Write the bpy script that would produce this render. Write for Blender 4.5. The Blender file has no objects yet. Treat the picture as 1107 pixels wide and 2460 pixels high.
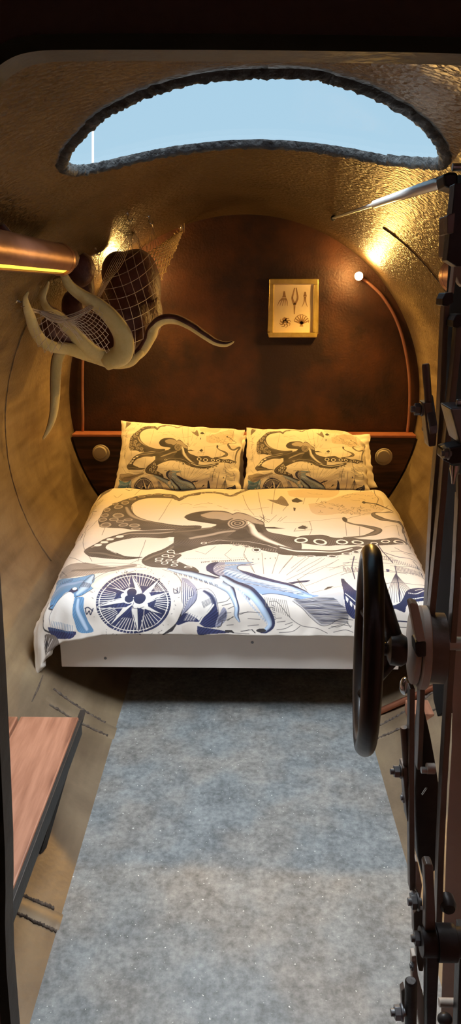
# A sleeping cabin inside a round steel tank: bed, octopus in a net, hatch door with its locking gear.
import bpy, bmesh, math, random
import numpy as np
from mathutils import Vector, Matrix, noise

random.seed(7)
SC = bpy.context.scene
COL = SC.collection
PI = math.pi

# ------------------------------------------------------------------ camera, sky, daylight, exposure
F_PX, W_PX, H_PX = 1750.0, 1107.0, 2460.0
PITCH, YAW = .2988, .0175
CAM = Vector((-.002, 0.0, 1.715))
cd = bpy.data.cameras.new('camera')
cam = bpy.data.objects.new('camera', cd); COL.objects.link(cam)
cam.location = CAM
cam.rotation_euler = (PI / 2 - PITCH, 0, YAW)
cd.sensor_fit = 'VERTICAL'; cd.sensor_height = 36.0; cd.lens = 36.0 * F_PX / H_PX
cd.clip_start = .02; cd.clip_end = 200
SC.camera = cam
SC.view_settings.view_transform = 'Standard'
SC.view_settings.look = 'None'
SC.view_settings.exposure = 0.0
SC.view_settings.gamma = 1.0
SC.view_settings.use_curve_mapping = False

SKY = (.40, .66, .86)
wd = bpy.data.worlds.new('sky'); SC.world = wd; wd.use_nodes = True
nt = wd.node_tree; nt.nodes.clear()
wo = nt.nodes.new('ShaderNodeOutputWorld'); bg = nt.nodes.new('ShaderNodeBackground')
tc = nt.nodes.new('ShaderNodeTexCoord'); sx = nt.nodes.new('ShaderNodeSeparateXYZ'); rp = nt.nodes.new('ShaderNodeValToRGB')
nt.links.new(tc.outputs['Generated'], sx.inputs[0]); nt.links.new(sx.outputs['Z'], rp.inputs[0])
rp.color_ramp.elements[0].position = .0; rp.color_ramp.elements[0].color = (.50, .72, .87, 1)
rp.color_ramp.elements[1].position = .45; rp.color_ramp.elements[1].color = (.41, .65, .84, 1)
nt.links.new(rp.outputs[0], bg.inputs[0]); bg.inputs[1].default_value = .97
nt.links.new(bg.outputs[0], wo.inputs[0])

SUN_STRENGTH = 45.0          # hazy daylight that falls through the skylight
sd = bpy.data.lights.new('daylight', 'SUN'); sd.energy = SUN_STRENGTH; sd.angle = math.radians(84); sd.color = (.92, .955, 1.0)
so = bpy.data.objects.new('daylight', sd); COL.objects.link(so); so.rotation_euler = (math.radians(5), 0, 0); so.location = (0, 2, 6)
LAMP_L = 520.0               # radiance of the two small wall bulbs
SPOT_W = 68.0                # each wall bulb also throws a beam down over the bed
LED_L = 1.7                  # radiance of the yellow strip in the copper tubes

# ------------------------------------------------------------------ helpers
def ray(px, py):
    u = (px - W_PX / 2) / F_PX; v = -(py - H_PX / 2) / F_PX
    cp, sp = math.cos(PITCH), math.sin(PITCH)
    y = cp + v * sp; z = -sp + v * cp
    cy, sy = math.cos(YAW), math.sin(YAW)
    return Vector((u * cy - y * sy, u * sy + y * cy, z))

def at(px, py, Y):
    """The point of the cabin at distance Y from the doorway seen through a point of the photograph."""
    d = ray(px, py)
    return CAM + d * (Y / d.y)

def depth(py, Y):
    return Y / (math.cos(PITCH) - (py - H_PX / 2) / F_PX * math.sin(PITCH))

def plen(n, py, Y):
    return n / F_PX * depth(py, Y)

R, ZA, DEND, Y0 = 1.13, 1.006, 4.72, .64
def shell_at(px, py, r=R):
    d = ray(px, py); o = CAM - Vector((0, 0, ZA))
    a = d.x ** 2 + d.z ** 2; b = 2 * (o.x * d.x + o.z * d.z); c = o.x ** 2 + o.z ** 2 - r * r
    t = (-b + math.sqrt(b * b - 4 * a * c)) / (2 * a)
    return CAM + d * t

def floor_at(px, py, z=0.0):
    d = ray(px, py)
    return CAM + d * ((z - CAM.z) / d.z)

def shell_pt(th, y, r=R):
    return Vector((r * math.cos(th), y, ZA + r * math.sin(th)))

def tag(o, label=None, cat=None, group=None, kind=None):
    if label: o['label'] = label
    if cat: o['category'] = cat
    if group: o['group'] = group
    if kind: o['kind'] = kind
    return o

def empty(name, loc, label=None, cat=None, group=None, kind=None):
    o = bpy.data.objects.new(name, None); COL.objects.link(o); o.location = loc
    o.empty_display_size = .05
    tag(o, label, cat, group, kind)
    bpy.context.view_layer.update()
    return o

def catmull(pts, n):
    """Smooth curve through points of any dimension."""
    P = [np.array(p, float) for p in pts]
    if len(P) < 3:
        return [P[0] + (P[-1] - P[0]) * k / n for k in range(n + 1)]
    Q = [2 * P[0] - P[1]] + P + [2 * P[-1] - P[-2]]
    out = []
    for i in range(1, len(Q) - 2):
        p0, p1, p2, p3 = Q[i - 1:i + 3]
        for k in range(n):
            t = k / n
            out.append(.5 * (2 * p1 + (p2 - p0) * t + (2 * p0 - 5 * p1 + 4 * p2 - p3) * t ** 2 + (3 * p1 - p0 - 3 * p2 + p3) * t ** 3))
    out.append(P[-1])
    return out

class MB:
    def __init__(s): s.v = []; s.f = []; s.m = []
    def add(s, vs, fs, mi=0):
        n = len(s.v); s.v += [tuple(v) for v in vs]
        for f in fs: s.f.append(tuple(i + n for i in f)); s.m.append(mi)
    def box(s, lo, hi, mi=0):
        x0, y0, z0 = lo; x1, y1, z1 = hi
        s.add([(x0, y0, z0), (x1, y0, z0), (x1, y1, z0), (x0, y1, z0), (x0, y0, z1), (x1, y0, z1), (x1, y1, z1), (x0, y1, z1)],
              [(0, 3, 2, 1), (4, 5, 6, 7), (0, 1, 5, 4), (1, 2, 6, 5), (2, 3, 7, 6), (3, 0, 4, 7)], mi)
    def tube(s, pts, rad, n=10, mi=0, cap=True):
        P = [Vector(p) for p in pts]
        if not hasattr(rad, '__len__'): rad = [rad] * len(P)
        up = None; rings = []; vs = []; fs = []
        for i, p in enumerate(P):
            t = (P[min(i + 1, len(P) - 1)] - P[max(i - 1, 0)]).normalized()
            if up is None:
                up = Vector((0, 0, 1)) if abs(t.z) < .9 else Vector((1, 0, 0))
            a = (up - t * up.dot(t)).normalized(); b = t.cross(a); up = a
            for k in range(n):
                g = 2 * PI * k / n
                vs.append(p + (a * math.cos(g) + b * math.sin(g)) * rad[i])
        for i in range(len(P) - 1):
            for k in range(n):
                fs.append((i * n + k, i * n + (k + 1) % n, (i + 1) * n + (k + 1) % n, (i + 1) * n + k))
        if cap:
            fs.append(tuple(range(n - 1, -1, -1))); fs.append(tuple((len(P) - 1) * n + k for k in range(n)))
        s.add(vs, fs, mi)
    def cyl(s, a, b, r, n=20, mi=0): s.tube([a, b], r, n, mi)
    def prism(s, poly, vec, mi=0):
        n = len(poly); vec = Vector(vec)
        A = [Vector(p) for p in poly]; B = [p + vec for p in A]
        s.add(A + B, [tuple(range(n)), tuple(range(2 * n - 1, n - 1, -1))] + [(i, i + n, (i + 1) % n + n, (i + 1) % n) for i in range(n)], mi)
    def lathe(s, o, axis, prof, n=28, mi=0):
        """prof: list of (distance along axis, radius)."""
        ax = Vector(axis).normalized(); o = Vector(o)
        a = ax.orthogonal().normalized(); b = ax.cross(a); vs = []; fs = []
        for h, r in prof:
            for k in range(n):
                g = 2 * PI * k / n; vs.append(o + ax * h + (a * math.cos(g) + b * math.sin(g)) * max(r, 1e-5))
        m = len(prof)
        for i in range(m - 1):
            for k in range(n): fs.append((i * n + k, i * n + (k + 1) % n, (i + 1) * n + (k + 1) % n, (i + 1) * n + k))
        fs.append(tuple(range(n - 1, -1, -1))); fs.append(tuple((m - 1) * n + k for k in range(n)))
        s.add(vs, fs, mi)
    def torus(s, o, axis, R_, r_, n=64, m=16, mi=0):
        ax = Vector(axis).normalized(); o = Vector(o); a = ax.orthogonal().normalized(); b = ax.cross(a); vs = []; fs = []
        for i in range(n):
            g = 2 * PI * i / n; d = a * math.cos(g) + b * math.sin(g)
            for k in range(m):
                h = 2 * PI * k / m; vs.append(o + d * (R_ + r_ * math.cos(h)) + ax * r_ * math.sin(h))
        for i in range(n):
            for k in range(m): fs.append((i * m + k, ((i + 1) % n) * m + k, ((i + 1) % n) * m + (k + 1) % m, i * m + (k + 1) % m))
        s.add(vs, fs, mi)
    def sphere(s, o, r, nu=20, nv=12, mi=0, sc=(1, 1, 1), rot=None):
        o = Vector(o); vs = []; fs = []
        for j in range(nv + 1):
            t = PI * j / nv
            for i in range(nu):
                g = 2 * PI * i / nu
                p = Vector((r * sc[0] * math.sin(t) * math.cos(g), r * sc[1] * math.sin(t) * math.sin(g), r * sc[2] * math.cos(t)))
                if rot: p = rot @ p
                vs.append(o + p)
        for j in range(nv):
            for i in range(nu): fs.append((j * nu + i, j * nu + (i + 1) % nu, (j + 1) * nu + (i + 1) % nu, (j + 1) * nu + i))
        s.add(vs, fs, mi)
    def build(s, name, mats, parent=None, smooth=False, bevel=0, seg=2, kind=None, label=None):
        me = bpy.data.meshes.new(name); me.from_pydata(s.v, [], s.f)
        if not isinstance(mats, (list, tuple)): mats = [mats]
        for m in mats: me.materials.append(m)
        me.polygons.foreach_set('material_index', s.m)
        bm = bmesh.new(); bm.from_mesh(me); bmesh.ops.remove_doubles(bm, verts=bm.verts, dist=1e-6)
        bmesh.ops.recalc_face_normals(bm, faces=bm.faces); bm.to_mesh(me); bm.free()
        o = bpy.data.objects.new(name, me); COL.objects.link(o)
        if parent:
            o.parent = parent; o.matrix_parent_inverse = parent.matrix_world.inverted()
        if smooth == 'auto':
            me.polygons.foreach_set('use_smooth', [True] * len(me.polygons))
            me.set_sharp_from_angle(angle=math.radians(38))
        elif smooth: me.polygons.foreach_set('use_smooth', [True] * len(me.polygons))
        if bevel:
            b = o.modifiers.new('bevel', 'BEVEL'); b.width = bevel; b.segments = seg; b.limit_method = 'ANGLE'; b.angle_limit = math.radians(40)
        if kind: o['kind'] = kind
        if label: o['label'] = label
        return o

def mat(name, c, rough=.5, metal=0.0, c2=None, scale=4.0, bump=0.0, bscale=60.0, stretch=(1, 1, 1), detail=5, ramp=(.35, .65), spec=.5, coat=0.0, rvar=0.0, emit=None, es=0, sheen=0):
    m = bpy.data.materials.new(name); m.use_nodes = True
    t = m.node_tree; N = t.nodes; L = t.links
    p = N['Principled BSDF']
    p.inputs['Base Color'].default_value = (*c, 1); p.inputs['Roughness'].default_value = rough; p.inputs['Metallic'].default_value = metal
    p.inputs['Specular IOR Level'].default_value = spec; p.inputs['Coat Weight'].default_value = coat; p.inputs['Coat Roughness'].default_value = .2
    p.inputs['Sheen Weight'].default_value = sheen
    if emit: p.inputs['Emission Color'].default_value = (*emit, 1); p.inputs['Emission Strength'].default_value = es
    tc = N.new('ShaderNodeTexCoord'); mp = N.new('ShaderNodeMapping'); mp.inputs['Scale'].default_value = stretch
    L.new(tc.outputs['Object'], mp.inputs[0])
    if c2:
        n = N.new('ShaderNodeTexNoise'); n.inputs['Scale'].default_value = scale; n.inputs['Detail'].default_value = detail; n.inputs['Roughness'].default_value = .6
        L.new(mp.outputs[0], n.inputs['Vector'])
        r = N.new('ShaderNodeValToRGB'); r.color_ramp.elements[0].position = ramp[0]; r.color_ramp.elements[1].position = ramp[1]
        r.color_ramp.elements[0].color = (*c, 1); r.color_ramp.elements[1].color = (*c2, 1)
        L.new(n.outputs[0], r.inputs[0]); L.new(r.outputs[0], p.inputs['Base Color'])
        if rvar:
            mr = N.new('ShaderNodeMapRange'); mr.inputs['To Min'].default_value = rough - rvar; mr.inputs['To Max'].default_value = rough + rvar
            L.new(n.outputs[0], mr.inputs['Value']); L.new(mr.outputs[0], p.inputs['Roughness'])
    if bump:
        n2 = N.new('ShaderNodeTexNoise'); n2.inputs['Scale'].default_value = bscale; n2.inputs['Detail'].default_value = 4
        L.new(mp.outputs[0], n2.inputs['Vector'])
        b = N.new('ShaderNodeBump'); b.inputs['Strength'].default_value = bump; b.inputs['Distance'].default_value = .01
        L.new(n2.outputs[0], b.inputs['Height']); L.new(b.outputs[0], p.inputs['Normal'])
    return m

def wood(name, c1, c2, c3, axis=1, rough=.45, ring=26.0):
    """Long grained timber; the grain runs along the given object axis."""
    m = bpy.data.materials.new(name); m.use_nodes = True
    t = m.node_tree; N = t.nodes; L = t.links; p = N['Principled BSDF']; p.inputs['Roughness'].default_value = rough
    tc = N.new('ShaderNodeTexCoord'); mp = N.new('ShaderNodeMapping')
    s = [9.0, 9.0, 9.0]; s[axis] = .9; mp.inputs['Scale'].default_value = s
    L.new(tc.outputs['Object'], mp.inputs[0])
    n1 = N.new('ShaderNodeTexNoise'); n1.inputs['Scale'].default_value = 1.1; n1.inputs['Detail'].default_value = 3; n1.inputs['Distortion'].default_value = .6
    L.new(mp.outputs[0], n1.inputs['Vector'])
    mu = N.new('ShaderNodeMath'); mu.operation = 'MULTIPLY'; mu.inputs[1].default_value = ring; L.new(n1.outputs[0], mu.inputs[0])
    si = N.new('ShaderNodeMath'); si.operation = 'SINE'; L.new(mu.outputs[0], si.inputs[0])
    n2 = N.new('ShaderNodeTexNoise'); n2.inputs['Scale'].default_value = 7; n2.inputs['Detail'].default_value = 6; L.new(mp.outputs[0], n2.inputs['Vector'])
    ad = N.new('ShaderNodeMath'); ad.operation = 'MULTIPLY_ADD'; ad.inputs[1].default_value = .22; L.new(si.outputs[0], ad.inputs[0]); L.new(n2.outputs[0], ad.inputs[2])
    r = N.new('ShaderNodeValToRGB'); e = r.color_ramp.elements; e[0].position = .25; e[0].color = (*c1, 1); e[1].position = .8; e[1].color = (*c3, 1)
    k = e.new(.5); k.color = (*c2, 1)
    L.new(ad.outputs[0], r.inputs[0]); L.new(r.outputs[0], p.inputs['Base Color'])
    b = N.new('ShaderNodeBump'); b.inputs['Strength'].default_value = .15; b.inputs['Distance'].default_value = .004
    L.new(n2.outputs[0], b.inputs['Height']); L.new(b.outputs[0], p.inputs['Normal'])
    return m

# ------------------------------------------------------------------ materials
def shell_material():
    m = bpy.data.materials.new('painted_tank_steel'); m.use_nodes = True
    t = m.node_tree; N = t.nodes; L = t.links; p = N['Principled BSDF']
    tc = N.new('ShaderNodeTexCoord')
    n1 = N.new('ShaderNodeTexNoise'); n1.inputs['Scale'].default_value = 2.2; n1.inputs['Detail'].default_value = 8; n1.inputs['Roughness'].default_value = .62; n1.inputs['Distortion'].default_value = .5
    L.new(tc.outputs['Object'], n1.inputs['Vector'])
    r = N.new('ShaderNodeValToRGB'); e = r.color_ramp.elements
    e[0].position = .3; e[0].color = (.15, .105, .068, 1); e[1].position = .72; e[1].color = (.34, .255, .15, 1)
    k = e.new(.5); k.color = (.25, .185, .118, 1)
    L.new(n1.outputs[0], r.inputs[0])
    # brush streaks that run round the tank
    mp = N.new('ShaderNodeMapping'); mp.inputs['Rotation'].default_value = (.5, 0, 0); mp.inputs['Scale'].default_value = (2.0, 1.4, 12.0)
    L.new(tc.outputs['Object'], mp.inputs[0])
    n3 = N.new('ShaderNodeTexNoise'); n3.inputs['Scale'].default_value = 1.6; n3.inputs['Detail'].default_value = 6
    L.new(mp.outputs[0], n3.inputs['Vector'])
    r3 = N.new('ShaderNodeValToRGB'); r3.color_ramp.elements[0].position = .35; r3.color_ramp.elements[0].color = (.62, .58, .55, 1)
    r3.color_ramp.elements[1].position = .6; r3.color_ramp.elements[1].color = (1, 1, 1, 1)
    L.new(n3.outputs[0], r3.inputs[0])
    mx = N.new('ShaderNodeMix'); mx.data_type = 'RGBA'; mx.blend_type = 'MULTIPLY'; mx.inputs['Factor'].default_value = .8
    L.new(r.outputs[0], mx.inputs['A']); L.new(r3.outputs[0], mx.inputs['B'])
    L.new(mx.outputs['Result'], p.inputs['Base Color'])
    p.inputs['Roughness'].default_value = .38; p.inputs['Metallic'].default_value = .3
    # crackled gloss
    n2 = N.new('ShaderNodeTexNoise'); n2.inputs['Scale'].default_value = 55; n2.inputs['Detail'].default_value = 5
    L.new(tc.outputs['Object'], n2.inputs['Vector'])
    vo = N.new('ShaderNodeTexVoronoi'); vo.inputs['Scale'].default_value = 70; L.new(tc.outputs['Object'], vo.inputs['Vector'])
    ad = N.new('ShaderNodeMath'); ad.operation = 'MULTIPLY_ADD'; ad.inputs[1].default_value = .35; L.new(vo.outputs['Distance'], ad.inputs[0]); L.new(n2.outputs[0], ad.inputs[2])
    b = N.new('ShaderNodeBump'); b.inputs['Strength'].default_value = .6; b.inputs['Distance'].default_value = .008
    sz = N.new('ShaderNodeSeparateXYZ'); L.new(tc.outputs['Object'], sz.inputs[0])
    mr = N.new('ShaderNodeMapRange'); mr.inputs['From Min'].default_value = 1.1; mr.inputs['From Max'].default_value = 1.7; mr.inputs['To Min'].default_value = .12; mr.inputs['To Max'].default_value = 1.0
    L.new(sz.outputs['Z'], mr.inputs['Value']); L.new(mr.outputs[0], b.inputs['Strength'])      # the crackle is coarser overhead,
    rz = N.new('ShaderNodeValToRGB'); rz.color_ramp.elements[0].position = .46; rz.color_ramp.elements[0].color = (1, 1, 1, 1)       # where the glossy bronze coat's colour darkens with height
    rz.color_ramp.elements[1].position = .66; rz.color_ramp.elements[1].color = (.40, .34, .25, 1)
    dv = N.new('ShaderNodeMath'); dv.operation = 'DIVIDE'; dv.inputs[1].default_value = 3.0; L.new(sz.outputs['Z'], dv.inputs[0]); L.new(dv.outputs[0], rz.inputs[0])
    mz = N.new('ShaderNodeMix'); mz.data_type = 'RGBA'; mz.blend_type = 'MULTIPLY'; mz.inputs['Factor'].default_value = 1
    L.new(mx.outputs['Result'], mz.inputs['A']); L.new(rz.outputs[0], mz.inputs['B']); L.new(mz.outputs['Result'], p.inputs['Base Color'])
    m3 = N.new('ShaderNodeMapRange'); m3.inputs['From Min'].default_value = 1.3; m3.inputs['From Max'].default_value = 2.0; m3.inputs['To Min'].default_value = .15; m3.inputs['To Max'].default_value = .6
    L.new(sz.outputs['Z'], m3.inputs['Value']); L.new(m3.outputs[0], p.inputs['Metallic'])
    L.new(ad.outputs[0], b.inputs['Height']); L.new(b.outputs[0], p.inputs['Normal'])
    return m
M_SHELL = shell_material()
M_BULK = mat('rusty_bulkhead', (.020, .008, .005), .5, .2, (.10, .030, .010), 2.6, .25, 70, detail=9, ramp=(.42, .78), rvar=.12)
def lino_material():
    m = bpy.data.materials.new('mottled_linoleum'); m.use_nodes = True
    t = m.node_tree; N = t.nodes; L = t.links; p = N['Principled BSDF']; tc = N.new('ShaderNodeTexCoord')
    a = N.new('ShaderNodeTexNoise'); a.inputs['Scale'].default_value = 9; a.inputs['Detail'].default_value = 9; a.inputs['Roughness'].default_value = .72
    b = N.new('ShaderNodeTexNoise'); b.inputs['Scale'].default_value = 48; b.inputs['Detail'].default_value = 5; b.inputs['Roughness'].default_value = .7
    c = N.new('ShaderNodeTexNoise'); c.inputs['Scale'].default_value = 4; c.inputs['Detail'].default_value = 4
    for n in (a, b, c): L.new(tc.outputs['Object'], n.inputs['Vector'])
    mx = N.new('ShaderNodeMix'); mx.data_type = 'FLOAT'; mx.inputs['Factor'].default_value = .5
    L.new(a.outputs[0], mx.inputs['A']); L.new(b.outputs[0], mx.inputs['B'])
    r = N.new('ShaderNodeValToRGB'); e = r.color_ramp.elements
    e[0].position = .34; e[0].color = (.085, .088, .088, 1); e[1].position = .66; e[1].color = (.385, .385, .38, 1)
    k = e.new(.5); k.color = (.225, .228, .23, 1)
    L.new(mx.outputs['Result'], r.inputs[0])
    r2 = N.new('ShaderNodeValToRGB'); r2.color_ramp.elements[0].position = .42; r2.color_ramp.elements[0].color = (.90, .97, 1.0, 1); r2.color_ramp.elements[1].position = .6; r2.color_ramp.elements[1].color = (1.04, 1.0, .94, 1)
    L.new(c.outputs[0], r2.inputs[0])
    mm = N.new('ShaderNodeMix'); mm.data_type = 'RGBA'; mm.blend_type = 'MULTIPLY'; mm.inputs['Factor'].default_value = 1
    L.new(r.outputs[0], mm.inputs['A']); L.new(r2.outputs[0], mm.inputs['B'])
    # scattered pale flecks
    w = N.new('ShaderNodeTexNoise'); w.inputs['Scale'].default_value = 110; w.inputs['Detail'].default_value = 2; L.new(tc.outputs['Object'], w.inputs['Vector'])
    rw = N.new('ShaderNodeValToRGB'); rw.color_ramp.elements[0].position = .70; rw.color_ramp.elements[1].position = .74; L.new(w.outputs[0], rw.inputs[0])
    m2 = N.new('ShaderNodeMix'); m2.data_type = 'RGBA'; m2.inputs['B'].default_value = (.8, .8, .77, 1)
    L.new(rw.outputs[0], m2.inputs['Factor']); L.new(mm.outputs['Result'], m2.inputs['A']); L.new(m2.outputs['Result'], p.inputs['Base Color'])
    p.inputs['Roughness'].default_value = .5
    bp = N.new('ShaderNodeBump'); bp.inputs['Strength'].default_value = .12; bp.inputs['Distance'].default_value = .003; L.new(b.outputs[0], bp.inputs['Height']); L.new(bp.outputs[0], p.inputs['Normal'])
    return m
M_LINO = lino_material()
M_BLACK = mat('black_purple_paint', (.010, .005, .007), .5, 0, (.016, .008, .010), 5)
M_PURPLE = mat('dull_purple_brown_paint', (.50, .27, .32), .6, 0, (.55, .31, .36), 4)
M_LOBBY = mat('grey_lobby_paint', (.55, .53, .52), .7, 0, (.60, .58, .56), 3)
M_LEAF = mat('matt_black_door', (.008, .007, .007), .85, 0, (.012, .010, .010), 6, spec=.1)
M_RIM = mat('olive_brown_rim', (.055, .040, .024), .5, 0, (.085, .062, .038), 8, .1, 60)
M_WELD = mat('rusty_weld_bead', (.045, .032, .026), .75, .1, (.16, .12, .09), 26, .6, 70)
M_STRAP = mat('painted_weld_strap', (.19, .145, .11), .5, 0, (.30, .24, .17), 6, .25, 50)
M_SEAL = mat('ragged_black_sealant', (.010, .012, .013), .6, 0, (.035, .040, .042), 18, .8, 50)
M_DARKWOOD = wood('dark_red_wood', (.018, .006, .004), (.050, .016, .010), (.095, .034, .022), 0, .35, 30)
M_LEDGE = mat('reddish_ledge', (.30, .10, .06), .35, .1, (.40, .15, .09), 8)
M_BENCH = wood('orange_pine', (.17, .068, .038), (.31, .135, .078), (.43, .205, .125), 1, .5, 16)
M_FRAME = mat('black_bench_steel', (.018, .017, .017), .5, .3, (.032, .030, .028), 12, .1, 80)
M_STEEL = mat('dark_painted_steel', (.17, .145, .13), .36, .5, (.21, .18, .165), 14, .1, 90)
M_BSTEEL = mat('black_steel', (.020, .018, .020), .42, .3, (.040, .036, .036), 14, .1, 90)
M_GSTEEL = mat('grey_steel', (.20, .21, .22), .4, .5, (.30, .31, .33), 12, .1, 90)
M_BEIGE = mat('beige_primed_steel', (.50, .43, .37), .5, .1, (.58, .51, .44), 10, .1, 80)
M_CHROME = mat('bright_metal', (.75, .75, .75), .18, 1.0, (.55, .56, .58), 30)
M_SHAFT = mat('bare_shaft_steel', (.45, .47, .47), .35, .8, (.55, .57, .57), 20)
M_WHEEL = mat('black_wheel_paint', (.022, .019, .019), .33, .2, (.045, .038, .036), 9, .06, 60, spec=.6)
M_COPPER = mat('copper', (.50, .20, .115), .32, .85, (.36, .14, .08), 7, .08, 40)
M_COPPERD = mat('dull_copper_tube', (.42, .20, .14), .38, .6, (.30, .13, .085), 6, .12, 30)
M_LED = mat('yellow_light_strip', (.9, .75, .2), .5, emit=(1.0, .60, .055), es=LED_L)
M_BULB = mat('glowing_bulb', (1, .9, .7), .5, emit=(1.0, .58, .17), es=LAMP_L)
M_PANEL = mat('white_board', (.90, .85, .80), .35, 0, (.92, .87, .82), 3)
M_SHEET = mat('white_cotton', (.78, .70, .62), .9, 0, (.84, .77, .69), 8, .3, 30, sheen=.2)
M_GOLD = mat('gilded_frame', (.42, .30, .085), .35, .55, (.58, .43, .15), 12, .1, 60)
M_SWITCH = mat('ivory_plastic', (.40, .34, .27), .4, 0, (.43, .37, .29), 5)
M_OBROWN = mat('brown_octopus_skin', (.085, .030, .026), .5, 0, (.20, .075, .058), 9, .5, 60, ramp=(.35, .7), sheen=.2)
M_OCREAM = mat('cream_octopus_underside', (.58, .49, .20), .6, 0, (.68, .58, .28), 9, .35, 50, sheen=.3)
M_COTTON = mat('pale_net_twine', (.76, .66, .54), .8, 0, (.72, .62, .50), 40, sheen=.3)
M_DENSE = mat('lamplit_net_twine', (.68, .50, .24), .8, 0, (.76, .58, .30), 40, sheen=.3)  # warm lamplight on the net put into the twine colour
M_RUBBER = mat('black_rubber', (.012, .012, .014), .5)
M_STRUT = mat('pale_strut_paint', (.62, .64, .64), .3, .3, (.70, .71, .70), 8)
M_GLASS = bpy.data.materials.new('skylight_glass'); M_GLASS.use_nodes = True
_t = M_GLASS.node_tree; _t.nodes.clear()
_o = _t.nodes.new('ShaderNodeOutputMaterial'); _mx = _t.nodes.new('ShaderNodeMixShader'); _tr = _t.nodes.new('ShaderNodeBsdfTransparent'); _gl = _t.nodes.new('ShaderNodeBsdfGlossy')
_tr.inputs[0].default_value = (.96, .99, 1, 1); _gl.inputs['Roughness'].default_value = .05; _mx.inputs[0].default_value = .03
_t.links.new(_tr.outputs[0], _mx.inputs[1]); _t.links.new(_gl.outputs[0], _mx.inputs[2]); _t.links.new(_mx.outputs[0], _o.inputs[0])

# ------------------------------------------------------------------ the tank: shell, floor, bulkhead, skylight
HOLE_PX = [(152, 392), (158, 372), (172, 346), (215, 300), (255, 265), (300, 241), (350, 218), (400, 201), (480, 182), (560, 172), (650, 170), (755, 173),
           (800, 185), (880, 210), (960, 250), (1018, 293), (1050, 330), (1064, 366), (1062, 386), (1048, 391), (1000, 388), (920, 381), (850, 367), (790, 357),
           (700, 347), (580, 344), (480, 352), (410, 361), (350, 373), (280, 389), (215, 404), (180, 407), (160, 402)]
HOLE = []
for hx, hy in HOLE_PX:
    p = shell_at(hx, hy); HOLE.append((math.atan2(p.z - ZA, p.x), p.y))
def in_poly(x, y, P):
    c = False; n = len(P)
    for i in range(n):
        x0, y0 = P[i]; x1, y1 = P[(i + 1) % n]
        if (y0 > y) != (y1 > y) and x < (x1 - x0) * (y - y0) / (y1 - y0) + x0: c = not c
    return c
def shell_patch(name, t0, t1, nt_, y0, y1, ny, hole=None):
    m = MB(); g = MB()
    idx = lambda i, j: i * (ny + 1) + j
    vs = [shell_pt(t0 + (t1 - t0) * i / nt_, y0 + (y1 - y0) * j / ny) for i in range(nt_ + 1) for j in range(ny + 1)]
    fs = []; cut = []
    for i in range(nt_):
        for j in range(ny):
            th = t0 + (t1 - t0) * (i + .5) / nt_; y = y0 + (y1 - y0) * (j + .5) / ny
            q = (idx(i, j), idx(i + 1, j), idx(i + 1, j + 1), idx(i, j + 1))
            if hole and in_poly(th, y, hole): cut.append(q)
            else: fs.append(q)
    m.add(vs, fs)
    o = m.build(name, M_SHELL, smooth=True, kind='structure')
    if hole:
        vs2 = [Vector((v.x * 1.02, v.y, ZA + (v.z - ZA) * 1.02)) for v in vs]
        used = sorted({i for q in cut for i in q}); rm = {k: n for n, k in enumerate(used)}
        g.add([vs2[k] for k in used], [tuple(rm[i] for i in q) for q in cut])
        return o, g
    return o
TH_F = math.asin(-ZA / R)
ceil_o, glass = shell_patch('ceiling', math.radians(38), math.radians(142), 200, Y0, DEND, 380, HOLE)
shell_patch('wall_right', TH_F, math.radians(38), 60, Y0, DEND, 120)
shell_patch('wall_left', math.radians(142), PI - TH_F, 60, Y0, DEND, 120)
hwF = math.sqrt(R * R - ZA * ZA)
m = MB(); m.box((-hwF, Y0, -.02), (hwF, DEND, 0)); m.build('floor', M_LINO, kind='structure')
m = MB(); vs = [((R + .02) * math.cos(2 * PI * k / 96), DEND - .004, ZA + (R + .02) * math.sin(2 * PI * k / 96)) for k in range(96)]
m.prism(vs, (0, .034, 0)); m.build('wall_back', M_BULK, kind='structure')

win = empty('window_1', (0, 1.95, ZA + R), 'crescent shaped skylight cut through the tank roof with ragged black sealant', 'skylight', kind='structure')
glass.build('pane', M_GLASS, win, smooth=True)
# the sealant: an uneven lip all round the cut
rng = np.random.RandomState(3)
loop = catmull([(t, y) for t, y in HOLE] + [HOLE[0]], 14)
m = MB(); nl = len(loop) - 1; vs = []; fs = []
cx = sum(p[0] for p in HOLE) / len(HOLE); cyy = sum(p[1] for p in HOLE) / len(HOLE)
NP = 8
for i in range(nl):
    th, y = loop[i]; a, b = loop[(i + 1) % nl], loop[i - 1]
    d = np.array([(a[0] - b[0]) * R, a[1] - b[1]]); d = d / (np.hypot(*d) + 1e-9); nn = np.array([-d[1], d[0]])
    if nn[0] * (th - cx) * R + nn[1] * (y - cyy) < 0: nn = -nn
    j1 = .012 + .008 * noise.noise(Vector((i * .35, 2, 0))) + .006 * noise.noise(Vector((i * 1.3, 7, 0)))
    wo_ = .022 + .008 * noise.noise(Vector((i * .2, 5, 0)))
    for k in range(NP):
        s = k / (NP - 1); off = -j1 * 1.0 + (wo_ + j1) * s
        h = math.sin(PI * min(max(s, 0), 1)) * (.014 + .006 * noise.noise(Vector((i * .5, k * 1.1, 3)))) + .002
        if k == 0: h = -.008
        vs.append(shell_pt(th + nn[0] * off / R, y + nn[1] * off, R - h))
for i in range(nl):
    for k in range(NP - 1): fs.append((i * NP + k, ((i + 1) % nl) * NP + k, ((i + 1) % nl) * NP + k + 1, i * NP + k + 1))
m.add(vs, fs); m.build('window_frame', M_SEAL, win, smooth=True, label='ragged black sealant lip around the skylight')
# a thin bar outside the pane
m = MB(); a = at(224, 300, 3.2); m.tube([at(223, 250, 3.2), at(223, 420, 3.2)], .004, 8)
m.build('glazing_bar', mat('pale_glazing_bar', (.7, .8, .86), .4), win)

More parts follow.
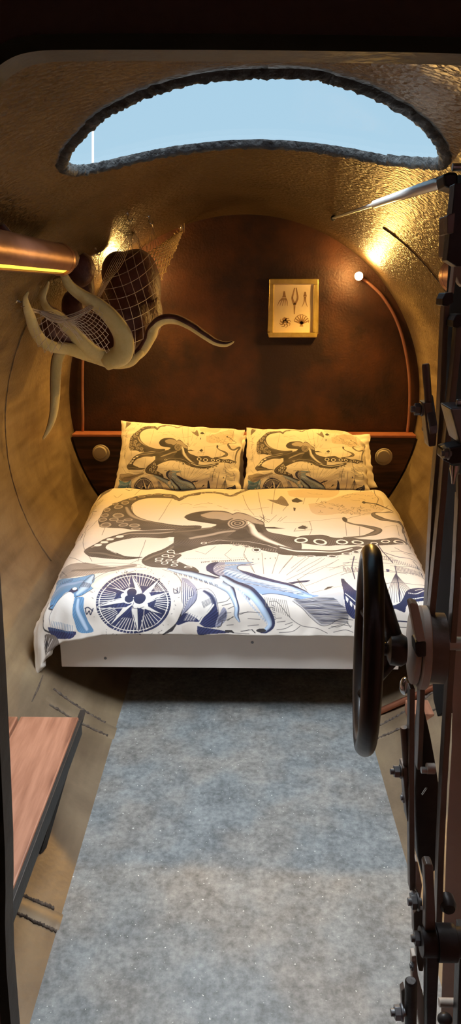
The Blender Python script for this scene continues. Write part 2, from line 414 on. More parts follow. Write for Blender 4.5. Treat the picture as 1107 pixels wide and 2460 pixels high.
# the front wall with its round cornered hatch opening, and the dark lobby the photograph is taken from
OPEN_PX = [(52, 2560), (48, 2460), (32, 2000), (12, 1560), (-18, 1100), (-40, 700), (-46, 460), (-36, 330), (-18, 255), (2, 208), (28, 182), (62, 162), (100, 152), (150, 148),
           (300, 147), (580, 148), (900, 152), (1107, 158), (1200, 172), (1290, 230), (1330, 330), (1330, 700), (1290, 1500), (1240, 2560)]
YW = .60
RIM_W, RIM_D = .0085, .030
op0 = [at(x, y, YW + RIM_D) for x, y in OPEN_PX]
op = []
for i in range(len(op0)):
    a, b = op0[min(i + 1, len(op0) - 1)], op0[max(i - 1, 0)]
    d = Vector((a.x - b.x, 0, a.z - b.z)).normalized(); n = Vector((d.z, 0, -d.x))
    if n.x * -op0[i].x + n.z * (1.1 - op0[i].z) > 0: n = -n
    q = op0[i] + n * RIM_W; op.append(Vector((q.x, YW, q.z)))
op[0].z = .0; op[-1].z = .0
bm = bmesh.new()
outer = [(-1.6, -.12), (1.6, -.12), (1.6, 2.6), (-1.6, 2.6)]
ev = []
ov = [bm.verts.new((x, YW, z)) for x, z in outer]; iv = [bm.verts.new((p.x, YW, p.z)) for p in op]
for L_ in (ov, iv):
    for i in range(len(L_)): ev.append(bm.edges.new((L_[i], L_[(i + 1) % len(L_)])))
r_ = bmesh.ops.triangle_fill(bm, use_beauty=True, use_dissolve=False, edges=ev)
ex = bmesh.ops.extrude_face_region(bm, geom=[f for f in bm.faces])
bmesh.ops.translate(bm, verts=[v for v in ex['geom'] if isinstance(v, bmesh.types.BMVert)], vec=(0, .03, 0))
bmesh.ops.recalc_face_normals(bm, faces=bm.faces)
me = bpy.data.meshes.new('wall_front'); bm.to_mesh(me); bm.free(); me.materials.append(M_PURPLE)
wf = bpy.data.objects.new('wall_front', me); COL.objects.link(wf); wf['kind'] = 'structure'
# the olive rim round the opening
m = MB(); rim = catmull([tuple(p) for p in op], 4); vs = []; fs = []
cxo = sum(p[0] for p in rim) / len(rim); czo = 1.1
for i, p in enumerate(rim):
    a = rim[min(i + 1, len(rim) - 1)]; b = rim[max(i - 1, 0)]
    d = Vector((a[0] - b[0], 0, a[2] - b[2])).normalized(); n = Vector((d.z, 0, -d.x))
    if n.x * (cxo - p[0]) + n.z * (czo - p[2]) < 0: n = -n
    P = Vector(p); w = RIM_W
    vs += [P + Vector((0, -.004, 0)), P + n * w + Vector((0, .002, 0)), P + n * w + Vector((0, RIM_D, 0)), P + Vector((0, RIM_D, 0))]
for i in range(len(rim) - 1):
    for k in range(4): fs.append((i * 4 + k, i * 4 + (k + 1) % 4, (i + 1) * 4 + (k + 1) % 4, (i + 1) * 4 + k))
m.add(vs, fs); m.build('trim_1', M_RIM, kind='structure')
m = MB()
m.add([(-1.6, -1.6, -.1), (1.6, -1.6, -.1), (1.6, YW, -.1), (-1.6, YW, -.1), (-1.6, -1.6, 2.6), (1.6, -1.6, 2.6), (1.6, YW, 2.6), (-1.6, YW, 2.6)],
      [(0, 1, 2, 3), (4, 7, 6, 5), (0, 4, 5, 1), (1, 5, 6, 2), (0, 3, 7, 4)])
m.build('wall_lobby', M_LOBBY, kind='structure')

# weld straps and seams on the shell
def weld(name, th0, th1, y, rad=.006, n=90, skew=0.0, wob=.004, m_=None):
    m = MB(); pts = []; rd = []
    for i in range(n + 1):
        s = i / n; th = th0 + (th1 - th0) * s
        pts.append(shell_pt(th, y + skew * s + wob * noise.noise(Vector((i * .4, y * 9, 1))), R - .001))
        rd.append(rad * (.65 + .6 * abs(noise.noise(Vector((i * .9, y * 5, 4)))) + .5 * (noise.noise(Vector((i * .31, 2, 8))) > .1)))
    m.tube(pts, rd, 7); return m.build(name, m_ or M_WELD, smooth=True, kind='structure')
def strap(name, th0, th1, y0, y1, skew=0.0):
    m = MB(); n = 30; vs = []; fs = []
    for i in range(n + 1):
        s = i / n; th = th0 + (th1 - th0) * s
        for y, r in ((y0, R + .001), (y0 + .006, R - .0025), (y1 - .006, R - .0025), (y1, R + .001)): vs.append(shell_pt(th, y + skew * s, r))
    for i in range(n):
        for k in range(3): fs.append((i * 4 + k, (i + 1) * 4 + k, (i + 1) * 4 + k + 1, i * 4 + k + 1))
    m.add(vs, fs); return m.build(name, M_SHELL, smooth=True, kind='structure')
def th_of(p): return math.atan2(p.z - ZA, p.x) % (2 * PI)
ti = 2
for (pa, pb, pc, pd) in (((128, 1655), (252, 1737), (118, 1692), (258, 1768)), ((40, 2146), (128, 2182), (38, 2192), (135, 2238))):
    A, B, C_, D = (shell_at(*q) for q in (pa, pb, pc, pd))
    weld('trim_%d' % ti, th_of(A), th_of(B), A.y, .006, 60, B.y - A.y); ti += 1
    weld('trim_%d' % ti, th_of(C_), th_of(D), C_.y, .005, 60, D.y - C_.y); ti += 1
    strap('trim_%d' % ti, th_of(C_) - .02, th_of(D) + .03, (C_.y + D.y) / 2, (A.y + B.y) / 2, 0); ti += 1
    # the same strap on the other side
    weld('trim_%d' % ti, PI - th_of(A), PI - th_of(B), A.y, .006, 60, B.y - A.y); ti += 1
    weld('trim_%d' % ti, PI - th_of(C_), PI - th_of(D), C_.y, .005, 60, D.y - C_.y); ti += 1
    strap('trim_%d' % ti, PI - th_of(C_) + .02, PI - th_of(D) - .03, (C_.y + D.y) / 2, (A.y + B.y) / 2, 0); ti += 1
p = shell_at(975, 590); weld('trim_%d' % ti, math.radians(10), math.radians(58), p.y, .0035, 80, 0, .004, M_SHELL); ti += 1
p = shell_at(60, 1240); weld('trim_%d' % ti, math.radians(150), math.radians(212), p.y, .0035, 80, 0, .004, M_SHELL); ti += 1
m = MB(); a = shell_at(103, 1622); b = shell_at(76, 1686); m.tube([a, (a + b) / 2 + Vector((.003, 0, 0)), b], [.002, .004, .002], 6)
m.build('trim_%d' % ti, M_WELD, kind='structure'); ti += 1

# ------------------------------------------------------------------ the bed
YF = 2.665
bx0, bx1 = at(148, 1603, YF).x, at(958, 1592, YF).x
bz0, bz1 = at(150, 1602, YF).z, .41
bed = empty('bed', (0, 3.6, bz0), 'low double bed with a white front board, built across the tank', 'bed')
m = MB(); m.box((bx0, YF, bz0), (bx1, YF + .022, bz1)); m.build('front_panel', M_PANEL, bed, bevel=.003)
for sx_, sy_ in ((606, 1543), (253, 1581)):
    p = at(sx_, sy_, YF); m = MB(); m.lathe(p + Vector((0, .002, 0)), (0, -1, 0), [(0, .006), (.003, .006), (.004, .0045), (.0032, .002), (.0032, 0)], 16)
    m.build('screw', M_GSTEEL, bed, smooth='auto')
m = MB(); m.box((bx0 + .02, YF + .022, bz0 + .03), (bx1 - .02, 4.66, bz0 + .10)); m.build('base', mat('plywood_base', (.16, .11, .07), .7, 0, (.22, .15, .10), 5), bed)
for lx in (bx0 + .10, bx1 - .10):
    for ly in (3.1, 4.5):
        m = MB(); m.box((lx - .03, ly - .03, 0), (lx + .03, ly + .03, bz0 + .03)); m.build('leg', M_FRAME, bed)
m = MB(); mx_ = .72
m.box((-mx_, YF + .03, bz0 + .10), (mx_, 4.57, .545))
mat_o = m.build('mattress', M_SHEET, None, bevel=.05, seg=4); tag(mat_o, 'pale mattress lying under the printed duvet', 'mattress')

def duvet_s(a, b):
    """Smooth duvet surface: a across the bed, b from the pillow end to the front hem (metres of cloth)."""
    s = 1.0 if a >= 0 else -1.0
    q = abs(a)
    w = min(max((-a - .58) / .25, 0.0), 1.0); w = w * w * (3 - 2 * w)      # the front left corner hangs lower
    d = q - .76
    if d <= 0: x, dz = q, 0.0
    else:
        f = min(d / .12, 1.05)
        x = .76 + .12 * np.sin(f); dz = .12 * (1 - np.cos(f))
        r = d - .12 * f
        x += r * np.cos(f); dz += r * np.sin(f)
    e = b - 1.47
    if e <= 0: y = 4.17 - b
    else:
        f = min(e / .08, 1.40)
        y = 2.70 - .08 * np.sin(f); dz += .08 * (1 - np.cos(f))
        r = (e - .08 * f) * (.9 + .35 * w)
        y -= r * np.cos(f); dz += r * np.sin(f)
    z = .56 + .02 * (min(y, 4.17) - 2.7) / 1.45 - dz
    return np.array([s * x * (1 - .062 * min(max(b, 0.0), 1.5)), y, z])
PRINT = [
    ('S','l',0.21,[(-0.3,13.0),(2.3,34.7),(5.9,52.5)]),
    ('S','l',0.21,[(8.6,8.3),(9.8,34.6),(10.8,52.4)]),
    ('S','l',0.21,[(19.1,-1.5),(17.0,26.1),(15.5,48.5)]),
    ('S','l',0.21,[(1.5,99.4),(0.4,109.5),(3.1,117.6),(5.4,129.1)]),
    ('S','l',0.21,[(9.2,105.1),(9.5,130.3)]),
    ('S','l',0.21,[(17.1,107.8),(13.4,130.2)]),
    ('S','l',0.21,[(24.3,109.1),(16.5,130.2)]),
    ('S','l',0.21,[(18.2,50.4),(13.5,63.4)]),
    ('S','l',0.21,[(20.8,54.1),(18.4,61.5)]),
    ('S','l',0.21,[(23.6,52.2),(19.6,61.5)]),
    ('S','l',0.21,[(-5.7,101.0),(-8.9,108.2)]),
    ('S','l',0.21,[(-8.9,108.2),(-5.5,115.0)]),
    ('S','l',0.21,[(-13.6,98.1),(-18.2,108.3)]),
    ('S','l',0.21,[(-23.3,104.2),(-18.2,108.3)]),
    ('S','l',0.22,[(31.4,112.4),(25.3,123.1),(19.9,131.8)]),
    ('S','l',0.22,[(39.1,113.0),(30.9,124.3),(19.6,136.9)]),
    ('S','l',0.22,[(42.7,117.2),(31.8,127.0),(24.6,136.2)]),
    ('S','l',0.22,[(46.1,128.1),(36.6,134.8),(27.4,143.0)]),
    ('S','l',0.22,[(43.9,143.3),(36.6,147.0),(30.1,149.3)]),
    ('S','l',0.22,[(47.7,123.4),(38.8,123.1)]),
    ('S','l',0.22,[(48.1,120.0),(40.4,123.5)]),
    ('S','l',0.22,[(0.6,107.7),(2.9,119.3),(5.3,128.8)]),
    ('S','l',0.21,[(-60.0,-0.1),(-62.7,16.3)]),
    ('S','l',0.21,[(-41.0,22.7),(-42.9,43.6),(-44.9,63.4)]),
    ('S','l',0.21,[(-49.0,91.1),(-49.3,101.7),(-50.0,117.1)]),
    ('S','l',0.21,[(-72.0,71.8),(-71.9,85.1)]),
    ('S','l',0.21,[(-82.0,74.5),(-79.3,98.0),(-71.8,117.4)]),
    ('S','l',0.21,[(-77.9,60.8),(-83.8,80.1),(-87.3,79.9)]),
    ('S','l',0.21,[(-80.2,23.1),(-83.5,35.1),(-85.4,50.9)]),
    ('S','l',0.21,[(-74.8,16.5),(-72.3,21.0),(-70.1,14.2)]),
    ('S','l',0.2,[(48.4,2.5),(41.2,28.9)]),
    ('S','l',0.2,[(37.8,5.4),(33.5,32.7)]),
    ('S','l',0.2,[(21.3,63.3),(32.5,62.0),(45.5,57.6),(53.5,54.6)]),
    ('S','l',0.2,[(54.5,58.5),(52.7,82.6)]),
    ('S','l',0.2,[(61.0,68.8),(59.5,81.6)]),
    ('S','l',0.2,[(81.4,62.9),(79.9,80.4)]),
    ('S','l',0.2,[(24.1,110.9),(18.7,124.9)]),
    ('S','l',0.2,[(30.7,110.8),(22.4,124.9)]),
    ('S','l',0.2,[(37.5,112.3),(24.7,127.8)]),
    ('S','l',0.2,[(45.6,113.8),(33.8,127.6),(27.6,130.6)]),
    ('S','l',0.2,[(50.2,116.8),(40.0,126.1)]),
    ('S','l',0.2,[(70.4,-0.7),(65.8,13.1),(60.0,18.4)]),
    ('S','l',0.2,[(75.2,4.8),(71.3,18.2),(65.5,23.5)]),
    ('S','l',0.2,[(76.5,12.9),(70.1,28.4)]),
    ('S','l',0.2,[(74.1,68.6),(82.9,63.8)]),
    ('S','l',0.2,[(35.4,60.9),(35.6,73.2),(33.9,82.9)]),
    ('F','e',[(36.5,32.6),(44.9,28.8),(54.7,18.5),(66.4,7.7),(74.4,4.8),(78.7,19.7),(77.4,40.0),(67.5,49.6),(55.7,46.4),(45.4,49.9),(37.8,46.7)]),
    ('F','e',[(25.7,8.4),(35.1,5.5),(46.7,3.9),(55.9,5.1),(51.7,18.6),(37.9,21.4),(27.5,19.0)]),
    ('S','m',0.2,[(74.8,38.9),(76.8,39.9),(78.0,37.9),(81.0,32.5),(80.0,33.4),(82.2,28.8)]),
    ('S','m',0.2,[(69.7,47.0),(68.5,47.5),(66.8,46.9),(64.9,49.2),(64.8,49.6),(66.1,49.6)]),
    ('S','m',0.2,[(44.3,30.3),(45.0,28.5),(46.2,27.9),(46.3,30.3),(46.8,28.2),(45.5,28.5)]),
    ('S','m',0.2,[(57.2,40.8),(57.0,41.6),(56.7,42.2),(58.1,40.6),(57.8,40.6),(58.8,39.3)]),
    ('S','m',0.2,[(58.5,40.6),(60.3,39.8),(61.2,38.2),(61.5,36.6),(63.5,36.2),(65.0,35.7)]),
    ('S','m',0.2,[(72.7,36.2),(72.2,36.6),(73.5,38.4),(74.3,36.3),(75.1,34.9),(75.9,37.0)]),
    ('S','m',0.2,[(56.9,40.2),(55.3,40.4),(54.0,41.0),(53.5,42.4),(52.1,40.4),(53.0,40.5)]),
    ('S','m',0.2,[(58.7,44.6),(58.7,46.2),(58.7,48.3),(59.7,46.5),(59.1,48.4),(58.9,46.8)]),
    ('S','m',0.2,[(55.7,36.2),(56.4,35.9),(55.6,35.5),(55.3,37.6),(57.3,38.2),(55.7,39.4)]),
    ('S','m',0.2,[(62.9,44.2),(62.7,42.0),(63.6,40.1),(64.6,41.5),(64.2,43.8),(62.8,46.1)]),
    ('S','m',0.2,[(54.7,43.2),(55.6,45.6),(57.9,43.3),(56.2,43.5),(54.4,44.3),(54.7,45.2)]),
    ('S','m',0.2,[(54.6,34.0),(56.5,35.1),(54.9,33.0),(55.7,31.9),(55.4,33.4),(54.8,35.7)]),
    ('S','m',0.2,[(65.1,39.1),(64.1,38.7),(65.0,41.2),(63.7,39.3),(64.7,41.0),(63.0,42.7)]),
    ('S','m',0.2,[(67.4,41.6),(67.0,41.3),(66.4,43.1),(66.0,42.2),(67.7,44.3),(69.5,45.8)]),
    ('S','m',0.2,[(40.8,30.6),(41.1,32.6),(42.8,33.3),(45.0,31.4),(44.1,30.5),(43.4,29.5)]),
    ('S','m',0.2,[(41.7,36.1),(40.0,36.4),(42.0,36.0),(42.6,36.6),(44.4,37.8),(46.0,36.9)]),
    ('S','m',0.2,[(73.4,32.0),(73.0,33.2),(72.3,35.3),(74.1,33.5),(73.5,31.1),(75.3,30.2)]),
    ('S','m',0.2,[(52.7,33.9),(51.4,33.7),(50.5,34.1),(49.5,34.2),(51.5,33.4),(53.8,31.0)]),
    ('S','m',0.2,[(58.3,40.1),(60.1,42.3),(60.1,43.6),(62.1,44.7),(63.8,46.9),(63.8,47.7)]),
    ('S','m',0.2,[(44.0,37.3),(45.6,37.7),(45.1,35.7),(44.3,33.7),(43.5,33.1),(41.7,34.9)]),
    ('S','m',0.2,[(52.6,39.6),(53.5,37.7),(52.2,35.9),(54.5,33.8),(54.2,35.8),(55.0,33.2)]),
    ('S','m',0.2,[(72.1,35.8),(71.1,35.0),(71.9,32.5),(72.6,33.1),(71.8,32.7),(71.0,30.1)]),
    ('S','m',0.2,[(60.0,37.2),(61.7,35.6),(61.5,36.4),(60.1,35.7),(61.1,34.4),(60.7,34.8)]),
    ('S','m',0.2,[(52.3,45.3),(53.8,47.0),(53.8,45.4),(54.6,45.1),(54.7,45.8),(56.5,47.3)]),
    ('S','m',0.2,[(41.1,46.1),(42.1,45.1),(43.2,45.0),(43.6,45.4),(42.4,44.7),(42.5,42.4)]),
    ('S','m',0.2,[(65.7,34.8),(65.6,37.2),(67.4,36.0),(67.1,36.3),(65.6,37.9),(65.3,35.9)]),
    ('S','m',0.2,[(64.7,38.4),(62.9,38.8),(64.4,36.3),(65.4,35.0),(65.6,32.7),(65.6,35.0)]),
    ('S','m',0.2,[(49.6,30.0),(51.0,32.4),(50.9,34.5),(52.6,35.7),(54.3,33.9),(55.9,33.4)]),
    ('S','m',0.2,[(48.0,39.6),(49.7,39.2),(48.3,38.1),(47.5,39.1),(49.5,39.4),(48.6,40.4)]),
    ('S','m',0.2,[(43.3,30.0),(44.1,29.3),(44.3,27.0),(44.4,27.6),(46.6,26.3),(46.9,26.3)]),
    ('S','m',0.2,[(60.8,44.8),(60.9,45.1),(60.9,46.6),(62.8,45.7),(63.8,46.4),(63.3,48.0)]),
    ('S','m',0.2,[(64.2,38.0),(64.4,40.3),(65.1,41.0),(64.6,42.4),(66.4,41.4),(65.8,42.3)]),
    ('S','m',0.2,[(48.9,30.3),(48.1,31.4),(48.3,31.8),(49.0,32.0),(50.9,33.6),(52.9,34.6)]),
    ('S','m',0.2,[(67.9,42.8),(69.9,41.9),(69.7,39.4),(67.9,41.8),(68.2,39.9),(66.8,40.0)]),
    ('S','m',0.15,[(58.0,20.6),(59.3,19.7),(61.1,18.1),(61.6,16.1)]),
    ('S','m',0.15,[(60.0,15.2),(60.9,13.8),(63.1,13.2),(65.6,12.0)]),
    ('S','m',0.15,[(57.5,18.9),(57.4,17.2),(59.5,15.0),(60.6,12.8)]),
    ('S','m',0.15,[(73.7,20.4),(73.6,22.1),(75.6,20.1),(75.6,20.8)]),
    ('S','m',0.15,[(61.7,11.6),(61.4,11.5),(63.2,11.6),(63.3,10.6)]),
    ('S','m',0.15,[(64.1,13.7),(66.1,11.9),(67.5,13.5),(69.9,12.4)]),
    ('S','m',0.15,[(71.7,15.9),(72.2,13.4),(73.4,15.7),(74.8,14.7)]),
    ('S','m',0.15,[(42.2,14.6),(44.9,14.2),(45.4,14.2),(45.5,13.1)]),
    ('S','m',0.15,[(65.9,21.5),(66.4,21.4),(68.6,22.5),(69.1,24.8)]),
    ('S','m',0.15,[(70.6,13.6),(70.3,15.4),(72.5,16.3),(74.8,13.7)]),
    ('S','m',0.15,[(56.5,20.2),(56.9,18.4),(59.0,19.8),(59.4,20.2)]),
    ('S','m',0.15,[(37.2,11.7),(38.7,13.1),(40.9,13.9),(43.0,12.2)]),
    ('S','m',0.15,[(61.1,23.2),(63.3,24.6),(65.6,24.3),(65.8,25.0)]),
    ('S','m',0.15,[(56.0,5.9),(56.1,6.4),(55.8,4.0),(56.5,1.8)]),
    ('S','m',0.17,[(-28.2,113.8),(-27.8,113.5)]),
    ('S','m',0.17,[(-27.2,113.8),(-26.8,113.4)]),
    ('S','m',0.17,[(-26.1,113.9),(-25.7,113.4)]),
    ('S','m',0.17,[(-25.1,113.6),(-24.7,113.3)]),
    ('S','m',0.17,[(-24.1,113.7),(-23.7,113.3)]),
    ('S','m',0.17,[(-23.1,113.8),(-22.7,113.2)]),
    ('S','m',0.17,[(-22.1,113.4),(-21.6,113.1)]),
    ('S','m',0.17,[(-21.0,113.5),(-20.6,113.1)]),
    ('S','m',0.17,[(-20.0,113.6),(-19.6,113.0)]),
    ('S','m',0.17,[(-19.0,113.3),(-18.6,113.0)]),
    ('S','m',0.17,[(-18.0,113.3),(-17.5,112.9)]),
    ('S','m',0.17,[(-16.9,113.4),(-16.5,112.9)]),
    ('S','m',0.17,[(-15.9,113.1),(-15.5,112.8)]),
    ('S','m',0.17,[(-14.9,113.2),(-14.5,112.7)]),
    ('S','m',0.17,[(-13.9,113.2),(-13.4,112.7)]),
    ('S','m',0.17,[(-12.8,112.9),(-12.4,112.6)]),
    ('S','m',0.17,[(-11.8,113.0),(-11.4,112.6)]),
    ('S','m',0.17,[(-10.8,113.1),(-10.4,112.5)]),
    ('S','m',0.17,[(-9.8,112.7),(-9.3,112.5)]),
    ('S','m',0.17,[(-8.7,112.8),(-8.3,112.4)]),
    ('S','m',0.17,[(-7.7,112.9),(-7.3,112.3)]),
    ('S','m',0.17,[(-6.7,112.6),(-6.3,112.3)]),
    ('S','m',0.17,[(-5.7,112.6),(-5.2,112.2)]),
    ('S','m',0.17,[(-4.6,112.7),(-4.2,112.2)]),
    ('S','m',0.17,[(-3.6,112.4),(-3.2,112.1)]),
    ('S','m',0.17,[(-2.6,112.5),(-2.1,112.1)]),
    ('S','m',0.17,[(-1.5,112.6),(-1.1,112.0)]),
    ('S','m',0.17,[(-0.5,112.2),(-0.1,111.9)]),
    ('S','m',0.17,[(0.5,112.3),(0.9,111.9)]),
    ('S','m',0.17,[(1.5,112.4),(2.0,111.8)]),
    ('S','k',0.17,[(-19.8,117.1),(-19.6,118.5),(-19.4,117.0)]),
    ('S','k',0.17,[(-19.0,117.0),(-18.7,118.3),(-18.5,116.8)]),
    ('S','k',0.17,[(-18.1,116.8),(-17.9,118.2),(-17.7,116.7)]),
    ('S','k',0.17,[(-17.3,116.7),(-17.0,118.0),(-16.8,116.6)]),
    ('S','k',0.17,[(-16.4,116.6),(-16.2,117.9),(-15.9,116.4)]),
    ('S','k',0.17,[(-14.9,116.3),(-14.6,117.6),(-14.4,116.2)]),
    ('S','k',0.17,[(-14.1,116.2),(-13.8,117.5),(-13.6,116.0)]),
    ('S','k',0.17,[(-13.3,116.0),(-13.0,117.4),(-12.8,115.9)]),
    ('S','k',0.17,[(-12.5,115.9),(-12.2,117.2),(-12.0,115.8)]),
    ('S','k',0.17,[(-11.3,115.7),(-11.1,117.0),(-10.8,115.6)]),
    ('S','k',0.17,[(-10.4,115.6),(-10.1,116.9),(-9.9,115.4)]),
    ('S','k',0.17,[(-9.5,115.4),(-9.2,116.7),(-9.0,115.3)]),
    ('S','k',0.17,[(-8.6,115.3),(-8.3,116.6),(-8.1,115.1)]),
    ('S','k',0.17,[(-7.7,115.1),(-7.4,116.4),(-7.2,115.0)]),
    ('S','k',0.17,[(-6.7,114.9),(-6.5,116.3),(-6.3,114.8)]),
    ('S','k',0.17,[(-5.8,114.8),(-5.6,116.1),(-5.4,114.7)]),
    ('S','k',0.17,[(-4.7,114.6),(-4.5,116.0),(-4.2,114.5)]),
    ('S','k',0.17,[(-3.7,114.4),(-3.5,115.8),(-3.3,114.3)]),
    ('S','k',0.17,[(-2.8,114.3),(-2.5,115.6),(-2.3,114.1)]),
    ('S','k',0.17,[(-1.8,114.1),(-1.6,115.5),(-1.3,114.0)]),
    ('S','k',0.17,[(-0.8,114.0),(-0.6,115.3),(-0.3,113.8)]),
    ('S','k',0.17,[(0.1,113.8),(0.4,115.2),(0.6,113.7)]),
    ('S','k',0.17,[(4.5,113.1),(4.7,114.4),(4.9,112.9)]),
    ('S','k',0.17,[(7.2,112.6),(7.4,114.0),(7.6,112.5)]),
    ('S','k',0.17,[(10.4,112.1),(10.6,113.4),(10.9,111.9)]),
    ('S','k',0.17,[(12.9,111.7),(13.0,113.0),(13.3,111.5)]),
    ('S','k',0.17,[(15.3,111.3),(15.5,112.6),(15.8,111.1)]),
    ('F','d',[(-25.3,8.8),(-32.2,12.4),(-36.0,19.9),(-40.7,13.2),(-51.8,13.4),(-59.4,16.3),(-64.0,22.6),(-67.9,27.9),(-71.6,34.3),(-75.2,40.5),(-76.9,46.0),(-77.1,55.5),(-77.4,61.9),(-75.1,70.1),(-71.2,73.5),(-64.0,74.8),(-57.7,78.4),(-50.6,78.9),(-42.6,76.8),(-34.5,75.6),(-28.7,74.9),(-22.5,73.6),(-22.6,69.8),(-31.9,70.5),(-40.9,68.4),(-48.5,64.4),(-55.8,57.2),(-60.4,47.8),(-62.2,38.2),(-60.5,30.5),(-56.0,24.4),(-49.8,21.7),(-40.1,20.7),(-36.3,25.2),(-32.0,16.3),(-25.1,13.4)]),
    ('R','d','h',0,[(-64.8,40.9,1.1),(-62.3,48.8,1.7),(-58.4,56.3,1.9),(-53.5,61.8,1.3),(-47.7,66.2,0.9)]),
    ('R','d','m',0,[(-50.8,64.8,0.8),(-43.2,69.6,1.0),(-34.7,72.6,0.7),(-25.9,72.1,0.6)]),
    ('S','k',0.21,[(-61.9,38.8),(-60.2,48.2),(-55.5,57.6),(-48.4,64.8),(-40.9,68.9),(-31.9,71.0),(-22.6,70.5)]),
    ('E','o',-74.9,44.7,2.1,3.8),
    ('E','o',-74.9,53.8,2.4,3.5),
    ('E','o',-75.0,60.8,2.5,3.6),
    ('E','o',-72.3,69.2,3.3,4.6),
    ('E','o',-69.2,40.4,2.8,3.4),
    ('E','o',-66.3,33.1,2.5,3.8),
    ('E','o',-63.1,25.4,2.4,3.2),
    ('E','o',-58.5,19.2,2.6,2.7),
    ('E','o',-43.7,16.3,2.8,2.2),
    ('E','o',-49.5,13.6,2.8,1.8),
    ('E','o',-67.6,53.7,3.5,4.1),
    ('E','o',-69.1,60.4,2.9,3.2),
    ('E','o',-62.9,69.4,2.9,3.3),
    ('E','o',-56.9,71.0,3.2,3.5),
    ('E','o',-55.5,76.7,2.9,2.1),
    ('E','o',-61.4,61.4,2.8,2.6),
    ('E','o',-71.4,35.3,2.0,2.5),
    ('E','o',-54.3,14.6,1.9,1.8),
    ('E','o',-28.9,11.7,2.0,1.6),
    ('E','o',-33.3,15.4,1.7,1.6),
    ('E','o',-65.4,63.8,2.4,2.5),
    ('R','d','m',0,[(-40.1,16.0,1.3),(-37.1,22.2,1.5),(-32.3,14.7,1.3),(-26.6,10.7,1.2),(-20.1,9.9,1.2),(-13.4,11.4,1.2),(-7.5,15.4,1.2),(-2.9,9.6,1.2),(1.7,4.1,1.2),(5.8,-4.4,1.2)]),
    ('S','k',0.34,[(-25.3,-4.6),(-18.6,-5.5),(-11.7,-2.3),(-5.7,1.4),(-3.0,-5.0),(1.0,-6.4)]),
    ('E','o',-34.8,17.7,1.5,1.5),
    ('E','o',-29.8,12.4,1.5,1.6),
    ('E','o',-23.3,10.2,1.5,1.6),
    ('E','o',-16.8,9.9,1.4,1.7),
    ('E','o',-10.1,12.7,1.5,1.6),
    ('E','o',-4.9,13.1,1.4,1.6),
    ('E','o',-0.3,6.1,1.5,1.6),
    ('F','d',[(-28.2,73.7),(-37.4,76.4),(-46.0,78.2),(-54.0,80.0),(-60.6,82.5),(-66.0,85.8),(-69.4,89.9),(-72.5,96.1),(-75.2,99.9),(-77.6,104.0),(-76.9,108.1),(-73.7,112.3),(-69.8,112.9),(-64.2,114.2),(-57.6,114.8),(-51.8,114.0),(-48.1,112.3),(-51.5,111.9),(-57.1,110.6),(-60.8,107.6),(-64.4,105.1),(-67.5,102.2),(-66.6,97.5),(-62.7,92.9),(-57.4,90.4),(-50.8,88.3),(-45.1,87.9),(-39.9,88.1),(-37.2,86.5),(-34.2,87.7),(-30.3,86.1),(-21.9,85.9),(-22.5,73.6)]),
    ('R','d','h',0,[(-74.4,101.3,0.8),(-70.1,96.8,1.1),(-66.0,89.8,1.0),(-59.8,84.9,0.9),(-51.3,82.9,1.0),(-42.2,81.1,1.0),(-34.3,78.8,0.8)]),
    ('R','d','m',0,[(-74.5,107.8,1.1),(-68.3,108.4,1.3),(-63.1,110.5,1.2),(-57.3,112.9,0.8)]),
    ('E','w',-62.5,87.2,2.0,1.6),
    ('E','w',-66.9,90.8,1.9,1.5),
    ('E','w',-69.1,95.4,1.9,1.5),
    ('E','w',-71.7,99.1,1.9,1.5),
    ('E','w',-35.7,89.6,1.9,2.8),
    ('S','w',0.17,[(-66.7,100.8),(-67.1,103.7)]),
    ('S','w',0.17,[(-66.1,101.5),(-66.4,104.3)]),
    ('S','w',0.17,[(-65.5,102.2),(-65.7,104.8)]),
    ('S','w',0.17,[(-64.9,102.9),(-65.0,105.4)]),
    ('S','w',0.17,[(-64.3,103.6),(-64.3,106.0)]),
    ('S','w',0.17,[(-63.7,104.4),(-63.7,106.5)]),
    ('S','w',0.17,[(-63.1,105.1),(-63.0,107.1)]),
    ('S','w',0.17,[(-62.5,105.8),(-62.3,107.6)]),
    ('S','w',0.17,[(-61.9,106.5),(-61.6,108.2)]),
    ('F','d',[(-21.9,85.9),(-30.3,86.4),(-33.8,92.7),(-38.3,100.0),(-43.3,105.9),(-46.2,110.2),(-48.0,114.1),(-47.8,118.6),(-44.9,122.5),(-39.4,124.4),(-33.5,125.6),(-25.4,129.6),(-20.1,130.7),(-22.6,123.9),(-25.9,121.7),(-29.2,118.8),(-31.5,116.8),(-29.6,109.9),(-32.1,105.0),(-29.4,100.2),(-24.0,97.7),(-21.3,97.7)]),
    ('R','d','m',0,[(-46.7,115.7,1.1),(-42.9,110.1,1.3),(-38.0,104.4,1.3),(-33.0,96.2,1.2),(-27.7,91.5,1.3),(-21.7,89.1,1.2)]),
    ('E','r',-31.1,98.4,2.1,1.8),
    ('E','r',-29.8,101.9,2.0,1.8),
    ('E','r',-35.2,104.1,2.3,2.3),
    ('E','r',-32.0,106.6,2.0,1.9),
    ('E','r',-37.5,109.6,2.1,2.1),
    ('E','r',-34.6,111.4,1.9,1.9),
    ('E','r',-40.1,114.2,2.3,1.9),
    ('E','r',-40.2,116.8,2.0,1.1),
    ('E','r',-35.2,116.2,1.9,1.4),
    ('E','r',-37.0,119.3,1.9,1.8),
    ('E','r',-32.2,121.9,1.9,1.5),
    ('E','r',-25.6,123.8,2.2,1.5),
    ('E','r',-32.0,118.5,1.8,1.4),
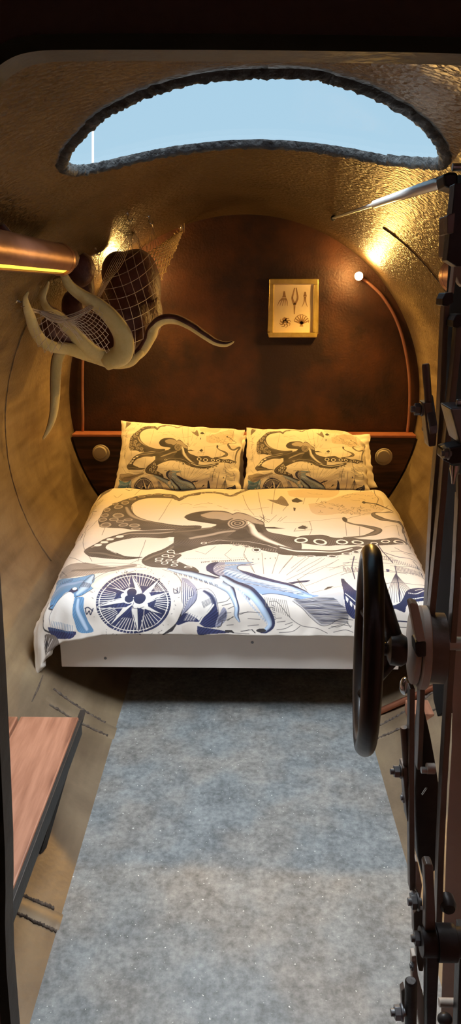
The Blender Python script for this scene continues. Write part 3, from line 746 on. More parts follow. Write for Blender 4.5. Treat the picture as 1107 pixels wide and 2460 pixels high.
    ('F','d',[(-31.7,57.8),(-30.2,52.7),(-26.2,47.6),(-20.1,45.6),(-12.6,45.4),(-8.3,47.3),(-5.8,50.4),(-3.3,47.2),(1.0,49.7),(5.8,57.2),(10.6,62.5),(11.6,72.2),(13.2,77.6),(17.2,80.8),(22.8,83.6),(28.7,88.3),(27.4,109.0),(19.0,106.3),(12.0,103.9),(5.4,98.9),(-2.4,96.0),(-11.4,95.4),(-19.7,98.5),(-26.7,103.1),(-33.1,106.0),(-34.7,84.5),(-29.2,79.6),(-20.7,74.4),(-16.2,70.6),(-14.4,66.7),(-24.1,65.1),(-29.0,63.2)]),
    ('F','h',[(-23.2,52.0),(-16.9,47.5),(-8.9,48.9),(-5.6,52.7),(-6.3,57.3),(-9.9,60.5),(-13.5,58.8),(-18.4,58.1),(-22.1,55.2)]),
    ('F','k',[(-31.4,57.8),(-29.9,53.0),(-26.1,48.2),(-22.8,47.6),(-23.1,54.8),(-20.7,60.3),(-15.8,63.0),(-15.1,66.0),(-24.1,64.7),(-29.0,62.8)]),
    ('F','h',[(-6.3,52.7),(-2.7,48.8),(2.2,52.5),(7.0,59.9),(10.0,63.5),(10.5,67.9),(5.7,66.2),(3.4,62.7),(-0.2,58.2),(-5.1,58.2)]),
    ('R','m','w',0,[(2.2,63.6,1.5),(5.1,72.3,2.3),(6.8,80.6,2.8),(11.2,88.6,2.2),(16.7,95.4,1.8),(22.0,100.5,1.3),(27.7,104.1,1.1)]),
    ('R','d','h',0,[(-26.5,87.6,1.5),(-22.0,84.3,2.1),(-16.4,81.0,2.1),(-10.7,77.6,1.9),(-4.9,75.8,1.7)]),
    ('R','d','m',0,[(-35.0,79.7,1.1),(-28.2,77.1,1.2),(-21.3,74.1,1.2),(-16.1,71.8,0.8)]),
    ('F','k',[(-15.5,72.6),(-12.1,65.6),(-7.4,62.8),(-6.1,69.0),(-7.9,72.5),(-10.8,73.4)]),
    ('F','k',[(-8.2,85.7),(-3.7,75.9),(1.0,74.1),(2.7,79.1),(4.4,85.5),(1.0,87.2),(-2.5,88.8)]),
    ('F','k',[(5.7,67.4),(8.1,67.0),(10.8,78.9),(7.9,79.0),(6.5,74.0)]),
    ('F','d',[(10.8,79.7),(17.1,81.3),(22.7,84.9),(26.0,89.1),(20.2,91.5),(15.8,88.5)]),
    ('E','h',-2.9,65.1,5.3,7.8),
    ('E','d',-2.9,65.1,4.4,6.4),
    ('E','h',-2.9,65.1,3.7,5.0),
    ('E','k',-3.0,65.1,2.8,3.8),
    ('E','h',-3.0,65.1,1.8,2.3),
    ('E','k',-3.0,64.9,1.2,1.4),
    ('S','k',0.29,[(-7.8,74.2),(-3.7,75.0),(1.0,71.5),(3.7,66.2)]),
    ('S','w',0.25,[(-18.2,94.0),(-12.7,90.1),(-8.1,90.8),(2.7,91.4),(11.0,95.8),(16.5,100.9),(27.6,106.9)]),
    ('S','k',0.25,[(-31.7,58.3),(-30.1,52.3),(-25.6,46.8),(-18.8,45.1),(-11.4,45.0),(-5.8,50.4),(-2.7,47.2),(2.2,51.0),(7.0,58.4),(10.9,63.4)]),
    ('S','k',0.25,[(-33.2,105.0),(-26.7,102.8),(-19.7,98.2),(-11.4,95.1),(-2.4,95.9),(5.4,98.7),(12.0,103.9),(19.0,106.6),(27.4,109.3)]),
    ('S','h',0.13,[(-5.8,92.3),(-6.1,94.4)]),
    ('S','h',0.13,[(-4.6,92.9),(-4.9,95.0)]),
    ('S','h',0.13,[(-3.3,93.5),(-3.6,95.6)]),
    ('S','h',0.13,[(-2.1,94.0),(-2.4,96.2)]),
    ('S','h',0.13,[(-0.8,94.6),(-1.2,96.7)]),
    ('S','h',0.13,[(0.4,95.2),(0.1,97.3)]),
    ('S','h',0.13,[(1.6,95.8),(1.3,97.9)]),
    ('S','h',0.13,[(2.9,96.4),(2.5,98.5)]),
    ('S','h',0.13,[(4.1,97.0),(3.7,99.1)]),
    ('S','h',0.13,[(5.3,97.5),(5.0,99.6)]),
    ('S','h',0.13,[(6.5,98.1),(6.2,100.2)]),
    ('S','h',0.13,[(7.8,98.7),(7.4,100.8)]),
    ('S','h',0.13,[(9.0,99.3),(8.6,101.3)]),
    ('S','h',0.13,[(10.2,99.8),(9.8,101.9)]),
    ('S','h',0.13,[(11.4,100.4),(11.0,102.5)]),
    ('S','h',0.13,[(12.6,101.0),(12.2,103.0)]),
    ('S','h',0.13,[(13.8,101.5),(13.4,103.6)]),
    ('S','h',0.13,[(15.0,102.1),(14.6,104.1)]),
    ('S','h',0.13,[(16.2,102.7),(15.8,104.7)]),
    ('S','h',0.13,[(17.4,103.2),(17.0,105.2)]),
    ('S','h',0.13,[(18.6,103.8),(18.2,105.8)]),
    ('S','h',0.13,[(19.8,104.3),(19.3,106.3)]),
    ('S','h',0.13,[(20.9,104.9),(20.5,106.9)]),
    ('S','h',0.13,[(22.1,105.4),(21.7,107.4)]),
    ('S','h',0.13,[(23.3,106.0),(22.9,108.0)]),
    ('S','h',0.13,[(24.5,106.5),(24.0,108.5)]),
    ('E','r',-19.6,94.0,1.8,1.8),
    ('E','r',6.6,101.7,2.3,2.8),
    ('E','r',1.8,98.2,2.1,1.3),
    ('E','r',-2.9,96.6,2.2,1.1),
    ('F','k',[(10.4,71.4),(16.3,70.4),(22.1,73.2),(17.4,73.0),(11.5,73.1)]),
    ('S','k',0.38,[(5.9,54.4),(14.3,58.9)]),
    ('S','k',0.38,[(10.8,50.5),(11.2,62.5)]),
    ('S','k',0.38,[(7.6,62.6),(12.6,63.4)]),
    ('S','k',0.38,[(8.9,53.4),(13.5,63.4)]),
    ('S','k',0.38,[(9.4,59.8),(11.9,54.3)]),
    ('S','m',0.34,[(-35.1,33.3),(-32.1,31.1),(-28.8,33.2)]),
    ('S','m',0.34,[(-27.5,34.2),(-23.2,31.0),(-17.4,30.5)]),
    ('S','m',0.34,[(-20.0,29.2),(-17.4,31.3)]),
    ('S','m',0.34,[(-27.8,39.3),(-24.1,37.6),(-20.3,38.4)]),
    ('S','m',0.34,[(-14.5,35.0),(-11.9,36.6)]),
    ('S','m',0.34,[(-5.2,43.9),(-3.7,42.3),(-1.5,44.9)]),
    ('S','m',0.34,[(0.4,40.5),(6.0,40.4),(11.7,37.7),(14.2,37.0)]),
    ('S','m',0.34,[(-10.9,39.0),(-8.4,40.6)]),
    ('F','m',[(13.9,22.2),(17.1,23.9),(19.3,23.9),(22.1,16.7),(25.4,31.8),(24.0,35.4),(18.8,30.3),(15.7,26.1)]),
    ('S','k',0.25,[(25.4,32.3),(21.8,43.5)]),
    ('S','k',0.29,[(13.9,22.2),(18.8,30.3),(24.3,35.4)]),
    ('F','k',[(27.4,25.3),(30.4,21.5),(33.9,27.0),(30.8,29.5),(27.8,28.6)]),
    ('F','k',[(27.7,38.7),(29.1,39.9),(28.5,44.5),(27.7,43.9)]),
    ('F','k',[(28.6,70.3),(31.5,66.8),(34.0,71.3),(31.8,73.7),(28.8,72.9)]),
    ('S','k',0.44,[(26.2,77.3),(31.0,76.2),(35.8,74.6)]),
    ('S','k',0.2,[(27.4,72.4),(26.3,77.7)]),
    ('S','k',0.29,[(30.8,66.8),(33.8,69.6)]),
    ('S','k',0.25,[(32.5,67.2),(32.0,75.6)]),
    ('F','d',[(18.3,86.9),(24.3,88.3),(29.1,84.5),(33.9,83.3),(40.7,82.0),(45.7,85.5),(49.7,86.0),(53.9,84.1),(60.3,85.8),(66.8,87.0),(73.8,84.7),(80.7,84.3),(84.3,83.8),(87.3,83.7),(84.3,92.8),(85.6,85.9),(79.1,93.1),(72.4,93.6),(65.8,94.1),(59.2,95.2),(51.3,95.4),(46.1,95.4),(41.5,96.4),(34.9,96.7),(27.9,94.0),(22.1,91.4)]),
    ('E','b',29.1,90.4,3.8,4.0),
    ('E','b',38.5,92.0,3.8,4.3),
    ('E','b',49.5,91.3,3.4,3.4),
    ('E','b',57.4,90.8,3.4,3.4),
    ('E','b',65.5,91.6,2.1,2.1),
    ('E','b',71.5,89.1,2.6,2.1),
    ('E','b',78.6,90.1,3.7,2.6),
    ('E','b',87.4,79.1,1.0,0.2),
    ('F','d',[(17.3,97.3),(26.2,101.8),(35.7,103.3),(45.5,101.2),(52.3,98.5),(57.0,96.7),(58.7,99.1),(51.6,104.8),(44.7,109.3),(35.1,111.1),(27.0,109.6),(17.0,107.0)]),
    ('R','d','w',0,[(18.5,100.2,0.9),(26.0,104.3,1.1),(35.5,105.8,1.1),(45.3,104.0,1.0),(53.4,100.0,0.8)]),
    ('S','k',0.12,[(26.4,109.4),(26.1,111.5)]),
    ('S','k',0.12,[(26.9,109.4),(26.6,111.5)]),
    ('S','k',0.12,[(27.4,109.4),(27.1,111.5)]),
    ('S','k',0.12,[(27.9,109.4),(27.6,111.5)]),
    ('S','k',0.12,[(28.4,109.4),(28.1,111.5)]),
    ('S','k',0.12,[(28.9,109.4),(28.6,111.5)]),
    ('S','k',0.12,[(29.4,109.4),(29.1,111.5)]),
    ('S','k',0.12,[(29.9,109.4),(29.6,111.5)]),
    ('S','k',0.12,[(30.4,109.4),(30.1,111.5)]),
    ('S','k',0.12,[(30.9,109.4),(30.6,111.5)]),
    ('S','k',0.12,[(31.4,109.4),(31.1,111.5)]),
    ('S','k',0.12,[(32.0,109.3),(31.6,111.5)]),
    ('S','k',0.12,[(32.5,109.3),(32.1,111.4)]),
    ('S','k',0.12,[(33.0,109.3),(32.6,111.4)]),
    ('S','k',0.12,[(33.5,109.3),(33.1,111.4)]),
    ('S','k',0.12,[(34.0,109.3),(33.6,111.4)]),
    ('S','k',0.12,[(34.5,109.3),(34.1,111.4)]),
    ('S','k',0.12,[(35.0,109.3),(34.6,111.4)]),
    ('S','k',0.12,[(35.5,109.3),(35.2,111.4)]),
    ('S','k',0.12,[(36.0,109.1),(35.7,111.2)]),
    ('S','k',0.12,[(36.6,108.8),(36.2,110.9)]),
    ('S','k',0.12,[(37.1,108.6),(36.7,110.7)]),
    ('S','k',0.12,[(37.6,108.3),(37.2,110.5)]),
    ('S','k',0.12,[(38.1,108.1),(37.8,110.2)]),
    ('S','k',0.12,[(38.7,107.9),(38.3,110.0)]),
    ('S','k',0.12,[(39.2,107.6),(38.8,109.8)]),
    ('S','k',0.12,[(39.7,107.4),(39.3,109.5)]),
    ('S','k',0.12,[(40.3,107.2),(39.9,109.3)]),
    ('S','k',0.12,[(40.8,106.9),(40.4,109.1)]),
    ('S','k',0.12,[(41.3,106.7),(40.9,108.8)]),
    ('S','k',0.12,[(41.8,106.4),(41.5,108.6)]),
    ('S','k',0.12,[(42.4,106.2),(42.0,108.3)]),
    ('S','k',0.12,[(42.9,106.0),(42.5,108.1)]),
    ('S','k',0.12,[(43.4,105.7),(43.0,107.9)]),
    ('S','k',0.12,[(44.0,105.5),(43.6,107.6)]),
    ('S','k',0.12,[(44.5,105.2),(44.1,107.4)]),
    ('S','k',0.12,[(45.0,105.0),(44.6,107.2)]),
    ('S','k',0.12,[(45.6,104.8),(45.2,106.9)]),
    ('S','k',0.12,[(46.1,104.5),(45.7,106.7)]),
    ('S','k',0.12,[(46.6,104.3),(46.2,106.4)]),
    ('E','r',42.8,110.6,2.9,1.8),
    ('E','r',50.1,106.6,2.7,1.6),
    ('E','r',55.0,104.2,2.2,1.7),
    ('E','r',32.3,111.1,2.9,0.9),
    ('R','k','m',0,[(54.3,60.2,0.8),(58.0,64.8,0.9),(62.6,67.1,1.4),(67.8,69.7,2.2),(70.2,73.1,2.0),(67.4,77.8,2.2),(62.2,81.5,1.1),(56.6,83.5,0.8),(51.1,84.9,0.5)]),
    ('E','k',54.4,57.2,1.4,3.9),
    ('S','k',0.34,[(55.4,56.8),(58.6,53.0),(64.0,49.6)]),
    ('R','k','m',0,[(86.2,89.2,0.4),(84.3,80.0,0.8),(85.4,66.3,1.1),(89.9,46.5,1.2),(81.6,57.4,1.5),(76.3,58.1,1.7),(72.1,52.8,1.9),(70.7,48.6,1.2),(72.4,45.4,0.8),(76.8,44.4,0.6),(83.8,38.4,0.5)]),
    ('S','w',0.29,[(73.3,49.5),(78.0,51.1),(83.0,54.2)]),
    ('R','k','d',0,[(67.6,27.7,0.7),(73.7,29.6,0.6),(79.0,34.4,0.6),(83.7,36.2,0.6)]),
    ('E','k',68.1,27.7,0.9,2.0),
    ('S','k',0.34,[(77.2,-4.0),(76.5,12.9),(76.7,23.2),(73.9,33.2)]),
    ('S','k',0.34,[(76.9,-7.0),(77.5,-1.2)]),
    ('S','k',0.34,[(85.1,80.5),(84.0,93.3),(88.3,95.2)]),
    ('S','m',0.38,[(-80.6,-0.9),(-87.4,-5.9)]),
    ('S','k',0.38,[(-80.1,5.8),(-84.2,7.8)]),
    ('S','k',0.38,[(-80.9,10.7),(-84.6,12.7)]),
    ('S','m',0.38,[(-82.4,14.2),(-86.5,13.9)]),
    ('S','k',0.38,[(-80.2,22.9),(-85.2,22.7)]),
    ('S','k',0.38,[(-82.3,25.5),(-84.2,30.2)]),
    ('S','m',0.38,[(-83.4,29.1),(-84.7,34.3)]),
    ('S','k',0.38,[(-82.3,36.1),(-86.0,36.7)]),
    ('S','k',0.38,[(-81.4,42.5),(-89.4,33.1)]),
    ('S','m',0.38,[(-81.5,47.4),(-86.4,45.5)]),
    ('S','k',0.38,[(-84.2,47.8),(-85.8,51.7)]),
    ('S','k',0.38,[(-84.9,51.3),(-85.5,57.0)]),
    ('S','m',0.38,[(-82.5,60.1),(-85.1,62.4)]),
    ('S','k',0.38,[(-82.8,64.3),(-84.6,67.8)]),
    ('S','k',0.38,[(-82.8,68.6),(-83.9,73.4)]),
    ('S','m',0.38,[(-83.5,71.9),(-83.9,77.5)]),
    ('S','k',0.38,[(-83.7,75.9),(-83.4,82.5)]),
    ('S','k',0.38,[(-84.0,79.4),(-83.1,87.0)]),
    ('F','m',[(-76.8,2.5),(-83.9,0.0),(-85.6,13.7),(-85.5,26.9),(-84.3,33.6),(-86.2,22.0),(-82.5,13.1),(-78.8,8.6)]),
    ('F','k',[(-69.9,4.9),(-66.2,7.6),(-64.9,4.3),(-65.6,7.2),(-66.8,8.6)]),
    ('F','p',[(-87.0,127.3),(-86.8,119.1),(-82.1,119.6),(-76.4,119.4),(-73.3,119.1),(-62.4,123.4),(-54.8,121.0),(-50.9,120.0),(-50.3,123.2),(-59.3,127.1),(-66.5,131.0),(-73.6,135.1),(-81.7,134.9)]),
    ('R','p','m',0,[(-79.3,127.4,1.1),(-72.8,127.7,1.9),(-66.7,126.4,1.5),(-59.7,124.3,0.8)]),
    ('S','k',0.21,[(-87.0,127.3),(-86.5,119.4),(-80.9,119.7)]),
    ('S','k',0.25,[(-81.9,131.2),(-80.7,128.8),(-77.8,129.4)]),
    ('S','k',0.21,[(-87.5,118.8),(-81.0,132.8)]),
    ('S','k',0.21,[(-85.8,105.2),(-75.4,119.4),(-63.1,119.2),(-53.4,119.7),(-47.3,121.6)]),
    ('S','k',0.29,[(-53.4,119.7),(-50.1,115.6),(-47.5,114.2)]),
    ('S','k',0.17,[(-70.2,124.5),(-68.2,123.8),(-62.0,122.4),(-50.5,123.2)]),
    ('F','u',[(-86.2,148.8),(-85.1,142.3),(-87.2,130.5),(-83.3,133.4),(-77.4,137.0),(-72.5,135.5),(-68.2,132.6),(-67.7,139.2),(-66.2,146.3),(-69.7,150.9),(-73.4,152.5),(-74.2,150.9),(-76.9,149.6),(-79.2,151.0),(-82.0,153.9),(-84.8,154.7)]),
    ('R','u','v',0,[(-86.0,146.3,1.3),(-83.1,141.6,2.1),(-77.3,142.7,1.9),(-72.6,140.4,1.5)]),
    ('R','u','s',0,[(-72.5,150.8,1.1),(-70.4,147.2,2.3),(-69.1,140.4,2.2),(-68.5,134.4,0.9)]),
    ('S','k',0.25,[(-88.0,126.6),(-77.4,136.8),(-72.5,135.5),(-68.2,132.6),(-67.7,139.8),(-66.2,146.3),(-69.7,150.9),(-73.2,152.4)]),
    ('S','k',0.21,[(-72.4,147.2),(-71.6,140.4),(-68.7,133.2)]),
    ('F','w',[(-74.5,150.6),(-76.2,149.7),(-79.2,151.3),(-82.5,154.1),(-85.4,157.0),(-84.4,160.2),(-78.8,163.5),(-73.8,164.9),(-72.0,163.5),(-73.6,159.9),(-73.7,155.6)]),
    ('S','n',0.25,[(-74.5,150.6),(-76.2,149.7),(-79.2,151.3),(-82.5,154.1),(-85.4,157.0),(-84.8,160.1)]),
    ('F','u',[(-73.4,152.5),(-69.5,152.4),(-69.2,156.9),(-67.3,161.9),(-64.9,166.3),(-71.3,165.6),(-73.2,161.5),(-74.0,158.3)]),
    ('R','u','s',0,[(-71.8,153.4,0.8),(-71.8,157.4,1.1),(-69.7,161.7,1.2),(-67.8,165.0,0.9)]),
    ('F','n',[(-86.3,160.1),(-78.8,164.1),(-72.8,165.3),(-73.4,166.8),(-75.4,167.4),(-81.0,166.5),(-84.9,163.0)]),
    ('S','u',0.21,[(-83.7,159.5),(-84.9,161.9)]),
    ('S','u',0.21,[(-82.8,160.0),(-83.9,162.4)]),
    ('S','u',0.21,[(-82.0,160.4),(-82.9,162.9)]),
    ('S','u',0.21,[(-81.2,160.8),(-82.0,163.3)]),
    ('S','u',0.21,[(-80.5,161.1),(-81.2,163.7)]),
    ('S','u',0.21,[(-79.7,161.4),(-80.4,164.0)]),
    ('S','u',0.21,[(-79.0,161.7),(-79.6,164.3)]),
    ('S','u',0.21,[(-78.3,161.9),(-78.8,164.6)]),
    ('S','u',0.21,[(-77.6,162.2),(-78.0,164.8)]),
    ('S','u',0.21,[(-76.9,162.4),(-77.3,165.0)]),
    ('S','u',0.21,[(-76.2,162.5),(-76.5,165.2)]),
    ('S','u',0.21,[(-75.5,162.7),(-75.8,165.4)]),
    ('S','u',0.21,[(-74.8,162.9),(-75.1,165.5)]),
    ('S','u',0.21,[(-74.1,163.0),(-74.3,165.7)]),
    ('S','n',0.13,[(-85.9,132.3),(-86.0,135.6)]),
    ('S','n',0.13,[(-84.0,134.8),(-84.2,138.0)]),
    ('S','n',0.13,[(-82.7,136.2),(-82.9,139.2)]),
    ('S','n',0.13,[(-81.7,137.0),(-81.9,140.0)]),
    ('S','n',0.13,[(-80.7,137.6),(-80.9,140.4)]),
    ('S','n',0.13,[(-79.8,137.9),(-80.1,140.7)]),
    ('S','n',0.13,[(-79.0,138.1),(-79.3,140.8)]),
    ('S','n',0.13,[(-78.3,138.1),(-78.6,140.7)]),
    ('S','n',0.13,[(-77.6,138.0),(-77.9,140.5)]),
    ('S','n',0.13,[(-76.9,137.8),(-77.2,140.2)]),
    ('S','n',0.13,[(-71.5,141.0),(-71.6,146.1)]),
    ('S','n',0.13,[(-71.0,141.2),(-71.1,146.1)]),
    ('S','n',0.13,[(-70.6,141.4),(-70.7,146.1)]),
    ('S','n',0.13,[(-70.1,141.7),(-70.2,146.1)]),
    ('S','n',0.13,[(-69.7,141.9),(-69.8,146.1)]),
    ('S','n',0.13,[(-69.3,142.1),(-69.3,146.1)]),
    ('S','n',0.13,[(-68.8,142.3),(-68.9,146.1)]),
    ('S','n',0.13,[(-68.4,142.6),(-68.4,146.1)]),
    ('S','n',0.13,[(-67.9,142.8),(-68.0,146.1)]),
    ('F','n',[(-75.6,147.3),(-73.5,146.4),(-72.6,149.0),(-74.3,150.3),(-76.7,149.7)]),
    ('E','w',-74.3,147.5,1.0,1.2),
    ('S','k',0.5,[(-87.7,149.3),(-88.0,152.4),(-89.0,153.5),(-89.3,155.9)]),
    ('S','k',0.5,[(-89.1,156.1),(-89.6,157.9),(-88.3,159.9),(-85.3,162.4)]),
    ('S','k',0.5,[(-88.1,148.8),(-87.8,152.1)]),
    ('S','k',0.5,[(-84.0,153.3),(-85.8,153.6),(-84.1,155.1)]),
    ('F','m',[(-89.9,162.8),(-89.2,162.3),(-88.6,161.2),(-82.7,164.7),(-80.5,168.1),(-82.3,168.9),(-88.4,168.0),(-88.6,168.8),(-89.7,166.5)]),
    ('F','k',[(-89.4,163.7),(-88.1,163.2),(-87.8,163.7),(-86.3,166.3),(-88.9,166.6),(-88.2,167.0)]),
    ('S','w',0.25,[(-87.7,162.2),(-89.5,163.6)]),
    ('S','k',0.25,[(-88.7,161.7),(-88.5,164.7)]),
    ('S','w',0.25,[(-87.5,162.7),(-89.9,164.4)]),
    ('S','k',0.25,[(-86.5,163.5),(-88.8,165.6)]),
    ('S','w',0.25,[(-85.5,164.3),(-87.8,166.7)]),
    ('S','k',0.25,[(-84.7,164.9),(-89.1,166.4)]),
    ('S','w',0.25,[(-83.9,165.5),(-88.1,167.6)]),
    ('R','c','w',0,[(-64.9,143.8,2.8),(-61.3,134.3,3.2),(-54.0,127.4,2.8),(-45.8,125.4,2.3)]),
    ('S','k',0.25,[(-67.9,139.8),(-66.0,134.4),(-62.2,128.4),(-54.3,124.9),(-46.4,124.8)]),
    ('S','k',0.29,[(-37.4,126.9),(-31.3,132.1),(-27.6,141.3),(-26.6,152.7),(-26.0,156.3),(-29.1,163.2),(-35.6,169.0)]),
    ('F','k',[(-26.4,157.2),(-29.1,163.5),(-35.6,169.0),(-30.6,166.8),(-26.6,160.1)]),
    ('S','m',0.12,[(-58.0,129.9),(-58.7,128.5)]),
    ('S','m',0.12,[(-67.2,149.4),(-67.3,148.8)]),
    ('S','m',0.12,[(-47.9,123.7),(-47.4,124.0)]),
    ('S','m',0.12,[(-55.4,169.0),(-55.2,169.5)]),
    ('S','m',0.12,[(-30.7,158.8),(-31.1,159.0)]),
    ('S','m',0.12,[(-56.1,128.8),(-55.5,130.0)]),
    ('S','m',0.12,[(-50.4,126.6),(-49.7,127.8)]),
    ('S','m',0.12,[(-45.3,169.9),(-45.0,169.9)]),
    ('S','m',0.12,[(-66.7,149.7),(-66.7,149.1)]),
    ('S','m',0.12,[(-54.8,168.2),(-55.2,168.6)]),
    ('S','m',0.12,[(-39.5,168.6),(-39.3,169.0)]),
    ('S','m',0.12,[(-65.4,152.8),(-66.0,152.3)]),
    ('S','m',0.12,[(-66.1,149.6),(-66.3,149.7)]),
    ('S','m',0.12,[(-49.6,125.9),(-49.7,126.4)]),
    ('S','m',0.12,[(-45.3,124.5),(-46.0,123.4)]),
    ('S','m',0.12,[(-44.2,125.0),(-44.5,125.6)]),
    ('S','m',0.12,[(-50.7,169.7),(-50.9,170.0)]),
    ('S','m',0.12,[(-53.6,128.1),(-53.8,127.6)]),
    ('S','m',0.12,[(-54.9,128.2),(-54.7,129.5)]),
    ('S','m',0.12,[(-52.8,168.9),(-53.0,169.1)]),
    ('S','m',0.12,[(-54.3,127.4),(-54.8,127.3)]),
    ('S','m',0.12,[(-36.4,167.8),(-36.9,167.3)]),
    ('S','m',0.12,[(-33.2,142.0),(-33.3,143.3)]),
    ('S','m',0.12,[(-28.2,152.3),(-27.7,152.1)]),
    ('S','m',0.12,[(-45.6,124.9),(-46.3,123.9)]),
    ('S','m',0.12,[(-41.2,132.0),(-41.2,130.7)]),
    ('S','m',0.12,[(-33.2,141.0),(-33.1,140.0)]),
    ('S','m',0.12,[(-36.1,167.2),(-36.6,167.1)]),
    ('S','m',0.12,[(-29.9,153.9),(-29.8,153.4)]),
    ('S','m',0.12,[(-51.4,169.9),(-51.0,169.8)]),
    ('S','m',0.12,[(-64.6,160.2),(-64.6,160.3)]),
    ('S','m',0.12,[(-52.0,169.4),(-52.5,169.6)]),
    ('S','m',0.12,[(-59.3,167.7),(-59.2,168.0)]),
    ('S','m',0.12,[(-42.5,129.4),(-42.7,128.9)]),
    ('S','m',0.12,[(-29.7,149.7),(-29.3,149.7)]),
    ('S','m',0.12,[(-56.1,168.7),(-55.9,168.8)]),
    ('S','m',0.12,[(-47.7,124.0),(-48.1,123.4)]),
    ('S','m',0.12,[(-35.7,166.8),(-35.2,166.4)]),
    ('S','m',0.12,[(-57.8,127.2),(-57.6,127.9)]),
    ('S','m',0.12,[(-42.2,127.5),(-42.8,126.5)]),
    ('S','m',0.12,[(-43.1,130.1),(-43.6,130.5)]),
    ('S','m',0.12,[(-65.9,149.7),(-66.3,149.5)]),
    ('S','m',0.12,[(-35.5,135.7),(-35.4,136.0)]),
    ('S','m',0.12,[(-65.4,149.0),(-65.3,148.8)]),
    ('S','m',0.12,[(-56.6,168.0),(-56.3,167.7)]),
    ('S','m',0.12,[(-52.1,169.1),(-51.8,169.2)]),
    ('S','m',0.12,[(-36.2,134.5),(-36.6,135.1)]),
    ('S','m',0.12,[(-59.4,166.8),(-59.3,167.1)]),
    ('S','m',0.12,[(-39.3,167.5),(-39.8,168.0)]),
    ('S','m',0.12,[(-32.5,164.0),(-32.6,163.9)]),
    ('S','m',0.12,[(-51.4,169.5),(-51.8,169.3)]),
    ('S','m',0.12,[(-50.1,123.0),(-49.7,123.4)]),
    ('S','m',0.12,[(-55.1,126.5),(-54.6,126.8)]),
    ('S','m',0.12,[(-29.1,155.6),(-29.5,155.1)]),
    ('S','m',0.12,[(-36.1,167.1),(-36.4,167.2)]),
    ('S','m',0.12,[(-29.9,156.8),(-29.9,157.1)]),
    ('S','m',0.12,[(-42.6,169.3),(-43.2,169.0)]),
    ('S','m',0.12,[(-42.7,169.9),(-42.8,169.6)]),
    ('S','m',0.12,[(-59.1,165.9),(-59.2,166.0)]),
    ('S','m',0.12,[(-34.5,164.2),(-34.8,163.9)]),
    ('S','n',0.46,[(-68.4,157.2),(-67.9,159.2),(-66.7,157.8),(-66.2,159.4),(-65.0,156.9)]),
    ('S','n',0.46,[(-68.6,156.9),(-67.2,156.5),(-65.2,157.8)]),
    ('S','n',0.38,[(-30.6,147.0),(-30.2,149.8),(-28.9,150.1),(-27.7,149.8),(-27.7,146.4)]),
    ('S','n',0.38,[(-30.0,147.9),(-28.4,149.4)]),
    ('S','n',0.38,[(-29.0,146.9),(-28.8,150.1)]),
    ('S','n',0.34,[(-54.9,130.0),(-53.6,128.1),(-53.6,129.9),(-50.7,128.3)]),
    ('S','n',0.29,[(-45.2,168.0),(-44.2,168.8),(-45.4,169.3)]),
    ('F','n',[(-31.3,154.4),(-31.4,156.0),(-31.8,157.5),(-32.5,159.2),(-33.4,160.8),(-34.6,162.3),(-36.0,163.7),(-37.7,164.9),(-39.5,165.9),(-41.4,166.7),(-43.4,167.3),(-45.5,167.7),(-47.7,167.9),(-49.8,167.8),(-51.9,167.4),(-53.9,166.8),(-55.8,166.1),(-57.6,165.1),(-59.2,163.9),(-60.6,162.5),(-61.7,161.0),(-62.6,159.4),(-63.3,157.8),(-63.7,156.2),(-64.0,154.6),(-64.0,153.0),(-63.8,151.2),(-63.4,149.1),(-62.9,146.2),(-62.2,142.8),(-61.3,139.7),(-60.0,136.9),(-58.5,134.5),(-56.8,132.6),(-54.9,131.2),(-52.8,130.3),(-50.5,129.9),(-48.2,130.2),(-45.9,131.0),(-43.6,132.4),(-41.4,134.3),(-39.3,136.6),(-37.4,139.4),(-35.7,142.4),(-34.1,145.8),(-32.9,148.9),(-32.1,151.0),(-31.5,152.8)]),
    ('F','w',[(-32.4,154.4),(-32.5,155.9),(-32.9,157.3),(-33.5,158.8),(-34.4,160.3),(-35.5,161.7),(-36.8,163.0),(-38.4,164.1),(-40.0,165.1),(-41.8,165.9),(-43.7,166.4),(-45.7,166.8),(-47.7,166.9),(-49.6,166.8),(-51.6,166.5),(-53.5,165.9),(-55.2,165.2),(-56.9,164.3),(-58.4,163.2),(-59.7,161.9),(-60.7,160.5),(-61.6,159.0),(-62.2,157.5),(-62.6,156.1),(-62.8,154.6),(-62.8,153.1),(-62.6,151.5),(-62.3,149.6),(-61.7,147.3),(-61.1,144.1),(-60.2,141.3),(-59.0,138.7),(-57.6,136.5),(-56.0,134.7),(-54.2,133.4),(-52.3,132.6),(-50.2,132.3),(-48.1,132.5),(-46.0,133.3),(-43.9,134.5),(-41.8,136.3),(-39.9,138.4),(-38.1,140.9),(-36.5,143.8),(-35.1,146.9),(-33.9,149.4),(-33.1,151.2),(-32.6,152.9)]),
    ('F','n',[(-32.8,154.4),(-32.9,155.9),(-33.3,157.2),(-33.9,158.7),(-34.8,160.2),(-35.8,161.5),(-37.1,162.8),(-38.6,163.9),(-40.2,164.8),(-42.0,165.5),(-43.8,166.1),(-45.7,166.4),(-47.6,166.5),(-49.6,166.4),(-51.5,166.1),(-53.3,165.6),(-55.0,164.9),(-56.6,164.0),(-58.1,162.9),(-59.3,161.7),(-60.4,160.3),(-61.2,158.9),(-61.8,157.4),(-62.2,156.0),(-62.4,154.6),(-62.4,153.1),(-62.2,151.6),(-61.9,149.8),(-61.3,147.6),(-60.7,144.6),(-59.8,141.8),(-58.7,139.3),(-57.3,137.2),(-55.8,135.5),(-54.0,134.2),(-52.1,133.4),(-50.1,133.1),(-48.1,133.3),(-46.0,134.1),(-43.9,135.3),(-42.0,137.0),(-40.1,139.1),(-38.3,141.5),(-36.8,144.3),(-35.4,147.2),(-34.3,149.5),(-33.5,151.3),(-33.0,152.9)]),
    ('S','w',0.12,[(-47.4,142.1),(-49.1,129.6)]),
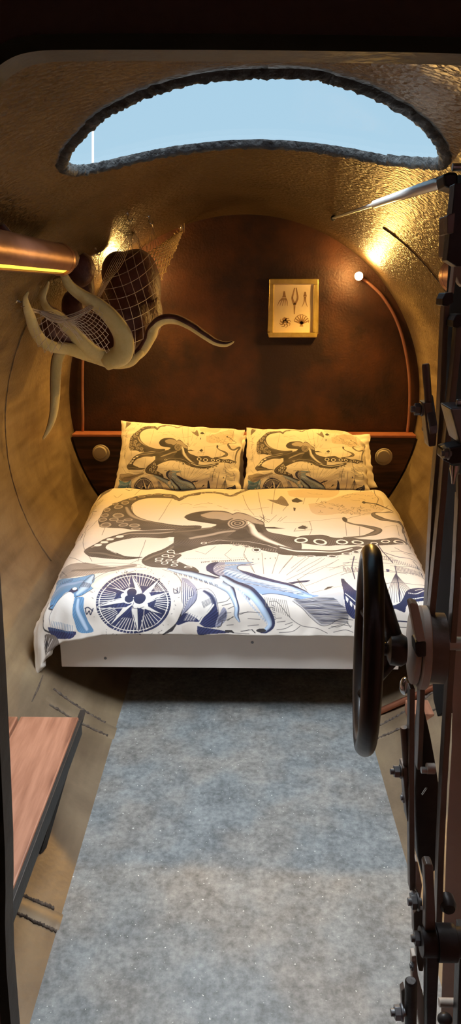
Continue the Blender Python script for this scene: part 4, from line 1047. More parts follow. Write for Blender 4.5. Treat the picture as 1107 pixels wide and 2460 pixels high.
    ('S','w',0.12,[(-46.5,142.4),(-47.4,130.2)]),
    ('S','w',0.12,[(-45.5,142.8),(-45.8,130.9)]),
    ('S','w',0.12,[(-44.6,143.1),(-44.2,131.5)]),
    ('S','w',0.12,[(-43.7,143.4),(-42.5,132.1)]),
    ('S','w',0.12,[(-42.8,143.8),(-40.9,132.7)]),
    ('S','w',0.12,[(-41.9,144.1),(-39.3,133.3)]),
    ('S','w',0.17,[(-39.7,146.0),(-35.5,136.8)]),
    ('S','w',0.17,[(-39.4,146.8),(-34.9,138.3)]),
    ('S','w',0.17,[(-39.0,147.6),(-34.3,139.8)]),
    ('S','w',0.17,[(-38.7,148.2),(-33.7,141.2)]),
    ('S','w',0.17,[(-38.4,148.8),(-33.1,142.7)]),
    ('S','w',0.17,[(-38.1,149.3),(-32.5,144.1)]),
    ('S','w',0.17,[(-37.7,149.8),(-31.9,145.5)]),
    ('S','w',0.12,[(-37.4,151.8),(-31.3,150.7)]),
    ('S','w',0.12,[(-37.5,152.6),(-31.5,152.0)]),
    ('S','w',0.12,[(-37.7,153.3),(-31.7,153.2)]),
    ('S','w',0.12,[(-37.8,153.9),(-32.0,154.3)]),
    ('S','w',0.12,[(-38.0,154.6),(-32.3,155.4)]),
    ('S','w',0.12,[(-38.1,155.2),(-32.5,156.5)]),
    ('S','w',0.12,[(-38.3,155.8),(-32.8,157.6)]),
    ('S','w',0.17,[(-39.8,157.7),(-35.5,161.3)]),
    ('S','w',0.17,[(-40.5,158.2),(-36.8,162.2)]),
    ('S','w',0.17,[(-41.2,158.8),(-38.1,163.2)]),
    ('S','w',0.17,[(-42.0,159.3),(-39.3,164.1)]),
    ('S','w',0.17,[(-42.7,159.9),(-40.6,165.1)]),
    ('S','w',0.17,[(-43.5,160.4),(-41.9,166.0)]),
    ('S','w',0.17,[(-44.2,161.0),(-43.1,167.0)]),
    ('S','w',0.12,[(-46.9,161.6),(-47.8,168.1)]),
    ('S','w',0.12,[(-47.7,161.4),(-49.3,167.8)]),
    ('S','w',0.12,[(-48.6,161.3),(-50.8,167.5)]),
    ('S','w',0.12,[(-49.5,161.1),(-52.3,167.2)]),
    ('S','w',0.12,[(-50.3,160.9),(-53.8,166.9)]),
    ('S','w',0.12,[(-51.2,160.8),(-55.2,166.6)]),
    ('S','w',0.12,[(-52.1,160.6),(-56.7,166.3)]),
    ('S','w',0.17,[(-54.1,159.3),(-60.3,164.1)]),
    ('S','w',0.17,[(-54.5,158.7),(-60.9,163.0)]),
    ('S','w',0.17,[(-54.8,158.1),(-61.5,162.0)]),
    ('S','w',0.17,[(-55.2,157.6),(-62.2,161.0)]),
    ('S','w',0.17,[(-55.6,157.1),(-62.8,160.0)]),
    ('S','w',0.17,[(-56.0,156.6),(-63.4,159.1)]),
    ('S','w',0.17,[(-56.3,156.1),(-64.0,158.1)]),
    ('S','w',0.12,[(-56.7,154.2),(-64.5,154.8)]),
    ('S','w',0.12,[(-56.5,153.6),(-64.1,153.8)]),
    ('S','w',0.12,[(-56.3,152.9),(-63.8,152.6)]),
    ('S','w',0.12,[(-56.1,152.2),(-63.6,151.4)]),
    ('S','w',0.12,[(-55.9,151.5),(-63.3,150.0)]),
    ('S','w',0.12,[(-55.8,150.8),(-63.2,148.4)]),
    ('S','w',0.12,[(-55.7,150.0),(-63.1,146.0)]),
    ('S','w',0.17,[(-54.3,147.3),(-61.1,139.2)]),
    ('S','w',0.17,[(-53.6,146.6),(-59.9,137.8)]),
    ('S','w',0.17,[(-52.9,145.8),(-58.8,136.5)]),
    ('S','w',0.17,[(-52.2,145.1),(-57.6,135.1)]),
    ('S','w',0.17,[(-51.5,144.3),(-56.3,133.8)]),
    ('S','w',0.17,[(-50.8,143.6),(-55.1,132.4)]),
    ('S','w',0.17,[(-50.1,142.8),(-53.9,131.0)]),
    ('F','w',[(-37.6,136.9),(-41.2,151.8),(-45.9,153.3)]),
    ('F','n',[(-37.6,136.9),(-44.9,148.1),(-45.9,153.3)]),
    ('S','n',0.2,[(-45.9,153.3),(-41.2,151.8),(-37.6,136.9),(-44.9,148.1),(-45.9,153.3)]),
    ('S','n',0.15,[(-45.9,153.3),(-37.6,136.9)]),
    ('F','w',[(-34.7,159.1),(-43.4,156.7),(-45.9,153.3)]),
    ('F','n',[(-34.7,159.1),(-41.1,153.6),(-45.9,153.3)]),
    ('S','n',0.2,[(-45.9,153.3),(-43.4,156.7),(-34.7,159.1),(-41.1,153.6),(-45.9,153.3)]),
    ('S','n',0.15,[(-45.9,153.3),(-34.7,159.1)]),
    ('F','w',[(-58.2,164.7),(-51.3,155.4),(-45.9,153.3)]),
    ('F','n',[(-58.2,164.7),(-48.0,158.0),(-45.9,153.3)]),
    ('S','n',0.2,[(-45.9,153.3),(-51.3,155.4),(-58.2,164.7),(-48.0,158.0),(-45.9,153.3)]),
    ('S','n',0.15,[(-45.9,153.3),(-58.2,164.7)]),
    ('F','w',[(-61.5,143.3),(-49.9,148.9),(-45.9,153.3)]),
    ('F','n',[(-61.5,143.3),(-51.5,153.0),(-45.9,153.3)]),
    ('S','n',0.2,[(-45.9,153.3),(-49.9,148.9),(-61.5,143.3),(-51.5,153.0),(-45.9,153.3)]),
    ('S','n',0.15,[(-45.9,153.3),(-61.5,143.3)]),
    ('F','w',[(-51.3,131.8),(-44.6,148.4),(-45.9,153.3)]),
    ('F','n',[(-51.3,131.8),(-49.8,150.0),(-45.9,153.3)]),
    ('S','w',0.2,[(-45.9,153.3),(-44.6,148.4),(-51.3,131.8),(-49.8,150.0),(-45.9,153.3)]),
    ('S','n',0.15,[(-45.9,153.3),(-51.3,131.8)]),
    ('F','w',[(-32.5,148.7),(-40.7,154.2),(-45.9,153.3)]),
    ('F','n',[(-32.5,148.7),(-42.6,149.5),(-45.9,153.3)]),
    ('S','w',0.2,[(-45.9,153.3),(-40.7,154.2),(-32.5,148.7),(-42.6,149.5),(-45.9,153.3)]),
    ('S','n',0.15,[(-45.9,153.3),(-32.5,148.7)]),
    ('F','w',[(-45.5,167.3),(-48.3,157.5),(-45.9,153.3)]),
    ('F','n',[(-45.5,167.3),(-42.9,157.4),(-45.9,153.3)]),
    ('S','w',0.2,[(-45.9,153.3),(-48.3,157.5),(-45.5,167.3),(-42.9,157.4),(-45.9,153.3)]),
    ('S','n',0.15,[(-45.9,153.3),(-45.5,167.3)]),
    ('F','w',[(-63.5,156.4),(-52.2,152.2),(-45.9,153.3)]),
    ('F','n',[(-63.5,156.4),(-50.9,156.4),(-45.9,153.3)]),
    ('S','w',0.2,[(-45.9,153.3),(-52.2,152.2),(-63.5,156.4),(-50.9,156.4),(-45.9,153.3)]),
    ('S','n',0.15,[(-45.9,153.3),(-63.5,156.4)]),
    ('E','w',-49.4,149.1,2.9,4.2),
    ('E','w',-50.0,152.5,2.6,2.3),
    ('E','w',-44.6,153.7,3.4,3.0),
    ('E','w',-46.7,154.8,1.8,1.5),
    ('E','w',-42.4,151.3,2.0,2.0),
    ('E','w',-43.0,155.6,1.8,1.5),
    ('E','w',-52.1,151.0,1.4,1.5),
    ('E','n',-48.9,148.8,2.1,3.2),
    ('E','n',-48.9,148.8,1.8,2.8),
    ('E','n',-49.8,152.5,1.9,1.8),
    ('E','n',-49.8,152.5,1.6,1.6),
    ('E','n',-45.1,152.3,2.7,2.6),
    ('E','n',-45.1,152.3,2.3,2.4),
    ('S','n',0.19,[(-47.6,154.2),(-47.9,156.5),(-45.2,156.8),(-43.0,156.1)]),
    ('F','g',[(-27.8,136.8),(-24.6,138.9),(-20.5,147.3),(-20.2,152.7),(-22.5,155.9),(-26.6,159.4),(-26.0,155.9),(-26.7,148.7)]),
    ('S','w',0.21,[(-26.8,140.1),(-26.2,152.7),(-25.9,157.2)]),
    ('S','n',0.21,[(-26.4,140.8),(-25.8,152.6),(-25.6,156.8)]),
    ('S','w',0.21,[(-26.0,141.5),(-25.4,152.4),(-25.4,156.3)]),
    ('S','n',0.21,[(-25.6,142.1),(-24.9,152.3),(-25.2,155.9)]),
    ('S','w',0.21,[(-25.2,142.8),(-24.5,152.1),(-24.9,155.5)]),
    ('S','n',0.21,[(-24.9,143.5),(-24.1,152.0),(-24.7,155.0)]),
    ('S','w',0.21,[(-24.5,144.2),(-23.6,151.8),(-24.4,154.6)]),
    ('S','n',0.21,[(-24.1,144.9),(-23.2,151.7),(-24.2,154.1)]),
    ('S','w',0.21,[(-23.7,145.5),(-22.8,151.5),(-24.0,153.7)]),
    ('S','n',0.21,[(-23.3,146.2),(-22.3,151.3),(-23.8,153.2)]),
    ('S','w',0.21,[(-22.9,146.8),(-21.9,151.2),(-23.5,152.7)]),
    ('S','n',0.21,[(-22.5,147.5),(-21.5,151.0),(-23.3,152.2)]),
    ('F','w',[(-20.4,148.6),(-16.1,147.6),(-12.5,151.1),(-11.2,154.9),(-13.9,158.0),(-17.3,160.1),(-19.8,162.1),(-22.2,160.1),(-23.7,157.4),(-20.2,153.6)]),
    ('R','g','n',0,[(-17.0,149.3,0.7),(-13.5,152.2,1.0),(-12.4,155.4,1.1),(-14.8,158.5,1.0)]),
    ('F','n',[(-12.0,153.6),(-10.7,158.0),(-10.8,162.0),(-11.9,164.7),(-17.3,164.4),(-19.0,162.2),(-17.3,159.6),(-13.9,157.6)]),
    ('S','w',0.59,[(-12.7,155.2),(-14.8,157.6),(-17.3,160.1),(-18.8,162.6)]),
    ('F','n',[(-29.1,163.5),(-25.6,158.6),(-22.2,159.4),(-18.8,162.1),(-23.7,162.2),(-27.6,163.8)]),
    ('S','g',0.21,[(-23.7,158.1),(-25.6,161.7)]),
    ('S','w',0.21,[(-23.2,158.3),(-25.1,161.7)]),
    ('S','g',0.21,[(-22.7,158.5),(-24.5,161.6)]),
    ('S','w',0.21,[(-22.2,158.7),(-23.9,161.6)]),
    ('S','g',0.21,[(-21.7,158.9),(-23.3,161.6)]),
    ('S','w',0.21,[(-21.2,159.1),(-22.7,161.6)]),
    ('S','g',0.21,[(-20.7,159.3),(-22.1,161.6)]),
    ('S','w',0.21,[(-20.2,159.5),(-21.5,161.6)]),
    ('S','g',0.21,[(-19.7,159.7),(-20.9,161.6)]),
    ('S','n',0.13,[(-17.8,154.1),(-16.8,156.3)]),
    ('S','n',0.13,[(-17.4,153.9),(-16.4,156.1)]),
    ('S','n',0.13,[(-16.9,153.7),(-16.0,155.8)]),
    ('S','n',0.13,[(-16.4,153.5),(-15.6,155.6)]),
    ('S','n',0.13,[(-15.9,153.3),(-15.3,155.4)]),
    ('S','n',0.13,[(-15.4,153.1),(-14.9,155.2)]),
    ('S','n',0.13,[(-14.9,152.9),(-14.5,155.0)]),
    ('S','n',0.13,[(-14.4,152.8),(-14.1,154.7)]),
    ('S','n',0.13,[(-14.0,152.6),(-13.7,154.5)]),
    ('S','n',0.13,[(-13.5,152.4),(-13.3,154.3)]),
    ('S','n',0.29,[(-20.5,147.8),(-20.0,150.0),(-20.3,153.2),(-22.7,155.9),(-26.1,159.1),(-29.1,163.5)]),
    ('S','n',0.25,[(-20.1,148.2),(-16.1,147.6),(-12.5,151.1),(-10.9,155.4),(-10.6,160.0),(-11.9,164.8)]),
    ('F','c',[(-26.6,164.2),(-21.7,162.5),(-17.3,164.1),(-15.8,166.7),(-18.8,168.0),(-25.7,167.2)]),
    ('F','n',[(-19.8,164.1),(-14.9,165.1),(-9.9,166.1),(-5.5,167.3),(-13.9,167.8),(-19.3,168.0)]),
    ('F','g',[(-10.9,160.3),(-8.5,156.1),(-6.8,158.0),(-7.4,161.5),(-9.7,164.1),(-11.9,164.6),(-11.5,162.1)]),
    ('S','n',0.17,[(-10.4,161.0),(-10.9,163.6)]),
    ('S','n',0.17,[(-10.0,160.5),(-10.4,163.1)]),
    ('S','n',0.17,[(-9.6,160.0),(-9.9,162.6)]),
    ('S','n',0.17,[(-9.1,159.5),(-9.5,162.2)]),
    ('S','n',0.17,[(-8.7,159.0),(-9.0,161.7)]),
    ('S','n',0.17,[(-8.2,158.5),(-8.5,161.3)]),
    ('S','n',0.17,[(-7.8,158.0),(-8.0,160.8)]),
    ('S','n',0.17,[(-7.4,157.5),(-7.5,160.3)]),
    ('S','k',0.25,[(-4.1,160.0),(-7.0,161.5),(-9.5,162.0)]),
    ('S','k',0.38,[(-10.9,164.8),(-9.5,164.1),(-8.9,162.3)]),
    ('S','k',0.21,[(-11.0,154.5),(-7.1,153.6),(-5.1,151.6)]),
    ('S','k',0.21,[(-9.0,155.4),(-5.1,154.5)]),
    ('S','k',0.21,[(-6.5,156.7),(-3.6,155.5)]),
    ('S','k',0.21,[(-7.0,164.0),(-4.1,163.6)]),
    ('S','k',0.21,[(-1.6,158.4),(2.3,157.7)]),
    ('S','k',0.21,[(-0.6,166.5),(2.8,165.7)]),
    ('S','k',0.21,[(-4.5,167.3),(2.8,167.5)]),
    ('R','n','s',0.2,[(-34.4,126.3,1.1),(-27.3,130.3,2.9),(-20.3,134.7,3.2),(-13.4,139.3,3.9),(-8.7,144.4,3.8),(-5.7,148.5,2.2),(-3.9,152.6,1.3),(-2.6,156.2,1.1),(-2.8,159.2,1.0),(-1.5,162.0,0.4)]),
    ('S','w',0.13,[(-32.5,130.0),(-31.9,132.4)]),
    ('S','n',0.13,[(-31.7,130.5),(-31.1,133.0)]),
    ('S','n',0.13,[(-30.8,131.0),(-30.2,133.5)]),
    ('S','w',0.13,[(-30.0,131.5),(-29.4,134.0)]),
    ('S','n',0.13,[(-29.2,132.0),(-28.6,134.5)]),
    ('S','n',0.13,[(-28.4,132.5),(-27.8,135.0)]),
    ('S','w',0.13,[(-27.6,133.0),(-27.0,135.5)]),
    ('S','n',0.13,[(-26.8,133.5),(-26.2,136.1)]),
    ('S','n',0.13,[(-26.0,134.0),(-25.4,136.6)]),
    ('S','w',0.13,[(-25.2,134.5),(-24.6,137.1)]),
    ('S','n',0.13,[(-24.4,135.0),(-23.8,137.6)]),
    ('S','n',0.13,[(-23.6,135.5),(-23.0,138.1)]),
    ('S','w',0.13,[(-22.8,136.0),(-22.2,138.6)]),
    ('S','n',0.13,[(-22.0,136.4),(-21.4,139.1)]),
    ('S','n',0.13,[(-21.2,136.9),(-20.6,139.6)]),
    ('S','w',0.13,[(-20.4,137.4),(-19.8,140.1)]),
    ('S','n',0.13,[(-19.6,137.9),(-19.1,140.6)]),
    ('S','n',0.13,[(-18.8,138.4),(-18.3,141.1)]),
    ('S','w',0.13,[(-18.0,138.9),(-17.5,141.6)]),
    ('S','n',0.13,[(-17.2,139.3),(-16.7,142.1)]),
    ('S','n',0.13,[(-16.5,139.8),(-15.9,142.6)]),
    ('S','w',0.13,[(-15.7,140.3),(-15.2,143.1)]),
    ('S','n',0.13,[(-14.9,140.8),(-14.4,143.5)]),
    ('S','n',0.13,[(-14.1,141.2),(-13.6,144.0)]),
    ('S','w',0.13,[(-13.3,141.7),(-12.8,144.5)]),
    ('S','n',0.13,[(-12.6,142.2),(-12.1,145.0)]),
    ('S','n',0.13,[(-11.8,142.6),(-11.3,145.5)]),
    ('S','w',0.13,[(-11.0,143.1),(-10.5,146.0)]),
    ('E','w',-11.3,140.1,2.3,3.0),
    ('E','w',-6.6,147.0,1.0,1.8),
    ('R','s','w',0,[(-4.6,151.0,0.3),(-3.4,153.5,0.5),(-2.9,155.8,0.3)]),
    ('F','g',[(-16.9,127.9),(-17.2,122.8),(-15.2,118.8),(-11.5,117.5),(-6.2,117.9),(3.3,119.9),(8.3,117.4),(3.3,121.2),(-1.9,122.5),(-1.6,126.4),(3.2,132.5),(3.1,153.5),(-2.2,145.4),(-7.4,137.4),(-12.6,132.7)]),
    ('F','v',[(-8.5,117.3),(-2.8,117.7),(4.9,117.5),(0.0,120.0),(-2.5,122.4),(-2.1,126.5),(2.8,128.8),(8.3,132.7),(13.7,135.8),(20.0,140.1),(24.1,143.7),(29.0,149.7),(33.1,150.9),(28.9,152.2),(25.7,152.5),(21.6,151.7),(17.4,150.6),(12.2,150.3),(8.5,150.9),(4.8,148.4),(-2.6,142.9),(-8.1,136.1)]),
    ('R','v','s',0,[(-7.2,129.0,2.0),(-1.6,132.8,2.9),(4.9,137.2,2.9),(12.4,140.8,2.9),(19.8,145.5,2.9),(25.9,150.1,1.3),(30.0,151.2,0.4)]),
    ('F','n',[(-2.1,126.5),(2.8,128.8),(8.3,132.7),(13.7,135.8),(20.0,140.1),(24.1,143.7),(29.0,149.7),(24.0,145.5),(18.9,141.9),(12.5,138.3),(6.1,135.3),(0.0,130.2)]),
    ('F','n',[(-16.9,127.9),(-17.2,122.8),(-15.2,118.8),(-11.5,117.5),(-13.0,120.8),(-13.9,125.3),(-12.7,131.5),(-8.4,136.9),(-12.6,134.0)]),
    ('S','w',0.15,[(-13.4,125.3),(-11.4,122.1),(-7.7,120.3)]),
    ('S','n',0.15,[(-12.7,125.0),(-10.5,121.9),(-6.9,120.3)]),
    ('S','w',0.15,[(-11.9,124.6),(-9.7,121.8),(-6.0,120.3)]),
    ('S','n',0.15,[(-11.2,124.3),(-8.8,121.6),(-5.2,120.3)]),
    ('S','w',0.15,[(-10.5,124.0),(-8.0,121.5),(-4.3,120.2)]),
    ('S','n',0.15,[(-9.8,123.6),(-7.2,121.3),(-3.5,120.2)]),
    ('S','w',0.15,[(-9.0,123.3),(-6.3,121.2),(-2.6,120.2)]),
    ('S','n',0.15,[(-8.3,123.0),(-5.5,121.0),(-1.8,120.2)]),
    ('S','w',0.15,[(-7.6,122.6),(-4.6,120.9),(-0.9,120.2)]),
    ('S','n',0.15,[(-6.8,122.3),(-3.8,120.8),(-0.1,120.2)]),
    ('S','w',0.15,[(-6.1,122.0),(-2.9,120.6),(0.8,120.2)]),
    ('S','n',0.15,[(-5.4,121.6),(-2.1,120.5),(1.6,120.2)]),
    ('S','w',0.15,[(-4.6,121.3),(-1.2,120.3),(2.5,120.1)]),
    ('S','n',0.15,[(-3.9,121.0),(-0.4,120.2),(3.3,120.1)]),
    ('S','w',0.15,[(-3.1,120.6),(0.5,120.0),(4.2,120.1)]),
    ('S','n',0.15,[(-2.4,120.3),(1.3,119.9),(5.0,120.1)]),
    ('S','w',0.15,[(-12.7,129.7),(-10.2,125.9),(-6.6,124.5)]),
    ('S','n',0.15,[(-11.8,130.3),(-9.3,126.5),(-5.8,125.3)]),
    ('S','w',0.15,[(-10.9,130.9),(-8.4,127.1),(-5.0,126.0)]),
    ('S','n',0.15,[(-10.0,131.5),(-7.5,127.7),(-4.2,126.8)]),
    ('S','w',0.15,[(-9.1,132.1),(-6.6,128.3),(-3.4,127.5)]),
    ('S','n',0.15,[(-8.2,132.7),(-5.7,128.9),(-2.6,128.3)]),
    ('S','w',0.15,[(-7.4,133.3),(-4.8,129.6),(-1.8,129.0)]),
    ('S','n',0.15,[(-6.5,133.9),(-3.9,130.2),(-1.0,129.7)]),
    ('S','w',0.15,[(-5.6,134.4),(-3.0,130.8),(-0.3,130.5)]),
    ('S','n',0.15,[(-4.7,135.0),(-2.2,131.4),(0.5,131.2)]),
    ('S','w',0.15,[(-3.8,135.6),(-1.3,132.0),(1.3,131.9)]),
    ('S','n',0.15,[(-2.9,136.2),(-0.4,132.5),(2.1,132.6)]),
    ('S','w',0.15,[(-2.1,136.8),(0.5,133.1),(2.8,133.3)]),
    ('S','n',0.15,[(-1.2,137.3),(1.4,133.7),(3.6,134.1)]),
    ('S','w',0.15,[(-0.3,137.9),(2.2,134.3),(4.4,134.8)]),
    ('S','n',0.15,[(0.5,138.5),(3.1,134.9),(5.1,135.5)]),
    ('S','w',0.13,[(-4.3,135.4),(0.0,136.0)]),
    ('S','n',0.13,[(-3.0,136.2),(1.4,136.7)]),
    ('S','w',0.13,[(-1.6,136.9),(2.7,137.4)]),
    ('S','n',0.13,[(-0.2,137.6),(4.0,138.0)]),
    ('S','w',0.13,[(1.1,138.4),(5.3,138.7)]),
    ('S','n',0.13,[(2.5,139.1),(6.5,139.4)]),
    ('S','w',0.13,[(3.8,139.8),(7.8,140.1)]),
    ('S','n',0.13,[(5.2,140.5),(9.1,140.7)]),
    ('S','w',0.13,[(6.5,141.3),(10.4,141.4)]),
    ('S','n',0.13,[(7.8,142.0),(11.7,142.1)]),
    ('S','w',0.13,[(9.2,142.7),(12.9,142.7)]),
    ('S','n',0.13,[(10.5,143.4),(14.2,143.4)]),
    ('S','w',0.13,[(11.8,144.1),(15.4,144.1)]),
    ('S','n',0.13,[(13.1,144.8),(16.7,144.7)]),
    ('S','w',0.13,[(14.4,145.5),(18.0,145.4)]),
    ('S','n',0.13,[(15.7,146.2),(19.2,146.0)]),
    ('S','w',0.13,[(17.0,146.9),(20.4,146.6)]),
    ('S','n',0.13,[(18.3,147.5),(21.7,147.3)]),
    ('S','w',0.13,[(19.6,148.1),(22.9,147.8)]),
    ('S','n',0.13,[(20.9,148.6),(24.2,148.3)]),
    ('S','w',0.13,[(22.2,149.0),(25.4,148.8)]),
    ('S','n',0.13,[(23.5,149.5),(26.6,149.2)]),
    ('S','w',0.13,[(-0.5,141.6),(4.3,143.0)]),
    ('S','n',0.13,[(0.8,142.1),(5.5,143.4)]),
    ('S','n',0.13,[(2.1,142.6),(6.7,143.9)]),
    ('S','w',0.13,[(3.4,143.1),(7.9,144.4)]),
    ('S','n',0.13,[(4.7,143.6),(9.0,144.8)]),
    ('S','n',0.13,[(5.9,144.1),(10.2,145.2)]),
    ('S','w',0.13,[(7.2,144.5),(11.3,145.7)]),
    ('S','n',0.13,[(8.5,145.0),(12.5,146.1)]),
    ('S','n',0.13,[(9.8,145.5),(13.7,146.6)]),
    ('S','w',0.13,[(11.0,146.0),(14.8,147.0)]),
    ('S','n',0.13,[(12.3,146.5),(16.0,147.4)]),
    ('S','n',0.13,[(13.5,146.9),(17.1,147.8)]),
    ('S','w',0.13,[(14.8,147.4),(18.3,148.2)]),
    ('S','n',0.13,[(16.0,147.8),(19.4,148.5)]),
    ('S','n',0.13,[(17.3,148.2),(20.5,148.8)]),
    ('S','w',0.13,[(18.6,148.5),(21.7,149.1)]),
    ('S','n',0.13,[(19.8,148.8),(22.8,149.4)]),
    ('S','n',0.13,[(21.1,149.1),(24.0,149.6)]),
    ('S','w',0.13,[(22.3,149.4),(25.1,149.9)]),
    ('S','n',0.13,[(23.6,149.7),(26.3,150.1)]),
    ('S','k',0.31,[(-8.5,117.2),(-2.3,117.5),(4.9,117.5),(0.0,120.1),(-2.5,122.5),(-2.0,126.8),(2.8,129.1)]),
    ('S','n',0.31,[(8.5,150.9),(12.2,150.3),(17.4,150.6),(21.6,151.7),(25.7,152.5),(28.9,152.2)]),
    ('F','n',[(20.0,139.8),(24.5,137.8),(30.0,135.9),(29.3,137.7),(24.3,140.0),(22.1,141.3)]),
    ('S','k',0.27,[(24.6,135.6),(26.2,144.8)]),
    ('S','k',0.27,[(25.1,136.2),(28.1,147.7)]),
    ('F','k',[(35.5,147.0),(37.5,143.7),(40.4,143.2),(38.9,145.2),(36.6,146.8)]),
    ('R','n','s',0.5,[(-8.7,136.1,2.0),(-4.8,141.1,2.6),(0.1,146.4,3.2),(4.8,151.1,2.3),(8.4,155.2,2.1),(11.1,159.6,2.1),(12.2,163.4,1.7),(10.1,166.1,1.1),(8.0,166.9,0.4)]),
    ('S','v',0.15,[(-2.1,146.7),(-1.4,149.8)]),
    ('S','w',0.15,[(-1.6,147.7),(-1.0,150.4)]),
    ('S','v',0.15,[(-1.2,148.5),(-0.6,151.0)]),
    ('S','w',0.15,[(-0.8,149.2),(-0.1,151.5)]),
    ('S','v',0.15,[(-0.4,149.8),(0.3,152.0)]),
    ('S','w',0.15,[(0.1,150.4),(0.7,152.5)]),
    ('S','v',0.15,[(0.5,151.0),(1.1,153.0)]),
    ('S','w',0.15,[(0.9,151.5),(1.6,153.4)]),
    ('S','v',0.15,[(1.3,152.0),(2.0,153.9)]),
    ('S','w',0.15,[(1.8,152.4),(2.4,154.3)]),
    ('S','v',0.15,[(2.2,152.9),(2.8,154.8)]),
    ('S','w',0.15,[(2.6,153.4),(3.2,155.2)]),
    ('S','v',0.15,[(3.0,154.2),(3.6,155.6)]),
    ('S','w',0.15,[(3.4,154.6),(4.1,156.0)]),
    ('S','v',0.15,[(3.9,155.0),(4.5,156.5)]),
    ('S','w',0.15,[(4.3,155.5),(4.9,156.9)]),
    ('S','v',0.15,[(4.7,155.9),(5.3,157.3)]),
    ('S','w',0.15,[(5.1,156.3),(5.7,157.8)]),
    ('S','v',0.15,[(5.5,156.7),(6.2,158.2)]),
    ('S','w',0.15,[(5.9,157.1),(6.6,158.7)]),
    ('S','v',0.15,[(6.4,157.5),(7.0,159.2)]),
    ('S','w',0.15,[(6.8,158.0),(7.4,159.7)]),
    ('S','v',0.15,[(7.2,158.4),(7.8,160.2)]),
    ('S','w',0.15,[(7.6,158.9),(8.3,160.7)]),
    ('S','v',0.15,[(8.0,159.4),(8.7,161.2)]),
    ('S','w',0.15,[(8.5,159.9),(9.1,161.6)]),
    ('S','v',0.15,[(8.9,160.4),(9.5,162.1)]),
    ('S','w',0.15,[(9.3,160.8),(10.0,162.6)]),
    ('S','v',0.15,[(9.7,161.3),(10.4,163.1)]),
    ('S','w',0.15,[(10.2,161.8),(10.8,163.6)]),
    ('E','k',8.0,166.1,2.1,0.9),
    ('S','k',0.4,[(3.9,165.7),(5.4,167.1)]),
    ('S','n',0.18,[(12.4,154.9),(13.7,155.6)]),
    ('S','n',0.18,[(12.6,155.9),(13.8,156.5)]),
    ('S','n',0.18,[(12.8,156.8),(13.9,157.3)]),
    ('S','n',0.18,[(13.0,157.7),(14.0,158.2)]),
    ('S','n',0.18,[(13.2,158.8),(14.1,159.1)]),
    ('S','n',0.18,[(13.4,159.8),(14.2,160.1)]),
    ('S','n',0.18,[(13.6,160.9),(14.3,161.1)]),
    ('F','q',[(21.5,152.9),(33.1,151.2),(43.2,149.9),(43.6,154.5),(45.9,159.6),(41.8,160.4),(37.2,162.9),(33.5,163.3),(29.8,160.2),(26.1,156.6)]),
    ('S','k',0.14,[(22.1,152.4),(27.3,152.4),(32.5,152.0),(39.3,152.4)]),
    ('S','n',0.14,[(22.5,152.8),(27.7,153.1),(33.0,152.4),(39.7,152.7)]),
    ('S','n',0.14,[(23.0,153.2),(28.2,153.5),(33.4,152.9),(40.2,152.9)]),
    ('S','k',0.14,[(23.4,153.6),(28.6,153.6),(33.9,153.3),(40.7,153.2)]),
    ('S','n',0.14,[(23.9,154.0),(29.1,153.7),(34.3,153.7),(41.1,153.7)]),
    ('S','n',0.14,[(24.3,154.4),(29.6,154.1),(34.8,154.1),(41.5,154.3)]),
    ('S','k',0.14,[(24.8,154.8),(30.0,154.7),(35.2,154.5),(42.0,154.8)]),
    ('S','n',0.14,[(25.3,155.2),(30.5,155.4),(35.7,154.8),(42.4,155.2)]),
    ('S','n',0.14,[(25.7,155.6),(30.9,155.9),(36.1,155.2),(42.9,155.3)]),
    ('S','k',0.14,[(26.2,156.0),(31.4,156.1),(36.6,155.6),(43.4,155.5)]),
    ('S','n',0.14,[(26.7,156.3),(31.9,156.1),(37.1,156.0),(43.8,155.9)]),
    ('S','n',0.14,[(27.1,156.7),(32.3,156.3),(37.5,156.4),(44.3,156.5)]),
    ('S','k',0.14,[(27.6,157.1),(32.8,156.9),(38.0,156.7),(44.7,157.1)]),
    ('S','n',0.14,[(28.1,157.5),(33.3,157.6),(38.5,157.1),(45.2,157.5)]),
    ('S','n',0.14,[(28.5,157.9),(33.8,158.2),(38.9,157.5),(45.4,157.7)]),
    ('S','k',0.14,[(29.0,158.3),(34.2,158.5),(39.4,157.9),(45.4,157.9)]),
    ('S','n',0.14,[(29.5,158.7),(34.7,158.5),(39.9,158.3),(45.4,158.2)]),
    ('S','n',0.14,[(30.0,159.1),(35.2,158.7),(40.4,158.7),(45.4,158.8)]),
    ('S','k',0.14,[(30.4,159.6),(35.6,159.2),(40.8,159.2),(45.4,159.5)]),
    ('S','n',0.14,[(30.9,160.0),(36.1,160.0),(41.3,159.6),(45.4,160.1)]),
    ('S','n',0.14,[(31.4,160.4),(36.6,160.8),(41.8,160.0),(45.4,160.3)]),
    ('S','k',0.14,[(31.9,160.9),(37.1,161.2),(42.3,160.5),(45.4,160.5)]),
    ('S','n',0.14,[(32.4,161.3),(37.6,161.3),(42.7,160.9),(45.4,160.8)]),
    ('S','n',0.14,[(32.8,161.8),(38.0,161.4),(43.2,161.4),(45.5,161.4)]),
    ('S','k',0.14,[(33.3,162.2),(38.5,161.8),(43.7,161.8),(45.5,162.1)]),
    ('S','n',0.14,[(33.8,162.6),(39.0,162.5),(44.2,162.2),(45.5,162.7)]),
    ('S','k',0.22,[(11.6,153.7),(14.7,153.8),(18.3,157.5),(21.5,161.1),(26.2,163.9),(32.0,164.8),(36.7,166.9)]),
    ('S','k',0.22,[(21.5,153.2),(26.1,156.6),(29.4,160.1),(33.5,163.3),(37.2,163.2),(41.8,160.4),(47.6,160.9)]),
